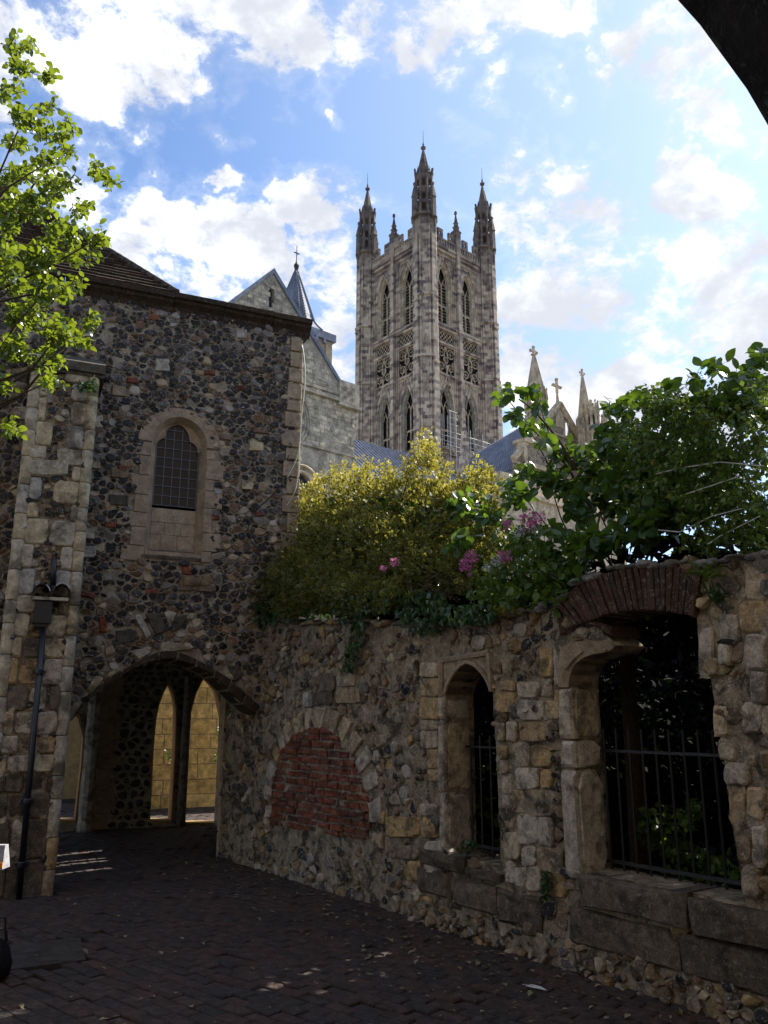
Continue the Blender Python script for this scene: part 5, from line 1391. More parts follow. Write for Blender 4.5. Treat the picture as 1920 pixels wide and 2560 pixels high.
# ------------------------------------------------------------------ transept gable at the left
def FrAt(px_, py_, Y, U): p = at_y(px_, py_, Y); return Frame((p.x, p.y), U)
Gb = FrAt(683, 672, 46, UR); gap = Gb.px(683, 672)
gab = thing('transept_gable', 'pale stone cathedral gable with one small pointed window, behind the flint house', 'gable', Gb.P(0, 0, 0))
ru, rz = Gb.px(860, 970); wr_u = Gb.px(886, 1100)[0]; zst = Gb.px(820, 985)[1]
slope = (gap[1] - rz) / (ru - gap[0]); lu = gap[0] - (ru - gap[0])
reg = [(lu, 0), (wr_u, 0), (wr_u, rz - .2), (ru, rz), gap, (lu, rz)]
wh = ccw(Gb.pxs([(587 + 92 * .0, 0)]) if False else Gb.pxs([(672, 768), (687, 769), (687, 728), (680, 716), (672, 726)]))
bw_c = Gb.px(740, 1230)[0]; bwh = Gb.px(781, 1230)[0] - bw_c
big_w = arch(bw_c, Gb.px(740, 1290)[1], Gb.px(748, 1216)[1], bwh, Gb.px(745, 1180)[1], 9)
mb = MB(); sheet(mb, Gb, reg, [wh, big_w], 2.5); 
for h_ in (wh, big_w): mb.strip([Gb.P(x, y, 0) for x, y in h_], [Gb.P(x, y, -.5) for x, y in h_])
mb.add([Gb.P(wr_u, 0, 0), Gb.P(wr_u, rz - .3, 0), Gb.P(wr_u, rz - .3, -9), Gb.P(wr_u, 0, -9)], [(0, 1, 2, 3)])
mb.build('wall', M['gable'], gab)
st = Pieces('stone', M['gable'], gab, 300, False); seen_l = Gb.px(560, 800)[0] - .3
tri = [(max(lu, seen_l), zst + .35), (ru - .15, zst + .35), (ru - .25, rz), (gap[0], gap[1] - .45), (seen_l, rz)]
tri = [(seen_l, zst + .4), (ru - .2, zst + .4), (gap[0], gap[1] - .5), (seen_l, gap[1] - .5 - (gap[0] - seen_l) * slope)]
z2 = Gb.px(820, 1125)[1]
cl_l = Gb.px(752, 1000)[0] - 1.2
low1 = [(cl_l, z2 + .1), (wr_u - .03, z2 + .1), (wr_u - .03, zst - .35), (cl_l, zst - .35)]
low2 = [(cl_l, 12), (wr_u - .03, 12), (wr_u - .03, z2 - .12), (cl_l, z2 - .12)]
for rg_, rw_ in ((tri, .30), (low1, .30), (low2, .55)):
    for s_, t_ in coursed(Gb, ccw(rg_), rw_, .30, .8, rng, .03, -.05, .012, None, .015, [grow(wh, .1), grow(big_w, .35)], .006, .03): st.add(s_, t_)
st.finish()
mb = MB(); mb.add([Gb.P(x, y, -.4) for x, y in wh], [tuple(range(len(wh)))]); mb.build('pane', M['pane_far'], gab)
wb = thing('window', 'round-headed window with leaded panes', None, Gb.P(bw_c, big_w[0][1], 0)); wb.parent = gab; wb.matrix_parent_inverse = parent_inv(gab)
mb = MB(); mb.add([Gb.P(x, y, -.4) for x, y in big_w], [tuple(range(len(big_w)))]); mb.build('pane', M['pane_far'], wb)
mb = MB(); mb.fbox(Gb, bw_c - .05, bw_c + .05, big_w[0][1], Gb.px(745, 1182)[1], -.39, -.3)
for k in range(5): mb.fbox(Gb, bw_c - bwh, bw_c + bwh, big_w[0][1] + k * .55, big_w[0][1] + k * .55 + .05, -.385, -.31)
mb.build('glazing_bar', M['came'], wb)
mb = MB(); tube2(mb, Gb, big_w[1:] + big_w[:1], .04, .12, 6); a2 = arcpts(bw_c, big_w[3][1], bwh + .35, Gb.px(745, 1165)[1], 9); tube2(mb, Gb, a2, .05, .10, 6); mb.build('arch_moulding', M['pale'], wb)
mb = MB()
for sgn, e0, e1 in ((1, gap, (ru + .15, rz - .1)), (-1, gap, (lu - .2, rz - .1))):
    mb.hexa([Gb.P(e0[0], e0[1] - .34, .12), Gb.P(e1[0], e1[1] - .34, .12), Gb.P(e1[0], e1[1] - .34, -.6), Gb.P(e0[0], e0[1] - .34, -.6),
             Gb.P(e0[0], e0[1], .14), Gb.P(e1[0], e1[1] - .05, .14), Gb.P(e1[0], e1[1] - .05, -.6), Gb.P(e0[0], e0[1], -.6)])
mb.build('coping', M['lead'], gab)
for a_ in ((wr_u + .15, zst - .35, zst - .12, .28), (ru - .2, zst + .1, zst + .3, .16), (wr_u + .05, z2 - .1, z2 + .08, .12)):
    mb = MB(); mb.fbox(Gb, cl_l - 1, a_[0], a_[1], a_[2], 0, a_[3]); mb.build('string_course', M['gable'], gab)
cq = Pieces('carved_block', M['gable'], gab, 300, False)
for r_ in range(3):
    for k in range(26):
        u = cl_l + k * .27 + (r_ % 2) * .13
        if u > ru - .35: continue
        cq.add(slab(Gb, [(u, zst - .1 + r_ * .065), (u + .22, zst - .1 + r_ * .065), (u + .22, zst - .045 + r_ * .065), (u, zst - .045 + r_ * .065)], -.05, .1, .01, rng, .004), rng.random())
cq.finish()
(pa, pz0), (pb, pz1) = Gb.px(843, 1008), Gb.px(893, 967)
mb = MB(); mb.fbox(Gb, pa, pb, pz0, pz1, -1.2, .25); mb.fbox(Gb, pa - .1, pb + .12, pz0 - .18, pz0 - .002, -1.3, .35)
for x, y in ((.3, .3), (.7, .3), (.3, .7), (.7, .7), (.5, .5)): mb.tube([Gb.P(pa + (pb - pa) * x + .12 * math.cos(q * 1.05), pz0 + (pz1 - pz0) * y + .12 * math.sin(q * 1.05), .26) for q in range(6)], .04, .04, 4, .5, 0, True)
mb.build('corner_block', M['gable'], gab)
mb = MB(); bq = Gb.px(752, 1055); rc = Gb.px(775, 1055)[0]; rr_ = 1.35
for k_, w_ in ((1.0, .0), (.86, .0), (.72, .0)): mb.tube([Gb.P(rc - rr_ + rr_ * k_ * math.cos(q * math.pi / 10), bq[1] + rr_ * 1.35 * k_ * math.sin(q * math.pi / 10), .03) for q in range(20)], .07, .07, 5, .5, 0, True)
mb.build('round_moulding', M['gable'], gab)
mb = MB(); dpt = -14
mb.add([Gb.P(gap[0], gap[1] - .4, -.5), Gb.P(ru, rz - .4, -.5), Gb.P(ru, rz - .4, dpt), Gb.P(gap[0], gap[1] - .4, dpt), Gb.P(lu, rz - .4, -.5), Gb.P(lu, rz - .4, dpt)], [(0, 1, 2, 3), (0, 3, 5, 4)]); mb.build('roof', M['lead'], gab)

# turret with the lead spire behind the gable
Yt = 58.0
ct = at_y(752, 800, Yt); tr = Frame((ct.x, ct.y), UR); ru_, rz_ = tr.px(836, 826)
half_ = 3.1
Tt = thing('spired_turret', 'square stone turret with a ribbed grey lead spire, right behind the gable', 'turret', (ct.x, ct.y, 0))
tipz = at_y(741, 668, Yt).z; ez = at_y(790, 812, Yt - 2).z
cen = at_y(741, 668, Yt); cen.z = 0
FT = Frame(cen - UR * half_ - UL * half_, UR)
def fitr():
    # half width so that the right corner of the eaves stands at x=838
    for h_ in [x * .05 for x in range(20, 120)]:
        q = proj(cen + UR * h_ - UL * h_ + Vector((0, 0, ez)))
        if q[0] > 836: return h_
half_ = fitr(); FT = Frame(cen - UR * half_ - UL * half_, UR); W2 = 2 * half_
mb = MB(); mb.fbox(FT, .12, W2 - .12, 0, ez - .5, -W2 + .12, -.12)
for u0 in (.15, 1.3, 2.45, 3.6, 4.75):
    if u0 + .1 < W2: mb.fbox(FT, u0, u0 + .22, ez - 3.6, ez - .95, -.12, .02); mb.lathe(FT.P(u0 + .11, ez - 9, .0), [(.12, 0), (.12, 4.6)], 6)
mb.fbox(FT, 0, W2, ez - 4.0, ez - 3.75, -.2, .08)
mb.build('wall', M['sandstone'], Tt)
mb = MB(); u = .3
while u < W2 - .4: mb.fbox(FT, u, u + .22, ez - .95, ez - .62, -.12, .14); u += .75
mb.fbox(FT, -.1, W2 + .1, ez - .6, ez, -W2 - .1, .1); mb.build('eaves_band', M['lead'], Tt)
mb = MB()
for u0 in (.75, 1.9, 3.05, 4.2):
    if u0 + .5 < W2: mb.fbox(FT, u0, u0 + .42, ez - 3.0, ez - 1.8, -.10, -.06); mb.lathe(FT.P(u0 + .21, ez - 1.85, -.1), [(.21, 0), (.15, .15), (.03, .25)], 6)
mb.build('niche', M['recess'], Tt)
spz = tipz - ez
def ringr(t):           # half-width of the spire at share t of its height, flared at the foot
    return (half_ + .1) * (.62 + .38 * (1 - t / .26) ** 1.7 - .0) if t < .26 else (half_ + .1) * .62 * (1 - (t - .26) / .74)
def corner_pts(t):
    r_ = max(ringr(t), .03); sqn = max(0, 1 - t / .22); o = []
    for k in range(8):
        a = k * math.pi / 4; d = UR * math.cos(a) + UL * math.sin(a)
        dd = UR * math.cos(a + math.pi / 8) + UL * math.sin(a + math.pi / 8)
        kk = 1.0 / max(abs(math.cos(a + math.pi / 8)), abs(math.sin(a + math.pi / 8)))
        o.append(cen + dd * r_ * (1.08 * (1 - sqn) + kk * sqn) + Vector((0, 0, ez + t * spz)))
    return o
ts = [0, .03, .07, .11, .15, .20, .25] + [.25 + .75 * k / 6 for k in range(1, 7)]
rg = [corner_pts(t) for t in ts]; V = [p for r_ in rg for p in r_]
mb = MB(); mb.add(V, [(i * 8 + k, i * 8 + (k + 1) % 8, (i + 1) * 8 + (k + 1) % 8, (i + 1) * 8 + k) for i in range(len(ts) - 1) for k in range(8)]); mb.build('lead_spire', M['lead'], Tt)
mb = MB()
for k in range(8):
    mb.tube([rg[i][k] for i in range(len(ts))], .09, .03, 5)
mb.build('hip_roll', M['lead'], Tt)
mb = MB()
for k in range(8):
    t = .06
    while t < .93:
        a, b = corner_pts(t), corner_pts(max(.0, t - .035)); p0, p1 = a[k], a[(k + 1) % 8]; m_ = (b[k] + b[(k + 1) % 8]) / 2
        e = (m_ - cen); e.z = 0
        e = e.normalized() * .02
        up_ = corner_pts(min(1, t + .03)); mid = (up_[k] + up_[(k + 1) % 8]) / 2
        mb.tube([p0 + e, (a[k] + a[(k + 1) % 8]) / 2 - Vector((0, 0, .0)) + e] if k % 2 else [mid + e, p1 + e], .05, .05, 4); mb.tube([p1 + e, m_ + e] if k % 2 == 0 else [p0 + e, m_ + e], .05, .05, 4)
        t += .042
mb.build('lead_roll', M['lead'], Tt)
mb = MB(); tp_ = cen + Vector((0, 0, tipz)); mb.lathe(tp_, [(.12, -.3), (.2, 0), (.22, .15), (.1, .35), (.04, .6), (.03, 1.9)], 8)
mb.fbox(Frame(tp_ + Vector((0, 0, 1.2)), UR), -.25, .25, 0, .07, -.04, .04); mb.build('finial_cross', M['iron'], Tt)

# ------------------------------------------------------------------ lead roofs between
def roofplane(name, label, P4, nrib, group='grey lead roofs of the cathedral'):
    t = thing(name, label, 'roof', sum(P4, Vector()) / 4, group); t['group'] = group
    a, b, c, d = P4; mb = MB(); n_ = (b - a).cross(d - a).normalized()
    if n_.z < 0: n_ = -n_
    lowr = Vector((0, 0, -8)); mb.add([a, b, c, d, d + lowr, c + lowr], [(0, 1, 2, 3), (3, 2, 5, 4)]); mb.build('sheet', M['lead'], t)
    for i in range(nrib + 1):
        k = i / nrib; m = MB(); m.tube([a.lerp(b, k) + n_ * .03, d.lerp(c, k) + n_ * .03], .10, .10, 5); m.build('roll', M['lead'], t)
y1 = 76
pA = at_y(860, 1092, y1); pB = pA + UR * 13; pB = Vector((pB.x, pB.y, pA.z))
dn = (Vector((UR.y, -UR.x, 0)) * 7) + Vector((0, 0, -6)); 
roofplane('lead_roof', 'low grey lead roof between the gable and the bell tower', [pA - UR * 4, pB, pB + dn, pA - UR * 4 + dn], 30)
# transept roof at the right: ridge runs from the tower towards us, we see its left slope
apx2 = Vector(at_y(1397, 1022, 66)); F2 = Frame((apx2.x, apx2.y), UR)
zr2 = apx2.z - .3
ev = F2.px(1308, 1172)
left_u = F2.px(1322, 1120)[0]; drop = 7.0
rA = F2.P(-.2, zr2, 0); rB = F2.P(-.2, zr2, -26); le = F2.P(-.2 - 7.2, zr2 - 8.2, 0)
npl = (rB - rA).cross(le - rA).normalized()
def onroof(x, y):
    r = ray(x, y); o_ = Vector((0, 0, CAM_Z)); return o_ + r * ((rA - o_).dot(npl) / r.dot(npl))
roofplane('lead_roof', 'steep blue-grey lead roof right of the bell tower, ribbed down its slope', [onroof(1182, 1141), onroof(1320, 1058), onroof(1312, 1168), onroof(1150, 1215)], 26)
mb = MB(); mb.fbox(F2, -7.9, -7.3, 0, zr2 - 8.15, -26, .0)
o = mb.build('aisle_wall', M['pale'], None); tag(o, 'pale stone wall under the eaves of the steep lead roof', 'wall')
rail = thing('roof_railing', 'thin metal railing along the eaves of the steep lead roof', 'railing', F2.P(-7.6, zr2 - 8, -10))
m = MB()
for z in (.5, 1.0): m.tube([F2.P(-7.7, zr2 - 8.2 + z, 0), F2.P(-7.7, zr2 - 8.2 + z, -22)], .035, .035, 4)
m.build('rail', M['galv'], rail)
for k in range(12):
    m = MB(); m.tube([F2.P(-7.7, zr2 - 8.2, -k * 2), F2.P(-7.7, zr2 - 7.2, -k * 2)], .035, .035, 4); m.build('post', M['galv'], rail)

# flint gable with its pair of spirelets
fg = thing('flint_gable', 'pale flint-panelled gable topped by a stone cross, right of the bell tower', 'gable', F2.P(0, 0, 0))
ga = F2.px(1397, 1017); grr = F2.px(1462, 1130); gsl = (ga[1] - grr[1]) / (grr[0] - ga[0]); base = grr[1] - 3
gp = [(ga[0] - (ga[1] - base) / gsl, base), (ga[0] + (ga[1] - base) / gsl, base), ga]
gp = [(gp[0][0], 0), (gp[1][0], 0)] + [gp[1], ga, gp[0]]
gw_ = ccw(F2.pxs([(1408, 1091), (1421, 1093), (1420, 1056), (1409, 1054)]))
gw2 = ccw(F2.pxs([(1392, 1150), (1440, 1160), (1440, 1130), (1425, 1112), (1410, 1108), (1395, 1120)]))
mb = MB(); sheet(mb, F2, gp, [gw_, gw2], 2.5); mb.build('wall', M['far_flint'], fg)
mb = MB(); mb.add([F2.P(x, y, -.3) for x, y in gw_], [tuple(range(len(gw_)))]); mb.add([F2.P(x, y, -.3) for x, y in gw2], [tuple(range(len(gw2)))]); mb.build('pane', M['recess'], fg)
mb = MB()
for h_ in (gw_, gw2): tube2(mb, F2, h_ + h_[:1], .02, .14, 4); 
for s in (-1, 1):
    e0 = F2.P(ga[0], ga[1] + .3, .1); e1 = F2.P(ga[0] + s * (ga[1] - base) / gsl, base + .3, .1)
    mb.tube([e0, e1], .28, .28, 4)
for z in (grr[1] + .6, grr[1] - 1.2, base): mb.fbox(F2, ga[0] - (ga[1] - z) / gsl, ga[0] + (ga[1] - z) / gsl, z, z + .2, 0, .12)
mb.fbox(F2, ga[0] - .55, ga[0] + .55, ga[1] - 1.9, ga[1] - .2, 0, .06)
mb.build('dressing', M['pale'], fg)
mb = MB(); c = F2.P(ga[0], ga[1] + .3, -.1)
mb.lathe(c, [(.2, -.2), (.12, .5), (.09, 1.0)], 6); q = Frame(c + Vector((0, 0, 1.0)), UR)
mb.fbox(q, -.09, .09, 0, 1.25, -.09, .09); mb.fbox(q, -.5, .5, .52, .72, -.09, .09)
for x, z in ((0, 1.25), (-.5, .62), (.5, .62)): mb.lathe(q.P(x, z - .14, 0), [(.05, 0), (.16, .08), (.16, .2), (.05, .28)], 6)
mb.build('cross', M['pale'], fg)
def spirelet(px_, tipy, basey, label, Y, wpx, bodyh, rot, lancets):
    tip = at_y(px_, tipy, Y); bz = at_y(px_, basey, Y).z; r_ = wpx / 2 / FPX * Y * 1.03
    c = Vector((tip.x, tip.y, 0)); t = thing('spirelet', label, 'spirelet', c)
    a0 = math.atan2(UR.y, UR.x); h_ = tip.z - bz
    mb = MB(); mb.lathe(c, [(r_, bz), (r_ * .55, bz + h_ * .45), (r_ * .12, bz + h_ * .93), (r_ * .30, bz + h_ * .945), (r_ * .12, bz + h_ * .97), (r_ * .1, tip.z)], 8, a0)
    for k in range(8):
        a = a0 + (k + .5) * math.pi / 4; e = Vector((math.cos(a), math.sin(a), 0)); mb.tube([c + e * r_ + Vector((0, 0, bz)), c + e * r_ * .12 + Vector((0, 0, bz + h_ * .93))], r_ * .07, r_ * .03, 4)
    mb.build('spire', M['pale'], t)
    mb = MB(); q = Frame(c + Vector((0, 0, bz + h_ * .93)), UR); s_ = r_ * .42
    mb.fbox(q, -s_ * .2, s_ * .2, 0, s_ * 2, -s_ * .2, s_ * .2); mb.fbox(q, -s_, s_, s_ * .7, s_ * 1.15, -s_ * .2, s_ * .2)
    for x, z in ((-s_, .55), (s_, .55), (0, 1.6)): mb.lathe(q.P(x, z * s_ , 0), [(s_ * .2, 0), (s_ * .36, s_ * .2), (s_ * .36, s_ * .5), (s_ * .15, s_ * .7)], 6)
    mb.build('finial', M['pale'], t)
    mb = MB(); mb.lathe(c, [(r_ * .98, 0), (r_ * .98, bz - bodyh), (r_ * .92, bz - bodyh + .2), (r_ * .92, bz - .12), (r_ * 1.05, bz)], 8, a0)
    for k in range(8):
        a = a0 + (k + .5) * math.pi / 4; e = Vector((math.cos(a), math.sin(a), 0)); mb.tube([c + e * r_ * .97 + Vector((0, 0, bz - bodyh)), c + e * r_ * .97 + Vector((0, 0, bz))], .12, .12, 5)
        a = a0 + k * math.pi / 4; d = Vector((math.cos(a), math.sin(a), 0)); s2 = Vector((-d.y, d.x, 0)); f = Frame(c + d * r_ * .88 - s2 * r_ * .36, s2, d); w_ = r_ * .72
        tube2(mb, f, [(w_ * .1, bz - .4), (w_ * .5, bz + r_ * 1.1), (w_ * .9, bz - .4)], .08, .08, 4)
        tube2(mb, f, [(w_ * .12, bz - bodyh + .3), (w_ * .14, bz - r_), (w_ * .5, bz - r_ * .4), (w_ * .86, bz - r_), (w_ * .88, bz - bodyh + .3)], .0, .07, 4)
    for k in range(8):
        a = a0 + (k + .5) * math.pi / 4; e = Vector((math.cos(a), math.sin(a), 0)); mb.lathe(c + e * r_ * 1.0 + Vector((0, 0, bz)), [(.16, 0), (.05, .8), (.12, .9), (.03, 1.05)], 4)
    mb.build('body', M['pale'], t)
    if lancets:
        mb = MB()
        for k in range(8):
            a = a0 + k * math.pi / 4; d = Vector((math.cos(a), math.sin(a), 0)); s2 = Vector((-d.y, d.x, 0)); f = Frame(c + d * r_ * .86 - s2 * r_ * .36, s2, d)
            mb.fbox(f, r_ * .22, r_ * .5, bz - r_ * 2.2, bz - r_ * .6, .0, .03)
        mb.build('lancet', M['recess'], t)
    return t
spirelet(1334, 880, 1003, 'tall pale octagonal stone spirelet nearest the bell tower', 66, 58, 7, 0, False)
spirelet(1455, 930, 1072, 'pale stone spirelet with a cross finial right of the gable cross', 66.5, 42, 9, 0, False)
spirelet(1479, 1012, 1032, 'small cluster turret with lancets leaning on the right spirelet', 65.5, 32, 6, 0, True)
spirelet(1508, 1016, 1062, 'slender far stone pinnacle with a cross top, rightmost above the leaves', 72, 12, 5, 0, False)
# pedestal and low parts beneath, half hidden by leaves
mb = MB(); a, _ = F2.px(1302, 1120); b, z_ = F2.px(1378, 1120); _, zb = F2.px(1340, 1118)
pd = thing('flint_pedestal', 'flint and pale stone base below the tallest spirelet', 'turret base', F2.P((a + b) / 2, 0, 0))
mb.fbox(F2, a + .1, b - .1, 0, zb, -.7, .25); mb.build('core', M['far_flint'], pd)
mb = MB(); z3 = F2.px(1340, 1150)[1]
for z, h_ in ((zb, .3), (z3 - .9, .35), (z3 - 3, .4)): mb.fbox(F2, a - .0, b + .1, z, z + h_, -.8, .45)
for u in (a, b - .35): mb.fbox(F2, u, u + .4, 0, zb - .01, -.4, .33)
mb.build('dressing', M['pale'], pd)
q0 = at_y(1262, 1188, 52); q1 = at_y(1480, 1196, 52); 
mb = MB(); fz = Frame((q0.x, q0.y), UR); L_ = (q1 - q0).length + 8
mb.fbox(fz, 0, L_, 0, q0.z - 1.2, -3, 0); mb.fbox(fz, -.1, L_, q0.z - 1.2, q0.z - .9, -3, .25); mb.fbox(fz, 0, L_, q0.z - .9, q0.z + .4, -3, -.4)
o = mb.build('aisle_parapet', M['pale'], None); tag(o, 'long pale stone aisle wall low behind the right bushes', 'wall')

# ================================================================== PLANTS
_rows = ((.14, .17, .04), (.38, .33, .06), (.64, .32, .05), (.86, .17, .0))
LEAF_V = np.array([(0, 0, 0)] + [q for y, x, z in _rows for q in ((-x, y, z), (0, y, 0), (x, y, z))] + [(0, 1, -.06)], dtype=float)
LEAF_F = [(0, 2, 1), (0, 3, 2)] + [f for i in range(3) for f in ((1 + 3 * i, 2 + 3 * i, 5 + 3 * i, 4 + 3 * i), (2 + 3 * i, 3 + 3 * i, 6 + 3 * i, 5 + 3 * i))] + [(10, 11, 13), (11, 12, 13)]
LEAF_R = [.4] + [1, 0, 1] * 4 + [.8]
SM_V = np.array([(0, 0, 0), (-.30, .5, .08), (.30, .5, .08), (0, 1, -.05), (0, .5, 0)], dtype=float)
SM_F = [(0, 4, 1), (0, 2, 4), (4, 3, 1), (4, 2, 3)]; SM_R = [.6, 1, 1, 1, 0]
IVY_V = np.array([(0, 0, 0), (-.5, .25, .06), (-.25, .5, .02), (0, 1, -.08), (.25, .5, .02), (.5, .25, .06)], dtype=float)
IVY_F = [(0, 2, 1), (0, 3, 2), (0, 4, 3), (0, 5, 4)]; IVY_R = [0, 1, .8, 1, .8, 1]

def leaf_matrix(p, d, nrm, size, roll=0.0):
    d = Vector(d).normalized(); n = Vector(nrm); x = d.cross(n)
    if x.length < 1e-4: x = d.cross(Vector((.3, .2, .9)))
    x.normalize(); n = x.cross(d)
    if roll: x, n = x * math.cos(roll) + n * math.sin(roll), n * math.cos(roll) - x * math.sin(roll)
    return Matrix(((x.x * size, d.x * size, n.x * size, p[0]), (x.y * size, d.y * size, n.y * size, p[1]), (x.z * size, d.z * size, n.z * size, p[2]), (0, 0, 0, 1)))

def foliage(parent, leaves, mat, tmpl, cap=300, name='leaf'):
    """leaves: (matrix, tint). The largest in view become parts, the rest one mass"""
    V0, F0, R0 = tmpl
    def sc(l):
        m = l[0]; c = m.translation; q = proj(c)
        return 0 if q is None or not (0 < q[0] < 1920 and 0 < q[1] < 2560) else m.col[1].length / q[2]
    leaves = sorted(leaves, key=sc, reverse=True)
    if cap:
        pool = []
        for k in range(6):
            me = bpy.data.meshes.new(name); rr = random.Random(k)
            V = V0.copy(); V[:, 2] += (V0[:, 1] ** 2) * rr.uniform(-.35, .1); V[:, 0] *= rr.uniform(.85, 1.15)
            me.from_pydata(V.tolist(), [], F0); me.materials.append(mat)
            a = me.attributes.new('tint', 'FLOAT', 'FACE'); a.data.foreach_set('value', [k / 6] * len(F0))
            a = me.attributes.new('rim', 'FLOAT', 'POINT'); a.data.foreach_set('value', R0)
            me.polygons.foreach_set('use_smooth', [True] * len(F0)); pool.append(me)
        pin = parent_inv(parent)
        for i, (m, t) in enumerate(leaves[:cap]):
            o = bpy.data.objects.new(name, pool[i % 6]); COL.objects.link(o); o.parent = parent; o.matrix_parent_inverse = pin; o.matrix_basis = m
    rest = leaves[cap:]
    if not rest: return
    Ms = np.array([[list(r) for r in m] for m, t in rest])
    n = len(V0); rr = np.random.RandomState(1)
    V = np.repeat(V0[None], len(rest), 0); V[:, :, 2] += (V0[None, :, 1] ** 2) * rr.uniform(-.4, .15, (len(rest), 1)); V[:, :, 0] *= rr.uniform(.8, 1.15, (len(rest), 1))
    Vh = np.concatenate([V, np.ones((len(rest), n, 1))], 2)
    W_ = np.einsum('lij,lvj->lvi', Ms, Vh)[:, :, :3].reshape(-1, 3)
    me = bpy.data.meshes.new('foliage'); F = [tuple(i + k * n for i in f) for k in range(len(rest)) for f in F0]
    me.from_pydata(W_.tolist(), [], F); me.materials.append(mat)
    a = me.attributes.new('tint', 'FLOAT', 'FACE'); a.data.foreach_set('value', np.repeat([t for m, t in rest], len(F0)))
    a = me.attributes.new('rim', 'FLOAT', 'POINT'); a.data.foreach_set('value', np.tile(R0, len(rest)))
    me.polygons.foreach_set('use_smooth', [True] * len(F))
    o = bpy.data.objects.new('petals' if name == 'petal' else 'foliage', me); COL.objects.link(o); o['kind'] = 'stuff'
    o.parent = parent; o.matrix_parent_inverse = parent_inv(parent)

def twig(mb, p, d, L, nl, size, rng, droop=.5, r=.004, out=None, up=.6):
    """a leafy twig: tube into mb, leaves returned"""
    p = Vector(p); d = Vector(d).normalized(); steps = 5; pts = [p.copy()]; leaves = []
    for s in range(steps):
        d = (d + Vector((rng.uniform(-.18, .18), rng.uniform(-.18, .18), rng.uniform(-.12, .12) - droop * .08))).normalized()
        p = p + d * (L / steps); pts.append(p.copy())
    if mb is not None: mb.tube(pts, r, r * .4, 4)
    for k in range(nl):
        t = (k + .6) / nl; a = along([tuple(q) for q in pts], min(.999, t)); i = min(steps - 1, int(t * steps)); dd = (pts[i + 1] - pts[i]).normalized()
        side = dd.cross(Vector((0, 0, 1)));
        if side.length < .1: side = Vector((1, 0, 0))
        side = side.normalized(); ang = k * 2.4 + rng.uniform(-.5, .5)
        o = side * math.cos(ang) + dd.cross(side) * math.sin(ang)
        ld = (dd * rng.uniform(.3, .9) + o * rng.uniform(.6, 1.1) + Vector((0, 0, -droop * rng.uniform(.0, .9)))).normalized()
        nn = Vector((rng.uniform(-.6, .6), rng.uniform(-.6, .6), up)) + o * .3
        leaves.append((leaf_matrix(a, ld, nn, size * rng.uniform(.65, 1.15)), rng.random()))
    return leaves

# ---- tree at the left
rng = random.Random(51)
tree = thing('leafy_tree', 'sunlit bright green tree reaching in from the left edge before the tiled roof', 'tree', (-3.5, 5.5, 0))
blobs = [(30, 118, 38, 24, .8), (75, 112, 22, 14, .5), (115, 185, 24, 18, .7), (45, 172, 45, 30, 1), (25, 230, 35, 30, .9), (120, 268, 30, 22, .9), (60, 292, 48, 32, 1), (172, 312, 20, 16, .7), (130, 335, 42, 32, 1),
         (30, 355, 38, 38, 1), (165, 375, 18, 20, .7), (120, 405, 48, 28, .9), (50, 430, 55, 38, 1.1), (245, 430, 26, 26, .8), (272, 460, 20, 9, .4), (150, 465, 34, 38, 1), (90, 512, 68, 42, 1.3), (200, 522, 30, 24, .9),
         (20, 560, 40, 48, 1.3), (150, 582, 60, 38, 1.4), (238, 600, 34, 26, 1.1), (90, 642, 70, 46, 1.5), (195, 642, 46, 28, 1.3), (30, 705, 40, 46, 1.5), (120, 722, 66, 42, 1.5), (190, 712, 28, 20, .9),
         (222, 800, 26, 22, .9), (60, 792, 68, 46, 1.6), (150, 832, 56, 36, 1.4), (200, 842, 30, 26, .9), (30, 872, 42, 38, 1.4), (110, 900, 56, 30, 1.3), (125, 952, 36, 26, 1.1), (12, 962, 18, 22, .9), (25, 1066, 26, 22, 1), (10, 640, 30, 80, 1.4), (15, 480, 30, 60, 1.2)]
br = MB(); lv = []; ends = []
for cx, cy, rx, ry, dn in blobs:
    Y = rng.uniform(4.7, 6.0)
    c = at_y(cx, cy, Y); ends.append(c); k = Y / FPX
    ntw = int(5 + rx * ry / 115 * dn)
    for i in range(ntw):
        a = rng.uniform(0, 6.28); q = math.sqrt(rng.random()) * .72; 
        p = at_y(cx + math.cos(a) * rx * q, cy + math.sin(a) * ry * q, Y + rng.uniform(-.25, .25))
        d = Vector((rng.uniform(-.2, 1), rng.uniform(-.8, .6), rng.uniform(-.2, .8)))
        lv += twig(br, p - d.normalized() * .05, d, rng.uniform(.08, .16), rng.randint(5, 8), .056, rng, .7, .0035)
br.build('twigs', M['bark'], tree, False, None, 'stuff')
mb = MB(); mb.tube([(-3.5, 5.5, -.1), (-3.45, 5.5, 1.5), (-3.55, 5.45, 3), (-3.4, 5.5, 4.5)], .16, .09, 10); mb.build('trunk', M['bark'], tree, True)
hubs = [Vector((-3.5, 5.5, 2.6)), Vector((-3.45, 5.5, 3.6)), Vector((-3.4, 5.5, 4.5))]
for c in ends:
    h_ = min(hubs, key=lambda q: abs(q.z - (c.z - .7))); mid = (h_ + c) / 2 + Vector((rng.uniform(-.15, .15), rng.uniform(-.15, .15), -.12)); j_ = lambda k: Vector((rng.uniform(-k, k), rng.uniform(-k, k), rng.uniform(-k, k)))
    if rng.random() < .5: continue
    mb = MB(); mb.tube([h_, h_.lerp(mid, .5) + Vector((0, 0, -.05)) + j_(.1), mid + j_(.08), mid.lerp(c, .55) + j_(.05), c], .02, .004, 5)
    mb.build('branch', M['bark'], tree, True)
foliage(tree, lv, M['leaf_tree'], (LEAF_V, LEAF_F, LEAF_R), 300)

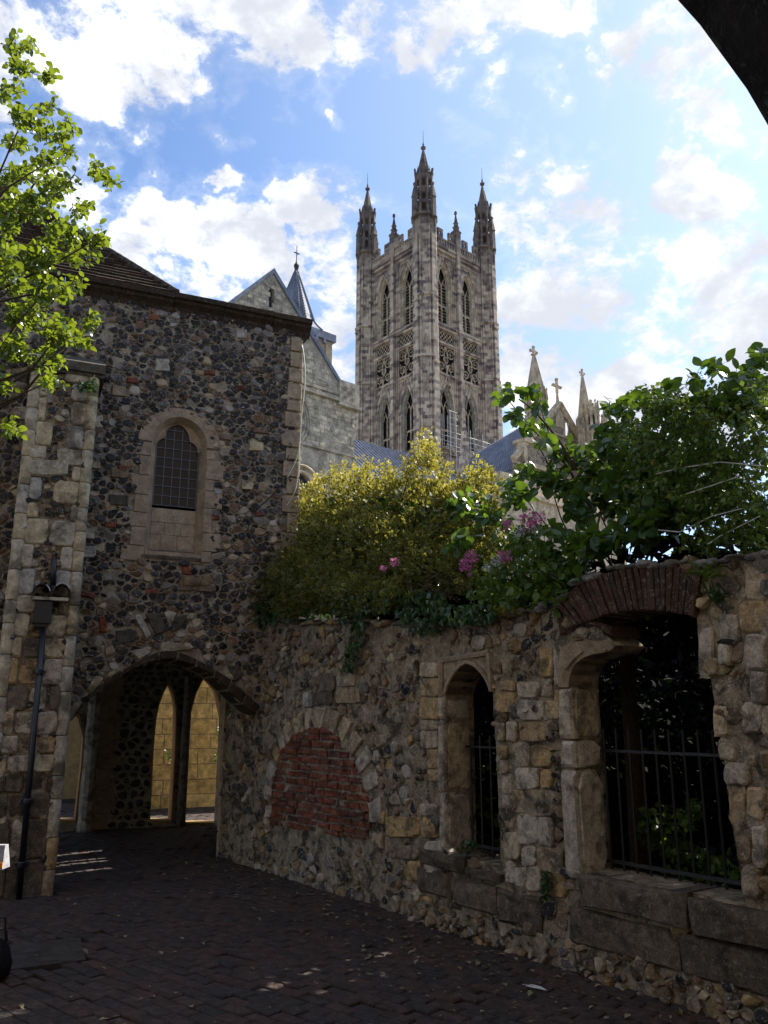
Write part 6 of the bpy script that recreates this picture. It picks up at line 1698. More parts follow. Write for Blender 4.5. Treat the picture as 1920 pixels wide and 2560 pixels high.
# ---- variegated shrub on top of the wall
def Bp(x, y, w): return B.P(*B.px(x, y, w), w)
rng = random.Random(52)
shrub = thing('variegated_shrub', 'large yellow-edged variegated shrub on the garden wall, its top catching the sun', 'shrub', Bp(900, 1480, -.6))
blobs = [(900, 1290, 185, 105, -1.2, .7), (860, 1380, 245, 105, -.8, .8), (1010, 1300, 185, 100, -1.1, .7), (760, 1320, 80, 75, -.7, .5), (700, 1430, 110, 60, -.3, .45), (635, 1485, 55, 45, -.1, .3), (770, 1470, 130, 65, -.2, .45),
         (1065, 1205, 38, 55, -1.2, .4), (965, 1245, 70, 40, -1.3, .4), (860, 1255, 60, 34, -1.2, .4), (1070, 1135, 20, 30, -1.2, .2), (1140, 1250, 56, 36, -1.4, .4), (1195, 1235, 30, 26, -1.4, .3), (1160, 1300, 90, 90, -1.2, .6),
         (1190, 1400, 90, 75, -.9, .5), (1060, 1430, 140, 70, -.6, .6), (880, 1490, 150, 45, -.1, .4), (715, 1285, 30, 28, -.7, .25), (790, 1235, 36, 26, -1, .3), (1210, 1200, 16, 18, -1.4, .2), (925, 1190, 20, 22, -1.2, .2), (720, 1500, 90, 40, -.05, .3)]
lv = []; tot = sum(b[2] * b[3] for b in blobs); NL = 42000
for cx, cy, rx, ry, w0, rz in blobs:
    for i in range(int(NL * rx * ry / tot)):
        a = rng.uniform(0, 6.28); q = rng.random() ** .42; z = rng.uniform(-.4, 1) * math.sqrt(max(0, 1 - q * q * .9)) * rz
        x = cx + math.cos(a) * rx * q; y = cy + math.sin(a) * ry * q
        wob = noise.noise(Vector((x / 38, y / 38, z * 3)))
        if y < 1330 and (wob < -.18 or noise.noise(Vector((x / 15, y / 15, z * 5))) < -.34): continue
        p = Bp(x, y, w0 + z + wob * .15)
        outd = B.U * math.cos(a) * q - Vector((0, 0, 1)) * math.sin(a) * q + B.N * .6
        d = outd + Vector((rng.uniform(-.9, .9), rng.uniform(-.9, .9), rng.uniform(-.2, 1.1)))
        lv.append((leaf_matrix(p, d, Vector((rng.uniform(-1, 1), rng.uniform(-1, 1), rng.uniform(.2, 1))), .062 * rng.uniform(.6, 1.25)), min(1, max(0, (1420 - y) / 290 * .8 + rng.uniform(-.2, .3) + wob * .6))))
br = MB()
for x, y, n_ in ((1070, 1140, 9), (915, 1185, 5), (960, 1205, 7), (860, 1210, 7), (800, 1240, 8), (1010, 1195, 7), (720, 1275, 8), (700, 1330, 8), (620, 1470, 9), (1105, 1180, 6), (1210, 1195, 6), (1150, 1215, 6), (1045, 1165, 7), (760, 1260, 6), (600, 1490, 6), (1185, 1195, 5)):
    for i in range(n_):
        p = Bp(x + rng.uniform(-28, 28), y + rng.uniform(-5, 30), -1.0 + rng.uniform(-.2, .2))
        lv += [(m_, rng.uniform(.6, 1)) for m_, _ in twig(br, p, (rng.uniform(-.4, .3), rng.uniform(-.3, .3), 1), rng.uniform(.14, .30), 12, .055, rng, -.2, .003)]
for cx, cy, rx, ry, w0, rz in blobs:
    for i in range(int((rx + ry) / 9)):
        a = rng.uniform(.1, math.pi * 1.15) if rng.random() < .8 else rng.uniform(0, 6.28); q = rng.uniform(.8, 1.06)
        p = Bp(cx + math.cos(a) * rx * q, cy - math.sin(a) * ry * q, w0 + rz * rng.uniform(-.3, .5))
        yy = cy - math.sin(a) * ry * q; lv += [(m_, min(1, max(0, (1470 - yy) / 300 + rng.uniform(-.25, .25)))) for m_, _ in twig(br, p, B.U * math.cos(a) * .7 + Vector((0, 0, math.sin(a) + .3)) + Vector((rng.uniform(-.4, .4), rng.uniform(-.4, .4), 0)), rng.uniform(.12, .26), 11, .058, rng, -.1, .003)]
for i in range(26):
    a = Bp(rng.uniform(850, 1050), rng.uniform(1400, 1460), -1.3); b = Bp(rng.uniform(680, 1230), rng.uniform(1180, 1420), rng.uniform(-1.4, -.5)); br.tube([a, a.lerp(b, .5) + Vector((0, 0, .1)), b], .016, .005, 4)
br.build('branches', M['bark'], shrub, False, None, 'stuff')
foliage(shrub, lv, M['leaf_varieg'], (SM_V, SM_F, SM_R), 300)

rng = random.Random(61); lv = []  # dark inner leaves added so gaps in the shrub read as shade
for i in range(9000):
    x, y = rng.uniform(640, 1260), rng.uniform(1230, 1540)
    if (x - 940) ** 2 / 300 ** 2 + (y - 1440) ** 2 / 200 ** 2 > 1: continue
    p = Bp(x, y, rng.uniform(-1.5, -.7)); lv.append((leaf_matrix(p, Vector((rng.uniform(-1, 1), rng.uniform(-1, 1), rng.uniform(-1, 1))), Vector((rng.uniform(-1, 1), rng.uniform(-1, 1), 1)), .10), rng.random()))
core = thing('shrub_dark_core', 'dark leaves added inside the variegated shrub so its gaps look shaded', 'bush', Bp(940, 1500, -1.1)); foliage(core, lv, M['leaf_ivy'], (SM_V * [1.2, 1, 1], SM_F, SM_R), 0)
# ---- quince with large leaves
rng = random.Random(53)
quince = thing('quince_bush', 'big dark-leaved quince bush leaning over the broken end of the wall', 'bush', Bp(1500, 1400, -.9))
def cc(x, y): return (1100 + x / 2.023, 850 + y / 2.023)
q_bl = [(320, 275, 36, 40, .8), (385, 365, 36, 32, .8), (435, 250, 44, 22, .7), (435, 420, 30, 26, .6), (515, 505, 26, 20, .5), (500, 320, 22, 18, .5), (520, 410, 20, 20, .4), (640, 560, 60, 40, 1), (570, 570, 40, 25, .6), (440, 650, 70, 32, .9),
        (350, 720, 54, 34, 1), (120, 830, 80, 56, 1), (230, 870, 80, 46, 1), (100, 1000, 54, 50, .9), (400, 790, 76, 50, 1), (550, 700, 84, 50, 1.1), (680, 740, 84, 60, 1.2), (770, 600, 70, 54, 1.1), (860, 460, 60, 54, 1), (870, 330, 36, 34, .8), (935, 350, 40, 34, .8),
        (1010, 265, 34, 30, .7), (1050, 330, 44, 44, .8), (1140, 240, 34, 20, .6), (1150, 330, 56, 44, .9), (1210, 420, 76, 56, 1.1), (1010, 470, 80, 56, 1.2), (890, 560, 90, 66, 1.3), (1080, 600, 110, 76, 1.4), (810, 700, 90, 66, 1.3), (960, 720, 110, 76, 1.4),
        (880, 830, 90, 66, 1.3), (1050, 830, 100, 70, 1.3), (720, 850, 70, 56, 1.1), (1200, 720, 100, 80, 1.3), (760, 1010, 70, 64, 1.1), (865, 1000, 56, 46, 1), (1020, 950, 80, 74, 1.2), (1130, 880, 80, 74, 1.2), (1270, 850, 66, 64, 1), (620, 960, 60, 40, .6), (1330, 560, 90, 80, 1.1),
        (1390, 120, 24, 22, .5), (1480, 190, 40, 32, .8), (1560, 180, 64, 50, 1), (1620, 90, 36, 36, .9), (1640, 240, 36, 56, 1), (1320, 300, 60, 50, .9), (1420, 330, 80, 70, 1.1), (1290, 190, 22, 18, .4), (1400, 720, 90, 80, 1), (1560, 330, 90, 70, 1.1), (650, 1180, 50, 60, .8), (560, 1160, 50, 60, .8)]
lv = []; br = MB(); qends = []
for cx, cy, rx, ry, dn in q_bl:
    cx, cy = cc(cx, cy); rx /= 2.023; ry /= 2.023; w0 = rng.uniform(-1.3, -.35)
    if cy > 1300: w0 = -.25
    c = Bp(cx, cy, w0); qends.append((c, rx * ry))
    for i in range(int(5 + rx * ry / 62 * dn)):
        a = rng.uniform(0, 6.28); q = math.sqrt(rng.random())
        p = Bp(cx + math.cos(a) * rx * q * .9, cy + math.sin(a) * ry * q * .9, w0 + rng.uniform(-.25, .3))
        d = Vector((rng.uniform(-.8, .5), rng.uniform(-.9, .4), rng.uniform(-.4, .6)))
        lv += twig(br, p - d.normalized() * .06, d, rng.uniform(.08, .16), rng.randint(3, 5), .102, rng, .8, .003, None, .8)
root = Bp(1560, 1560, -1.3); root.z = .3
for c, s_ in qends:
    if rng.random() < .6: continue
    h_ = root + Vector((0, 0, max(1.2, min(2.4, (c.z - root.z) * .55)))); mid = h_.lerp(c, .5) + Vector((0, 0, .12))
    j_ = lambda k: Vector((rng.uniform(-k, k), rng.uniform(-k, k), rng.uniform(-k, k)))
    mb = MB(); mb.tube([h_, h_.lerp(mid, .6) + j_(.1), mid + j_(.1), mid.lerp(c, .6) + j_(.08), c], .014, .004, 5); mb.build('branch', M['bark'], quince, True)
P = [Bp(*cc(x, y), -.55) for x, y in ((690, 655), (610, 520), (540, 430), (470, 350), (400, 300))]; mb = MB(); mb.tube(P, .014, .007, 6); mb.build('branch', M['bark'], quince, True)
mb = MB(); mb.tube([root - Vector((0, 0, .4)), root + Vector((0, 0, 1)), root + Vector((0, 0, 2.4))], .09, .05, 8); mb.build('trunk', M['bark'], quince, True)
br.build('twigs', M['bark'], quince, False, None, 'stuff')
foliage(quince, lv, M['leaf_quince'], (LEAF_V * [1.15, 1, 1], LEAF_F, LEAF_R), 300)
for x, y in ((1085, 625), (1160, 785), (1005, 942), (1350, 415)):
    mb = MB(); c = Bp(*cc(x, y), -.15); mb.lathe(c, [(.008, -.028), (.024, -.015), (.029, 0), (.024, .018), (.01, .03)], 8); mb.build('fruit', M['leaf_gold'], quince, True)

# ---- tree added outside the frame; its crown shades the quince and the wide opening
rng = random.Random(60)
tt = thing('added_shade_tree', 'tall tree added out of frame to the right to shade the quince', 'tree', (8.4, 11.2, 0)); lv = []; cc0 = Vector((8.7, 10.9, 10.6))
for i in range(2600):
    d = Vector((rng.gauss(0, 1), rng.gauss(0, 1), rng.gauss(0, 1))).normalized(); q = rng.random() ** .4
    p = cc0 + Vector((d.x * 2.25, d.y * 2.4, d.z * 2.6)) * q
    if noise.noise(p * .9) < -.25: continue
    lv.append((leaf_matrix(p, Vector((rng.uniform(-1, 1), rng.uniform(-1, 1), rng.uniform(-1, .5))), Vector((rng.uniform(-1, 1), rng.uniform(-1, 1), 1)), .2), rng.random()))
foliage(tt, lv, M['leaf_dark'], (SM_V * [1.2, 1, 1], SM_F, SM_R), 0)
mb = MB(); mb.tube([(8.4, 11.2, -.1), (8.3, 11.1, 3), (8.5, 10.95, 7), (8.7, 10.9, 10.6)], .24, .08, 10); mb.build('trunk', M['bark'], tt, True)

# ---- climber at the far right, lighter small leaves
rng = random.Random(54)
vine = thing('climber', 'tangled light green climber spilling along the right end of the wall', 'climber', Bp(1850, 1350, -.4))
lv = []; br = MB()
for cx, cy, rx, ry, dn in ((1600, 1090, 70, 60, .7), (1700, 1100, 90, 70, 1), (1800, 1060, 90, 80, 1), (1890, 1050, 50, 90, 1), (1620, 1180, 80, 50, .8), (1740, 1190, 100, 60, 1.2), (1860, 1180, 80, 80, 1.2), (1790, 1270, 90, 50, 1.2), (1880, 1290, 60, 60, 1.2), (1700, 1280, 60, 40, .8),
                       (1840, 1350, 80, 30, 1), (1760, 1350, 60, 24, .8), (1910, 1370, 30, 20, 1), (1640, 1260, 50, 40, .5), (1680, 1010, 60, 40, .8)):
    for i in range(int(rx * ry / 62 * dn)):
        a = rng.uniform(0, 6.28); q = math.sqrt(rng.random()); w0 = rng.uniform(-.6, .0)
        p = Bp(cx + math.cos(a) * rx * q, cy + math.sin(a) * ry * q, w0)
        lv += twig(br, p, Vector((rng.uniform(-.8, .5), rng.uniform(-1, .3), rng.uniform(-.6, .5))), rng.uniform(.1, .2), rng.randint(7, 11), .044, rng, .6, .0025)
for pts in (((1640, 1185), (1700, 1170), (1800, 1155), (1910, 1165)), ((1645, 1325), (1700, 1330), (1780, 1290), (1860, 1270)), ((1770, 1360), (1800, 1340), (1860, 1310), (1900, 1290)), ((1700, 1240), (1760, 1220), (1850, 1190))):
    m = MB(); m.tube([Bp(x, y, .02) for x, y in pts], .004, .003, 4); m.build('stem', M['feather'], vine)
br.build('twigs', M['bark'], vine, False, None, 'stuff')
foliage(vine, lv, M['leaf_vine'], (SM_V * [1.2, 1, 1], SM_F, SM_R), 300)

# ---- leafy herbs at the wall top, centre right
rng = random.Random(55)
herb = thing('leafy_herb', 'fresh green leafy plant spilling over the wall left of the brick arch', 'plant', Bp(1320, 1480, -.1))
lv = []; br = MB()
for cx, cy, rx, ry, w0 in ((1330, 1400, 80, 60, -.3), (1260, 1450, 60, 50, -.2), (1380, 1460, 60, 50, -.15), (1300, 1340, 60, 50, -.5), (1420, 1400, 60, 60, -.4), (1230, 1500, 40, 30, .0), (1320, 1500, 60, 26, .0), (1400, 1500, 30, 24, .0)):
    for i in range(int(rx * ry / 75)):
        a = rng.uniform(0, 6.28); q = math.sqrt(rng.random()); p = Bp(cx + math.cos(a) * rx * q, cy + math.sin(a) * ry * q, w0 + rng.uniform(-.15, .15))
        lv += twig(br, p, Vector((rng.uniform(-.8, .4), rng.uniform(-1, .2), rng.uniform(-.5, .7))), rng.uniform(.08, .16), 7, .07, rng, .7, .003)
br.build('stems', M['leaf_ivy'], herb, False, None, 'stuff')
foliage(herb, lv, M['leaf_vine'], (LEAF_V, LEAF_F, LEAF_R), 300)

# ---- ivy along the top with a hanging strand
rng = random.Random(56)
ivy = thing('ivy', 'dark ivy along the wall top with one strand hanging above the brick arch', 'ivy', Bp(960, 1520, .05))
lv = []; br = MB()
def ivyleaf(x, y, w, sz=.055, t=None):
    p = Bp(x, y, w); lv.append((leaf_matrix(p, Vector((rng.uniform(-.6, .6), rng.uniform(-.3, .3), -1)), B.N + Vector((rng.uniform(-.5, .5), rng.uniform(-.5, .5), rng.uniform(0, .9))), sz * rng.uniform(.6, 1.3)), rng.random() if t is None else t))
for cx, cy, rx, ry, n_ in ((1000, 1500, 130, 30, 260), (1090, 1535, 100, 28, 260), (875, 1520, 45, 34, 120), (1195, 1530, 55, 26, 120), (690, 1540, 90, 22, 110), (1060, 1570, 40, 10, 30)):
    for i in range(n_):
        a = rng.uniform(0, 6.28); q = math.sqrt(rng.random()); ivyleaf(cx + math.cos(a) * rx * q, cy + math.sin(a) * ry * q, rng.uniform(.0, .16), .055, rng.uniform(.5, 1) if cx > 1050 else None)
for i in range(170):
    t = rng.random(); ivyleaf(886 + math.sin(t * 5) * 10 - t * 6 + rng.uniform(-16, 16) * (1.1 - .3 * t), 1500 + t * 175, rng.uniform(.05, .14), .055, rng.random() * .5)
br.tube([Bp(890, 1490, .06), Bp(896, 1560, .07), Bp(884, 1670, .07)], .008, .003, 5); br.tube([Bp(1000, 1500, .05), Bp(985, 1550, .12), Bp(950, 1580, .1), Bp(930, 1590, .05)], .005, .004, 4)
for i in range(14):
    br.tube([Bp(rng.uniform(980, 1150), rng.uniform(1410, 1470), -.1), Bp(rng.uniform(990, 1180), rng.uniform(1480, 1510), .1)], .003, .002, 3)
br.build('stem', M['bark'], ivy, False, None, 'stuff')
foliage(ivy, lv, M['leaf_ivy'], (IVY_V, IVY_F, IVY_R), 300)
def tuft(name, label, cat, pts, mat, tm, sz, n_, w=.06, dr=(-.3, 1), fr=B):
    t = thing(name, label, cat, fr.P(*fr.px(pts[0][0], pts[0][1], w), w)); l = []
    for cx, cy, rx, ry in pts:
        for i in range(n_):
            a = rng.uniform(0, 6.28); q = math.sqrt(rng.random()); ww = w + rng.uniform(-.04, .06)
            p = fr.P(*fr.px(cx + math.cos(a) * rx * q, cy + math.sin(a) * ry * q, ww), ww)
            l.append((leaf_matrix(p, Vector((rng.uniform(-1, 1), rng.uniform(-1, 1), rng.uniform(*dr))), Vector((rng.uniform(-1, 1), rng.uniform(-1, 1), 1)), sz * rng.uniform(.5, 1.3)), rng.random()))
    foliage(t, l, mat, tm, 0)
GR_V = SM_V * [.25, 1, 1]
tuft('golden_fern', 'small golden-yellow ferny plant at the wall top under the green leaves', 'plant', [(1262, 1528, 38, 12)], M['leaf_gold'], (SM_V * [.6, 1, 1], SM_F, SM_R), .05, 130)
tuft('fern', 'small dark fern tuft rooted low on the pier between the openings', 'fern', [(1365, 2212, 10, 34)], M['leaf_ivy'], (SM_V, SM_F, SM_R), .035, 170, .05, (-1, .3))
tuft('ivy_sprig', 'small ivy sprig on the sill of the narrow opening', 'ivy', [(1170, 2115, 24, 20)], M['leaf_ivy'], (IVY_V, IVY_F, IVY_R), .045, 45, .04, (-1, .3))
tuft('grass_tuft', 'wiry grass tuft growing on the brick arch near its top right', 'grass', [(1768, 1440, 22, 16)], M['leaf_vine'], (GR_V, SM_F, SM_R), .11, 60, .05)
tuft('grass_tuft', 'dark weed clump below the wiry tuft, beside the brick arch', 'grass', [(1795, 1498, 18, 16)], M['leaf_ivy'], (GR_V, SM_F, SM_R), .08, 60, .05)
tuft('wall_fern', 'dark green fern growing under the buttress cap', 'fern', [(215, 962, 26, 14)], M['leaf_ivy'], (SM_V, SM_F, SM_R), .07, 60, .08, (-1, .3), Q)
tuft('grass_clump', 'grassy clump hanging at the foot of the variegated shrub', 'grass', [(660, 1535, 34, 26), (640, 1500, 30, 20)], M['leaf_ivy'], (GR_V, SM_F, SM_R), .12, 150, .06, (-1, .4))

# ---- flowers
rng = random.Random(57)
def flower(x, y, r, label, mat, w=.3, n_=45):
    w = .12 if x > 1240 else w
    f = thing('flower', label, 'flower', Bp(x, y, w), 'flower heads among the wall shrubs'); l = []; c = Bp(x, y, w); R_ = r / FPX * (c - Vector((0, 0, 1.6))).length
    for i in range(n_ * 3):
        d = Vector((rng.gauss(0, 1), rng.gauss(0, 1), rng.gauss(0, 1))).normalized(); p = c + d * R_ * rng.random() ** .5
        l.append((leaf_matrix(p, d, Vector((rng.uniform(-1, 1), rng.uniform(-1, 1), 1)), R_ * .35 * rng.uniform(.6, 1.2)), rng.random()))
    foliage(f, l, mat, (SM_V * [1.3, 1, 1], SM_F, SM_R), 0, 'petal')
    m = MB(); m.tube([c - Vector((0, 0, .3)) + B.N * -.05, c], .003, .003, 4); m.build('stem', M['leaf_ivy'], f)
for x, y, r, lab, mt in ((987, 1406, 11, 'small round pink flower head, upper of the two on the variegated shrub', 'petal'), (959, 1421, 8, 'smallest pink flower, lower of the two on the variegated shrub', 'petal'),
                     (583, 1499, 8, 'lone purple-pink flower at the far left tip of the shrub', 'petal'), (1178, 1392, 16, 'pink flower head, upper of the tight pair right of the shrub', 'petal'), (1165, 1412, 16, 'pink flower head, lower of the tight pair right of the shrub', 'petal'),
                     (1175, 1438, 6, 'tiny pink bud just under the tight pair', 'petal'), (1261, 1391, 17, 'dusky pink flower head beside the white blooms', 'petal'), (1322, 1300, 24, 'largest pink flower head, high among the quince leaves', 'petal'), (1352, 1293, 14, 'pink flower touching the right of the largest head', 'petal'),
                     (1268, 1312, 13, 'faded pink flower half hidden left of the largest head', 'petal')):
    flower(x, y, r, lab, M[mt])
for x, y, r, lab in ((1216, 1420, 10, 'white flower right of the tight pink pair'), (1240, 1400, 12, 'white blooms just left of the dusky pink head'), (1300, 1330, 13, 'white flowers below the largest pink head'), (1335, 1325, 10, 'small white bloom under the quince leaves'), (1072, 1490, 5, 'single white flower in the ivy')):
    flower(x, y, r, lab, M['petal_white'], .2, 30)

# ---- dark garden behind the wall
rng = random.Random(58)
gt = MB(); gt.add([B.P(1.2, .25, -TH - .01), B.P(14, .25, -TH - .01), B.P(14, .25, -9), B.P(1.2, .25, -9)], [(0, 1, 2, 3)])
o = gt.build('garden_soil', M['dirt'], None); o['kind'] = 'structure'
bw2 = thing('garden_dark_backing', 'near-black garden back wall, added to keep the broken opening dark', 'wall', B.P(6, 0, -4.2))
mb = MB(); mb.fbox(B, 1.5, 14, 0, 2.6, -4.5, -4.2); mb.fbox(B, 1.5, 1.8, 0, 2.6, -4.2, -.5); mb.build('wall', M['recess'], bw2)  # near-black colour stands in for shade; side run stops a light leak
hedge = thing('added_dark_hedge', 'dark evergreen hedge added behind the openings to keep the garden dark', 'hedge', B.P(5, .25, -2.5))
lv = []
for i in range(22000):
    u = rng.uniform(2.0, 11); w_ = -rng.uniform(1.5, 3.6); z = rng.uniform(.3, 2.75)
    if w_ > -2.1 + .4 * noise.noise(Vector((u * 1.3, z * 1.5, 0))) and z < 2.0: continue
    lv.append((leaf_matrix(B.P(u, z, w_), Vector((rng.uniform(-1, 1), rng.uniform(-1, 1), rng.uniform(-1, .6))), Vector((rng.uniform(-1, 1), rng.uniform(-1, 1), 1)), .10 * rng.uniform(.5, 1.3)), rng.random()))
for i in range(14000):      # roof of boughs added above the wall top to keep light out
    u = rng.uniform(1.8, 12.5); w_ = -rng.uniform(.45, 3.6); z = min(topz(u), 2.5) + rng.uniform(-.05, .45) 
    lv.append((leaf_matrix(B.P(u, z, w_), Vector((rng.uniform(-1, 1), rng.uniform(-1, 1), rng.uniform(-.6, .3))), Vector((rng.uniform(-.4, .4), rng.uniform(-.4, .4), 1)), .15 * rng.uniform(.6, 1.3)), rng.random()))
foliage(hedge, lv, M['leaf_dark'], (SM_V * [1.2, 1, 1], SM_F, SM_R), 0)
gp_ = thing('garden_plant', 'bright green leafy plant behind the bars of the wide grille', 'plant', B.P(6.2, .3, -.8)); lv = []; br = MB()
for cx, cy, rx, ry in ((1655, 2080, 30, 40), (1680, 2150, 30, 40), (1640, 2120, 24, 30), (1750, 2180, 60, 40), (1810, 2200, 40, 30), (1700, 2220, 50, 20), (1720, 2060, 20, 30)):
    for i in range(9):
        a = rng.uniform(0, 6.28); p = Bp(cx + math.cos(a) * rx * rng.random(), cy + math.sin(a) * ry * rng.random(), -.75 + rng.uniform(-.15, .15))
        lv += twig(br, p, Vector((rng.uniform(-.6, .6), rng.uniform(-.6, .6), rng.uniform(0, 1))), .14, 6, .07, rng, .5, .003)
br.build('stems', M['leaf_ivy'], gp_, False, None, 'stuff'); foliage(gp_, lv, M['leaf_vine'], (LEAF_V, LEAF_F, LEAF_R), 120)
gp_ = thing('garden_plant', 'few trailing green leaves behind the narrow grille', 'plant', B.P(4.5, .3, -.8)); lv = []
for cx, cy, rx, ry in ((1232, 1960, 10, 50), (1220, 2060, 24, 50), (1250, 2080, 16, 40)):
    for i in range(5):
        p = Bp(cx + rng.uniform(-rx, rx), cy + rng.uniform(-ry, ry), -.7); lv += twig(None, p, Vector((rng.uniform(-.6, .6), rng.uniform(-.6, .6), rng.uniform(-.5, .5))), .14, 5, .06, rng, .6)
foliage(gp_, lv, M['leaf_vine'], (LEAF_V, LEAF_F, LEAF_R), 60)
pl_ = thing('wall_creeper', 'lime green creeper in front of the yellow ashlar wall', 'creeper', C.P(1.3, 1.2, -.5)); lv = []
for cx, cy, rx, ry in ((425, 1885, 12, 8), (430, 1900, 8, 6), (545, 1840, 6, 26), (545, 1890, 5, 14)):
    for i in range(16): p = C.P(*C.px(cx + rng.uniform(-rx, rx), cy + rng.uniform(-ry, ry), -.7), -.7); lv.append((leaf_matrix(p, Vector((rng.uniform(-1, 1), -.3, rng.uniform(-.6, .3))), Vector((rng.uniform(-1, 1), -1, 1)), .06), rng.random()))
foliage(pl_, lv, M['leaf_vine'], (SM_V, SM_F, SM_R), 0)

# ---- litter on the paving
rng = random.Random(59); l = []
for i in range(620):
    x = rng.uniform(-3.2, 2.2); y = rng.uniform(4.0, 10)
    if rng.random() < .6: u = rng.uniform(0, 8); w_ = abs(rng.gauss(0, .5)) + .12; p = B.P(u, 0, w_); x, y = p.x, p.y
    l.append((leaf_matrix((x, y, gz(x, y) + .012), Vector((rng.uniform(-1, 1), rng.uniform(-1, 1), rng.uniform(0, .2))), (0, 0, 1), rng.choice([.014, .02, .03, .045, .06])), rng.random()))
lt = thing('leaf_litter', 'scattered dry leaves and seeds on the brick paving', 'leaves', (0, 6, 0)); foliage(lt, l, M['litter'], (SM_V, SM_F, SM_R), 0)
for ch in lt.children: ch.name = 'dry_leaves'
fp = ground(1340, 2470, .012); m = MB(); d = (ground(1368, 2476, .012) - fp)
m.add([fp - d, fp - d * .3 + Vector((0, .02, .012)), fp + d * .5 + Vector((0, .018, .01)), fp + d, fp + d * .3 + Vector((0, -.014, .002)), fp - d * .4 + Vector((0, -.014, .002))], [(0, 5, 4, 3, 2, 1)])
m.tube([fp - d * 1.25 + Vector((0, 0, .004)), fp + Vector((0, 0, .01)), fp + d], .0015, .001, 4); o = m.build('feather', M['feather'], None, False, 'c'); tag(o, 'single white feather lying on the paving near the plinth', 'feather')

# ================================================================== PERSON at the left edge
px0 = ground(14, 2452); pc = Vector((px0.x - .60, px0.y + .0, 0))
person = thing('person', 'person in pale jacket and black trousers standing mostly outside the left edge', 'person', pc)
def skin(name, pts, edges, radii, mat, root=0, sub=2):
    me = bpy.data.meshes.new(name); me.from_pydata([tuple(pc + Vector(p)) for p in pts], edges, []); me.materials.append(mat)
    o = bpy.data.objects.new(name, me); COL.objects.link(o); o.parent = person; o.matrix_parent_inverse = parent_inv(person)
    sm = o.modifiers.new('skin', 'SKIN'); sm.use_smooth_shade = True
    lay = me.skin_vertices[0] if me.skin_vertices else None
    if lay is None:
        bpy.context.view_layer.objects.active = o; bpy.ops.mesh.customdata_skin_add(); lay = me.skin_vertices[0]
    for i, r_ in enumerate(radii): lay.data[i].radius = (r_, r_) if not isinstance(r_, tuple) else r_; lay.data[i].use_root = (i == root)
    o.modifiers.new('sub', 'SUBSURF').levels = sub; o.modifiers['sub'].render_levels = sub
    return o
body = [(0, 0, .95), (0, 0, 1.15), (0, 0, 1.35), (0, 0, 1.46), (0, -.01, 1.53), (0, -.02, 1.64), (0, -.02, 1.72),
        (-.10, 0, .90), (-.10, -.01, .50), (-.10, .03, .10), (-.10, -.10, .04), (.10, 0, .90), (.10, -.02, .50), (.10, .03, .10), (.11, -.10, .04),
        (.17, 0, 1.40), (.23, .02, 1.14), (.20, -.08, .92), (.195, -.11, .84), (-.17, 0, 1.40), (-.23, .02, 1.14), (-.22, -.05, .90), (-.22, -.07, .82)]
be = [(0, 1), (1, 2), (2, 3), (3, 4), (4, 5), (5, 6), (0, 7), (7, 8), (8, 9), (9, 10), (0, 11), (11, 12), (12, 13), (13, 14), (2, 15), (15, 16), (16, 17), (17, 18), (2, 19), (19, 20), (20, 21), (21, 22)]
brd = [.13, .12, .14, .07, .055, .085, .07, .085, .06, .04, .035, .085, .06, .04, .035, .055, .042, .032, .028, .055, .042, .032, .028]
skin('body', body, be, brd, M['skin'])
skin('jacket', [(0, 0, .84), (0, 0, 1.1), (0, 0, 1.38), (0, 0, 1.47), (.175, 0, 1.40), (.235, .02, 1.14), (.20, -.08, .93), (-.175, 0, 1.40), (-.235, .02, 1.14), (-.22, -.05, .91)], [(0, 1), (1, 2), (2, 3), (2, 4), (4, 5), (5, 6), (2, 7), (7, 8), (8, 9)], [.165, .15, .165, .085, .07, .058, .048, .07, .058, .048], M['cloth_pale'], 1)
skin('trousers', [(0, 0, .96), (-.10, 0, .86), (-.10, -.01, .50), (-.10, .03, .12), (.10, 0, .86), (.10, -.02, .50), (.10, .03, .12)], [(0, 1), (1, 2), (2, 3), (0, 4), (4, 5), (5, 6)], [.145, .10, .078, .075, .10, .078, .075], M['cloth_black'])
for s in (-1, 1): skin('shoe', [(s * .10, .06, .06), (s * .105, -.04, .055), (s * .11, -.14, .04)], [(0, 1), (1, 2)], [.055, .05, .04], M['cloth_black'], 1)
skin('hair', [(0, .01, 1.66), (0, .0, 1.74), (0, .03, 1.58)], [(0, 1), (0, 2)], [.098, .085, .08], M['hair'])
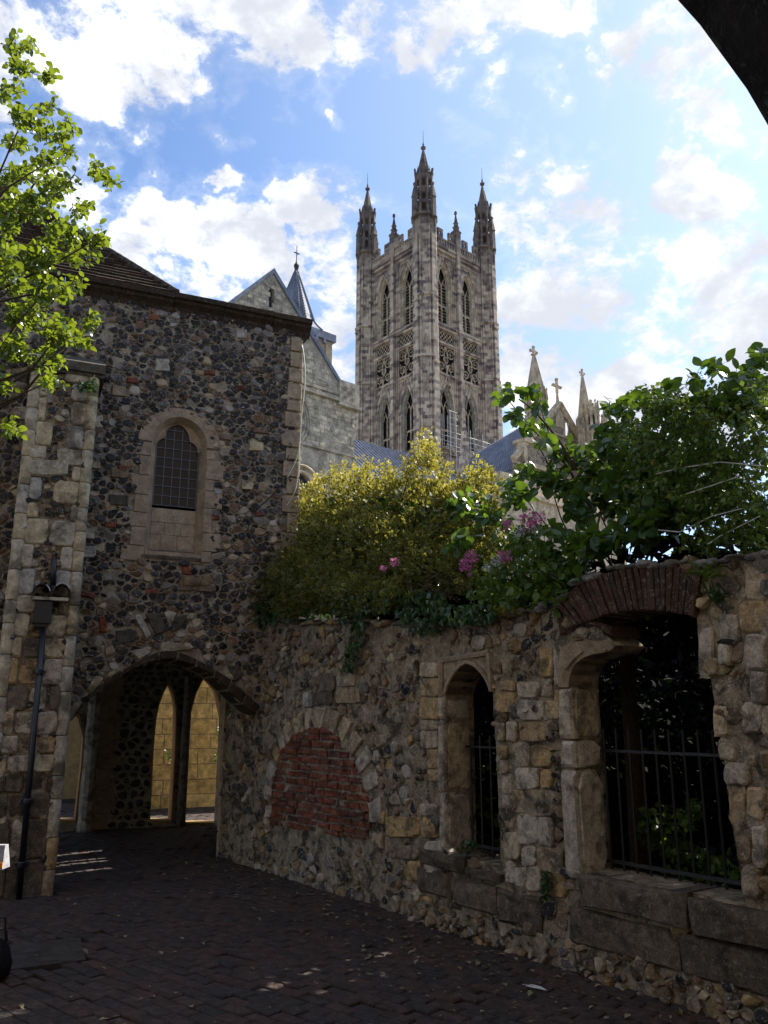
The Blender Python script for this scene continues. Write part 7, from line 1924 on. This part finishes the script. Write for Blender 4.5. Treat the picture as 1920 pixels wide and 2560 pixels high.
for s in (-1, 1):          # hands: palm, four fingers and a thumb
    wx, wy, wz = (.195, -.11, .84) if s > 0 else (-.22, -.07, .82)
    pts = [(wx, wy, wz), (wx, wy - .015, wz - .05)]; ed = [(0, 1)]; rd = [.027, .03]
    for k, (fx, ln) in enumerate(((-.024, .062), (-.008, .072), (.008, .068), (.023, .055))):
        b = len(pts); pts += [(wx + fx * .4, wy - .02 + fx, wz - .085), (wx + fx * .4, wy - .03 + fx, wz - .085 - ln * .5), (wx + fx * .3 - s * .006, wy - .02 + fx, wz - .085 - ln)]; ed += [(1, b), (b, b + 1), (b + 1, b + 2)]; rd += [.010, .009, .008]
    b = len(pts); pts += [(wx - s * .028, wy - .035, wz - .045), (wx - s * .036, wy - .045, wz - .085)]; ed += [(1, b), (b, b + 1)]; rd += [.011, .009]
    skin('hand', pts, ed, rd, M['skin'], 1, 1)
bag = thing('carrier_bag', 'white carrier bag with a small orange mark, held low at the left edge', 'bag', pc + Vector((.2, -.02, .60)))
bx = ground(4, 2452).x - pc.x
mb = MB(); mb.hexa([pc + Vector(p) for p in ((bx - .32, -.08, .58), (bx - .03, -.09, .66), (bx - .03, .02, .66), (bx - .32, .02, .58), (bx - .30, -.05, .80), (bx - .04, -.06, .80), (bx - .04, -.01, .80), (bx - .30, -.01, .80))]); mb.build('bag_body', M['cloth_pale'], bag)
mb = MB(); mb.tube([pc + Vector(p) for p in ((bx - .26, -.03, .79), (.195, -.12, .86), (bx - .08, -.03, .79))], .006, .006, 5); mb.build('handle', M['cloth_black'], bag)
mb = MB(); mb.hexa([pc + Vector((x, y, z)) for z in (.67, .70) for x, y in ((bx - .08, -.094), (bx - .03, -.094), (bx - .03, -.088), (bx - .08, -.088))]); mb.build('printed_mark', M['orange'], bag)
hb = thing('holdall', 'black rounded holdall bag standing on the paving at the left edge', 'bag', ground(-20, 2452))
hp_ = ground(-22, 2450); mb = MB(); mb.lathe(hp_, [(.04, .0), (.10, .02), (.115, .09), (.09, .18), (.04, .24)], 14); mb.build('bag_body', M['cloth_black'], hb, True)
mb = MB(); mb.tube([hp_ + Vector(p) for p in ((-.07, 0, .22), (-.05, 0, .36), (.05, 0, .36), (.07, 0, .22))], .010, .010, 6); mb.build('handle', M['cloth_black'], hb)
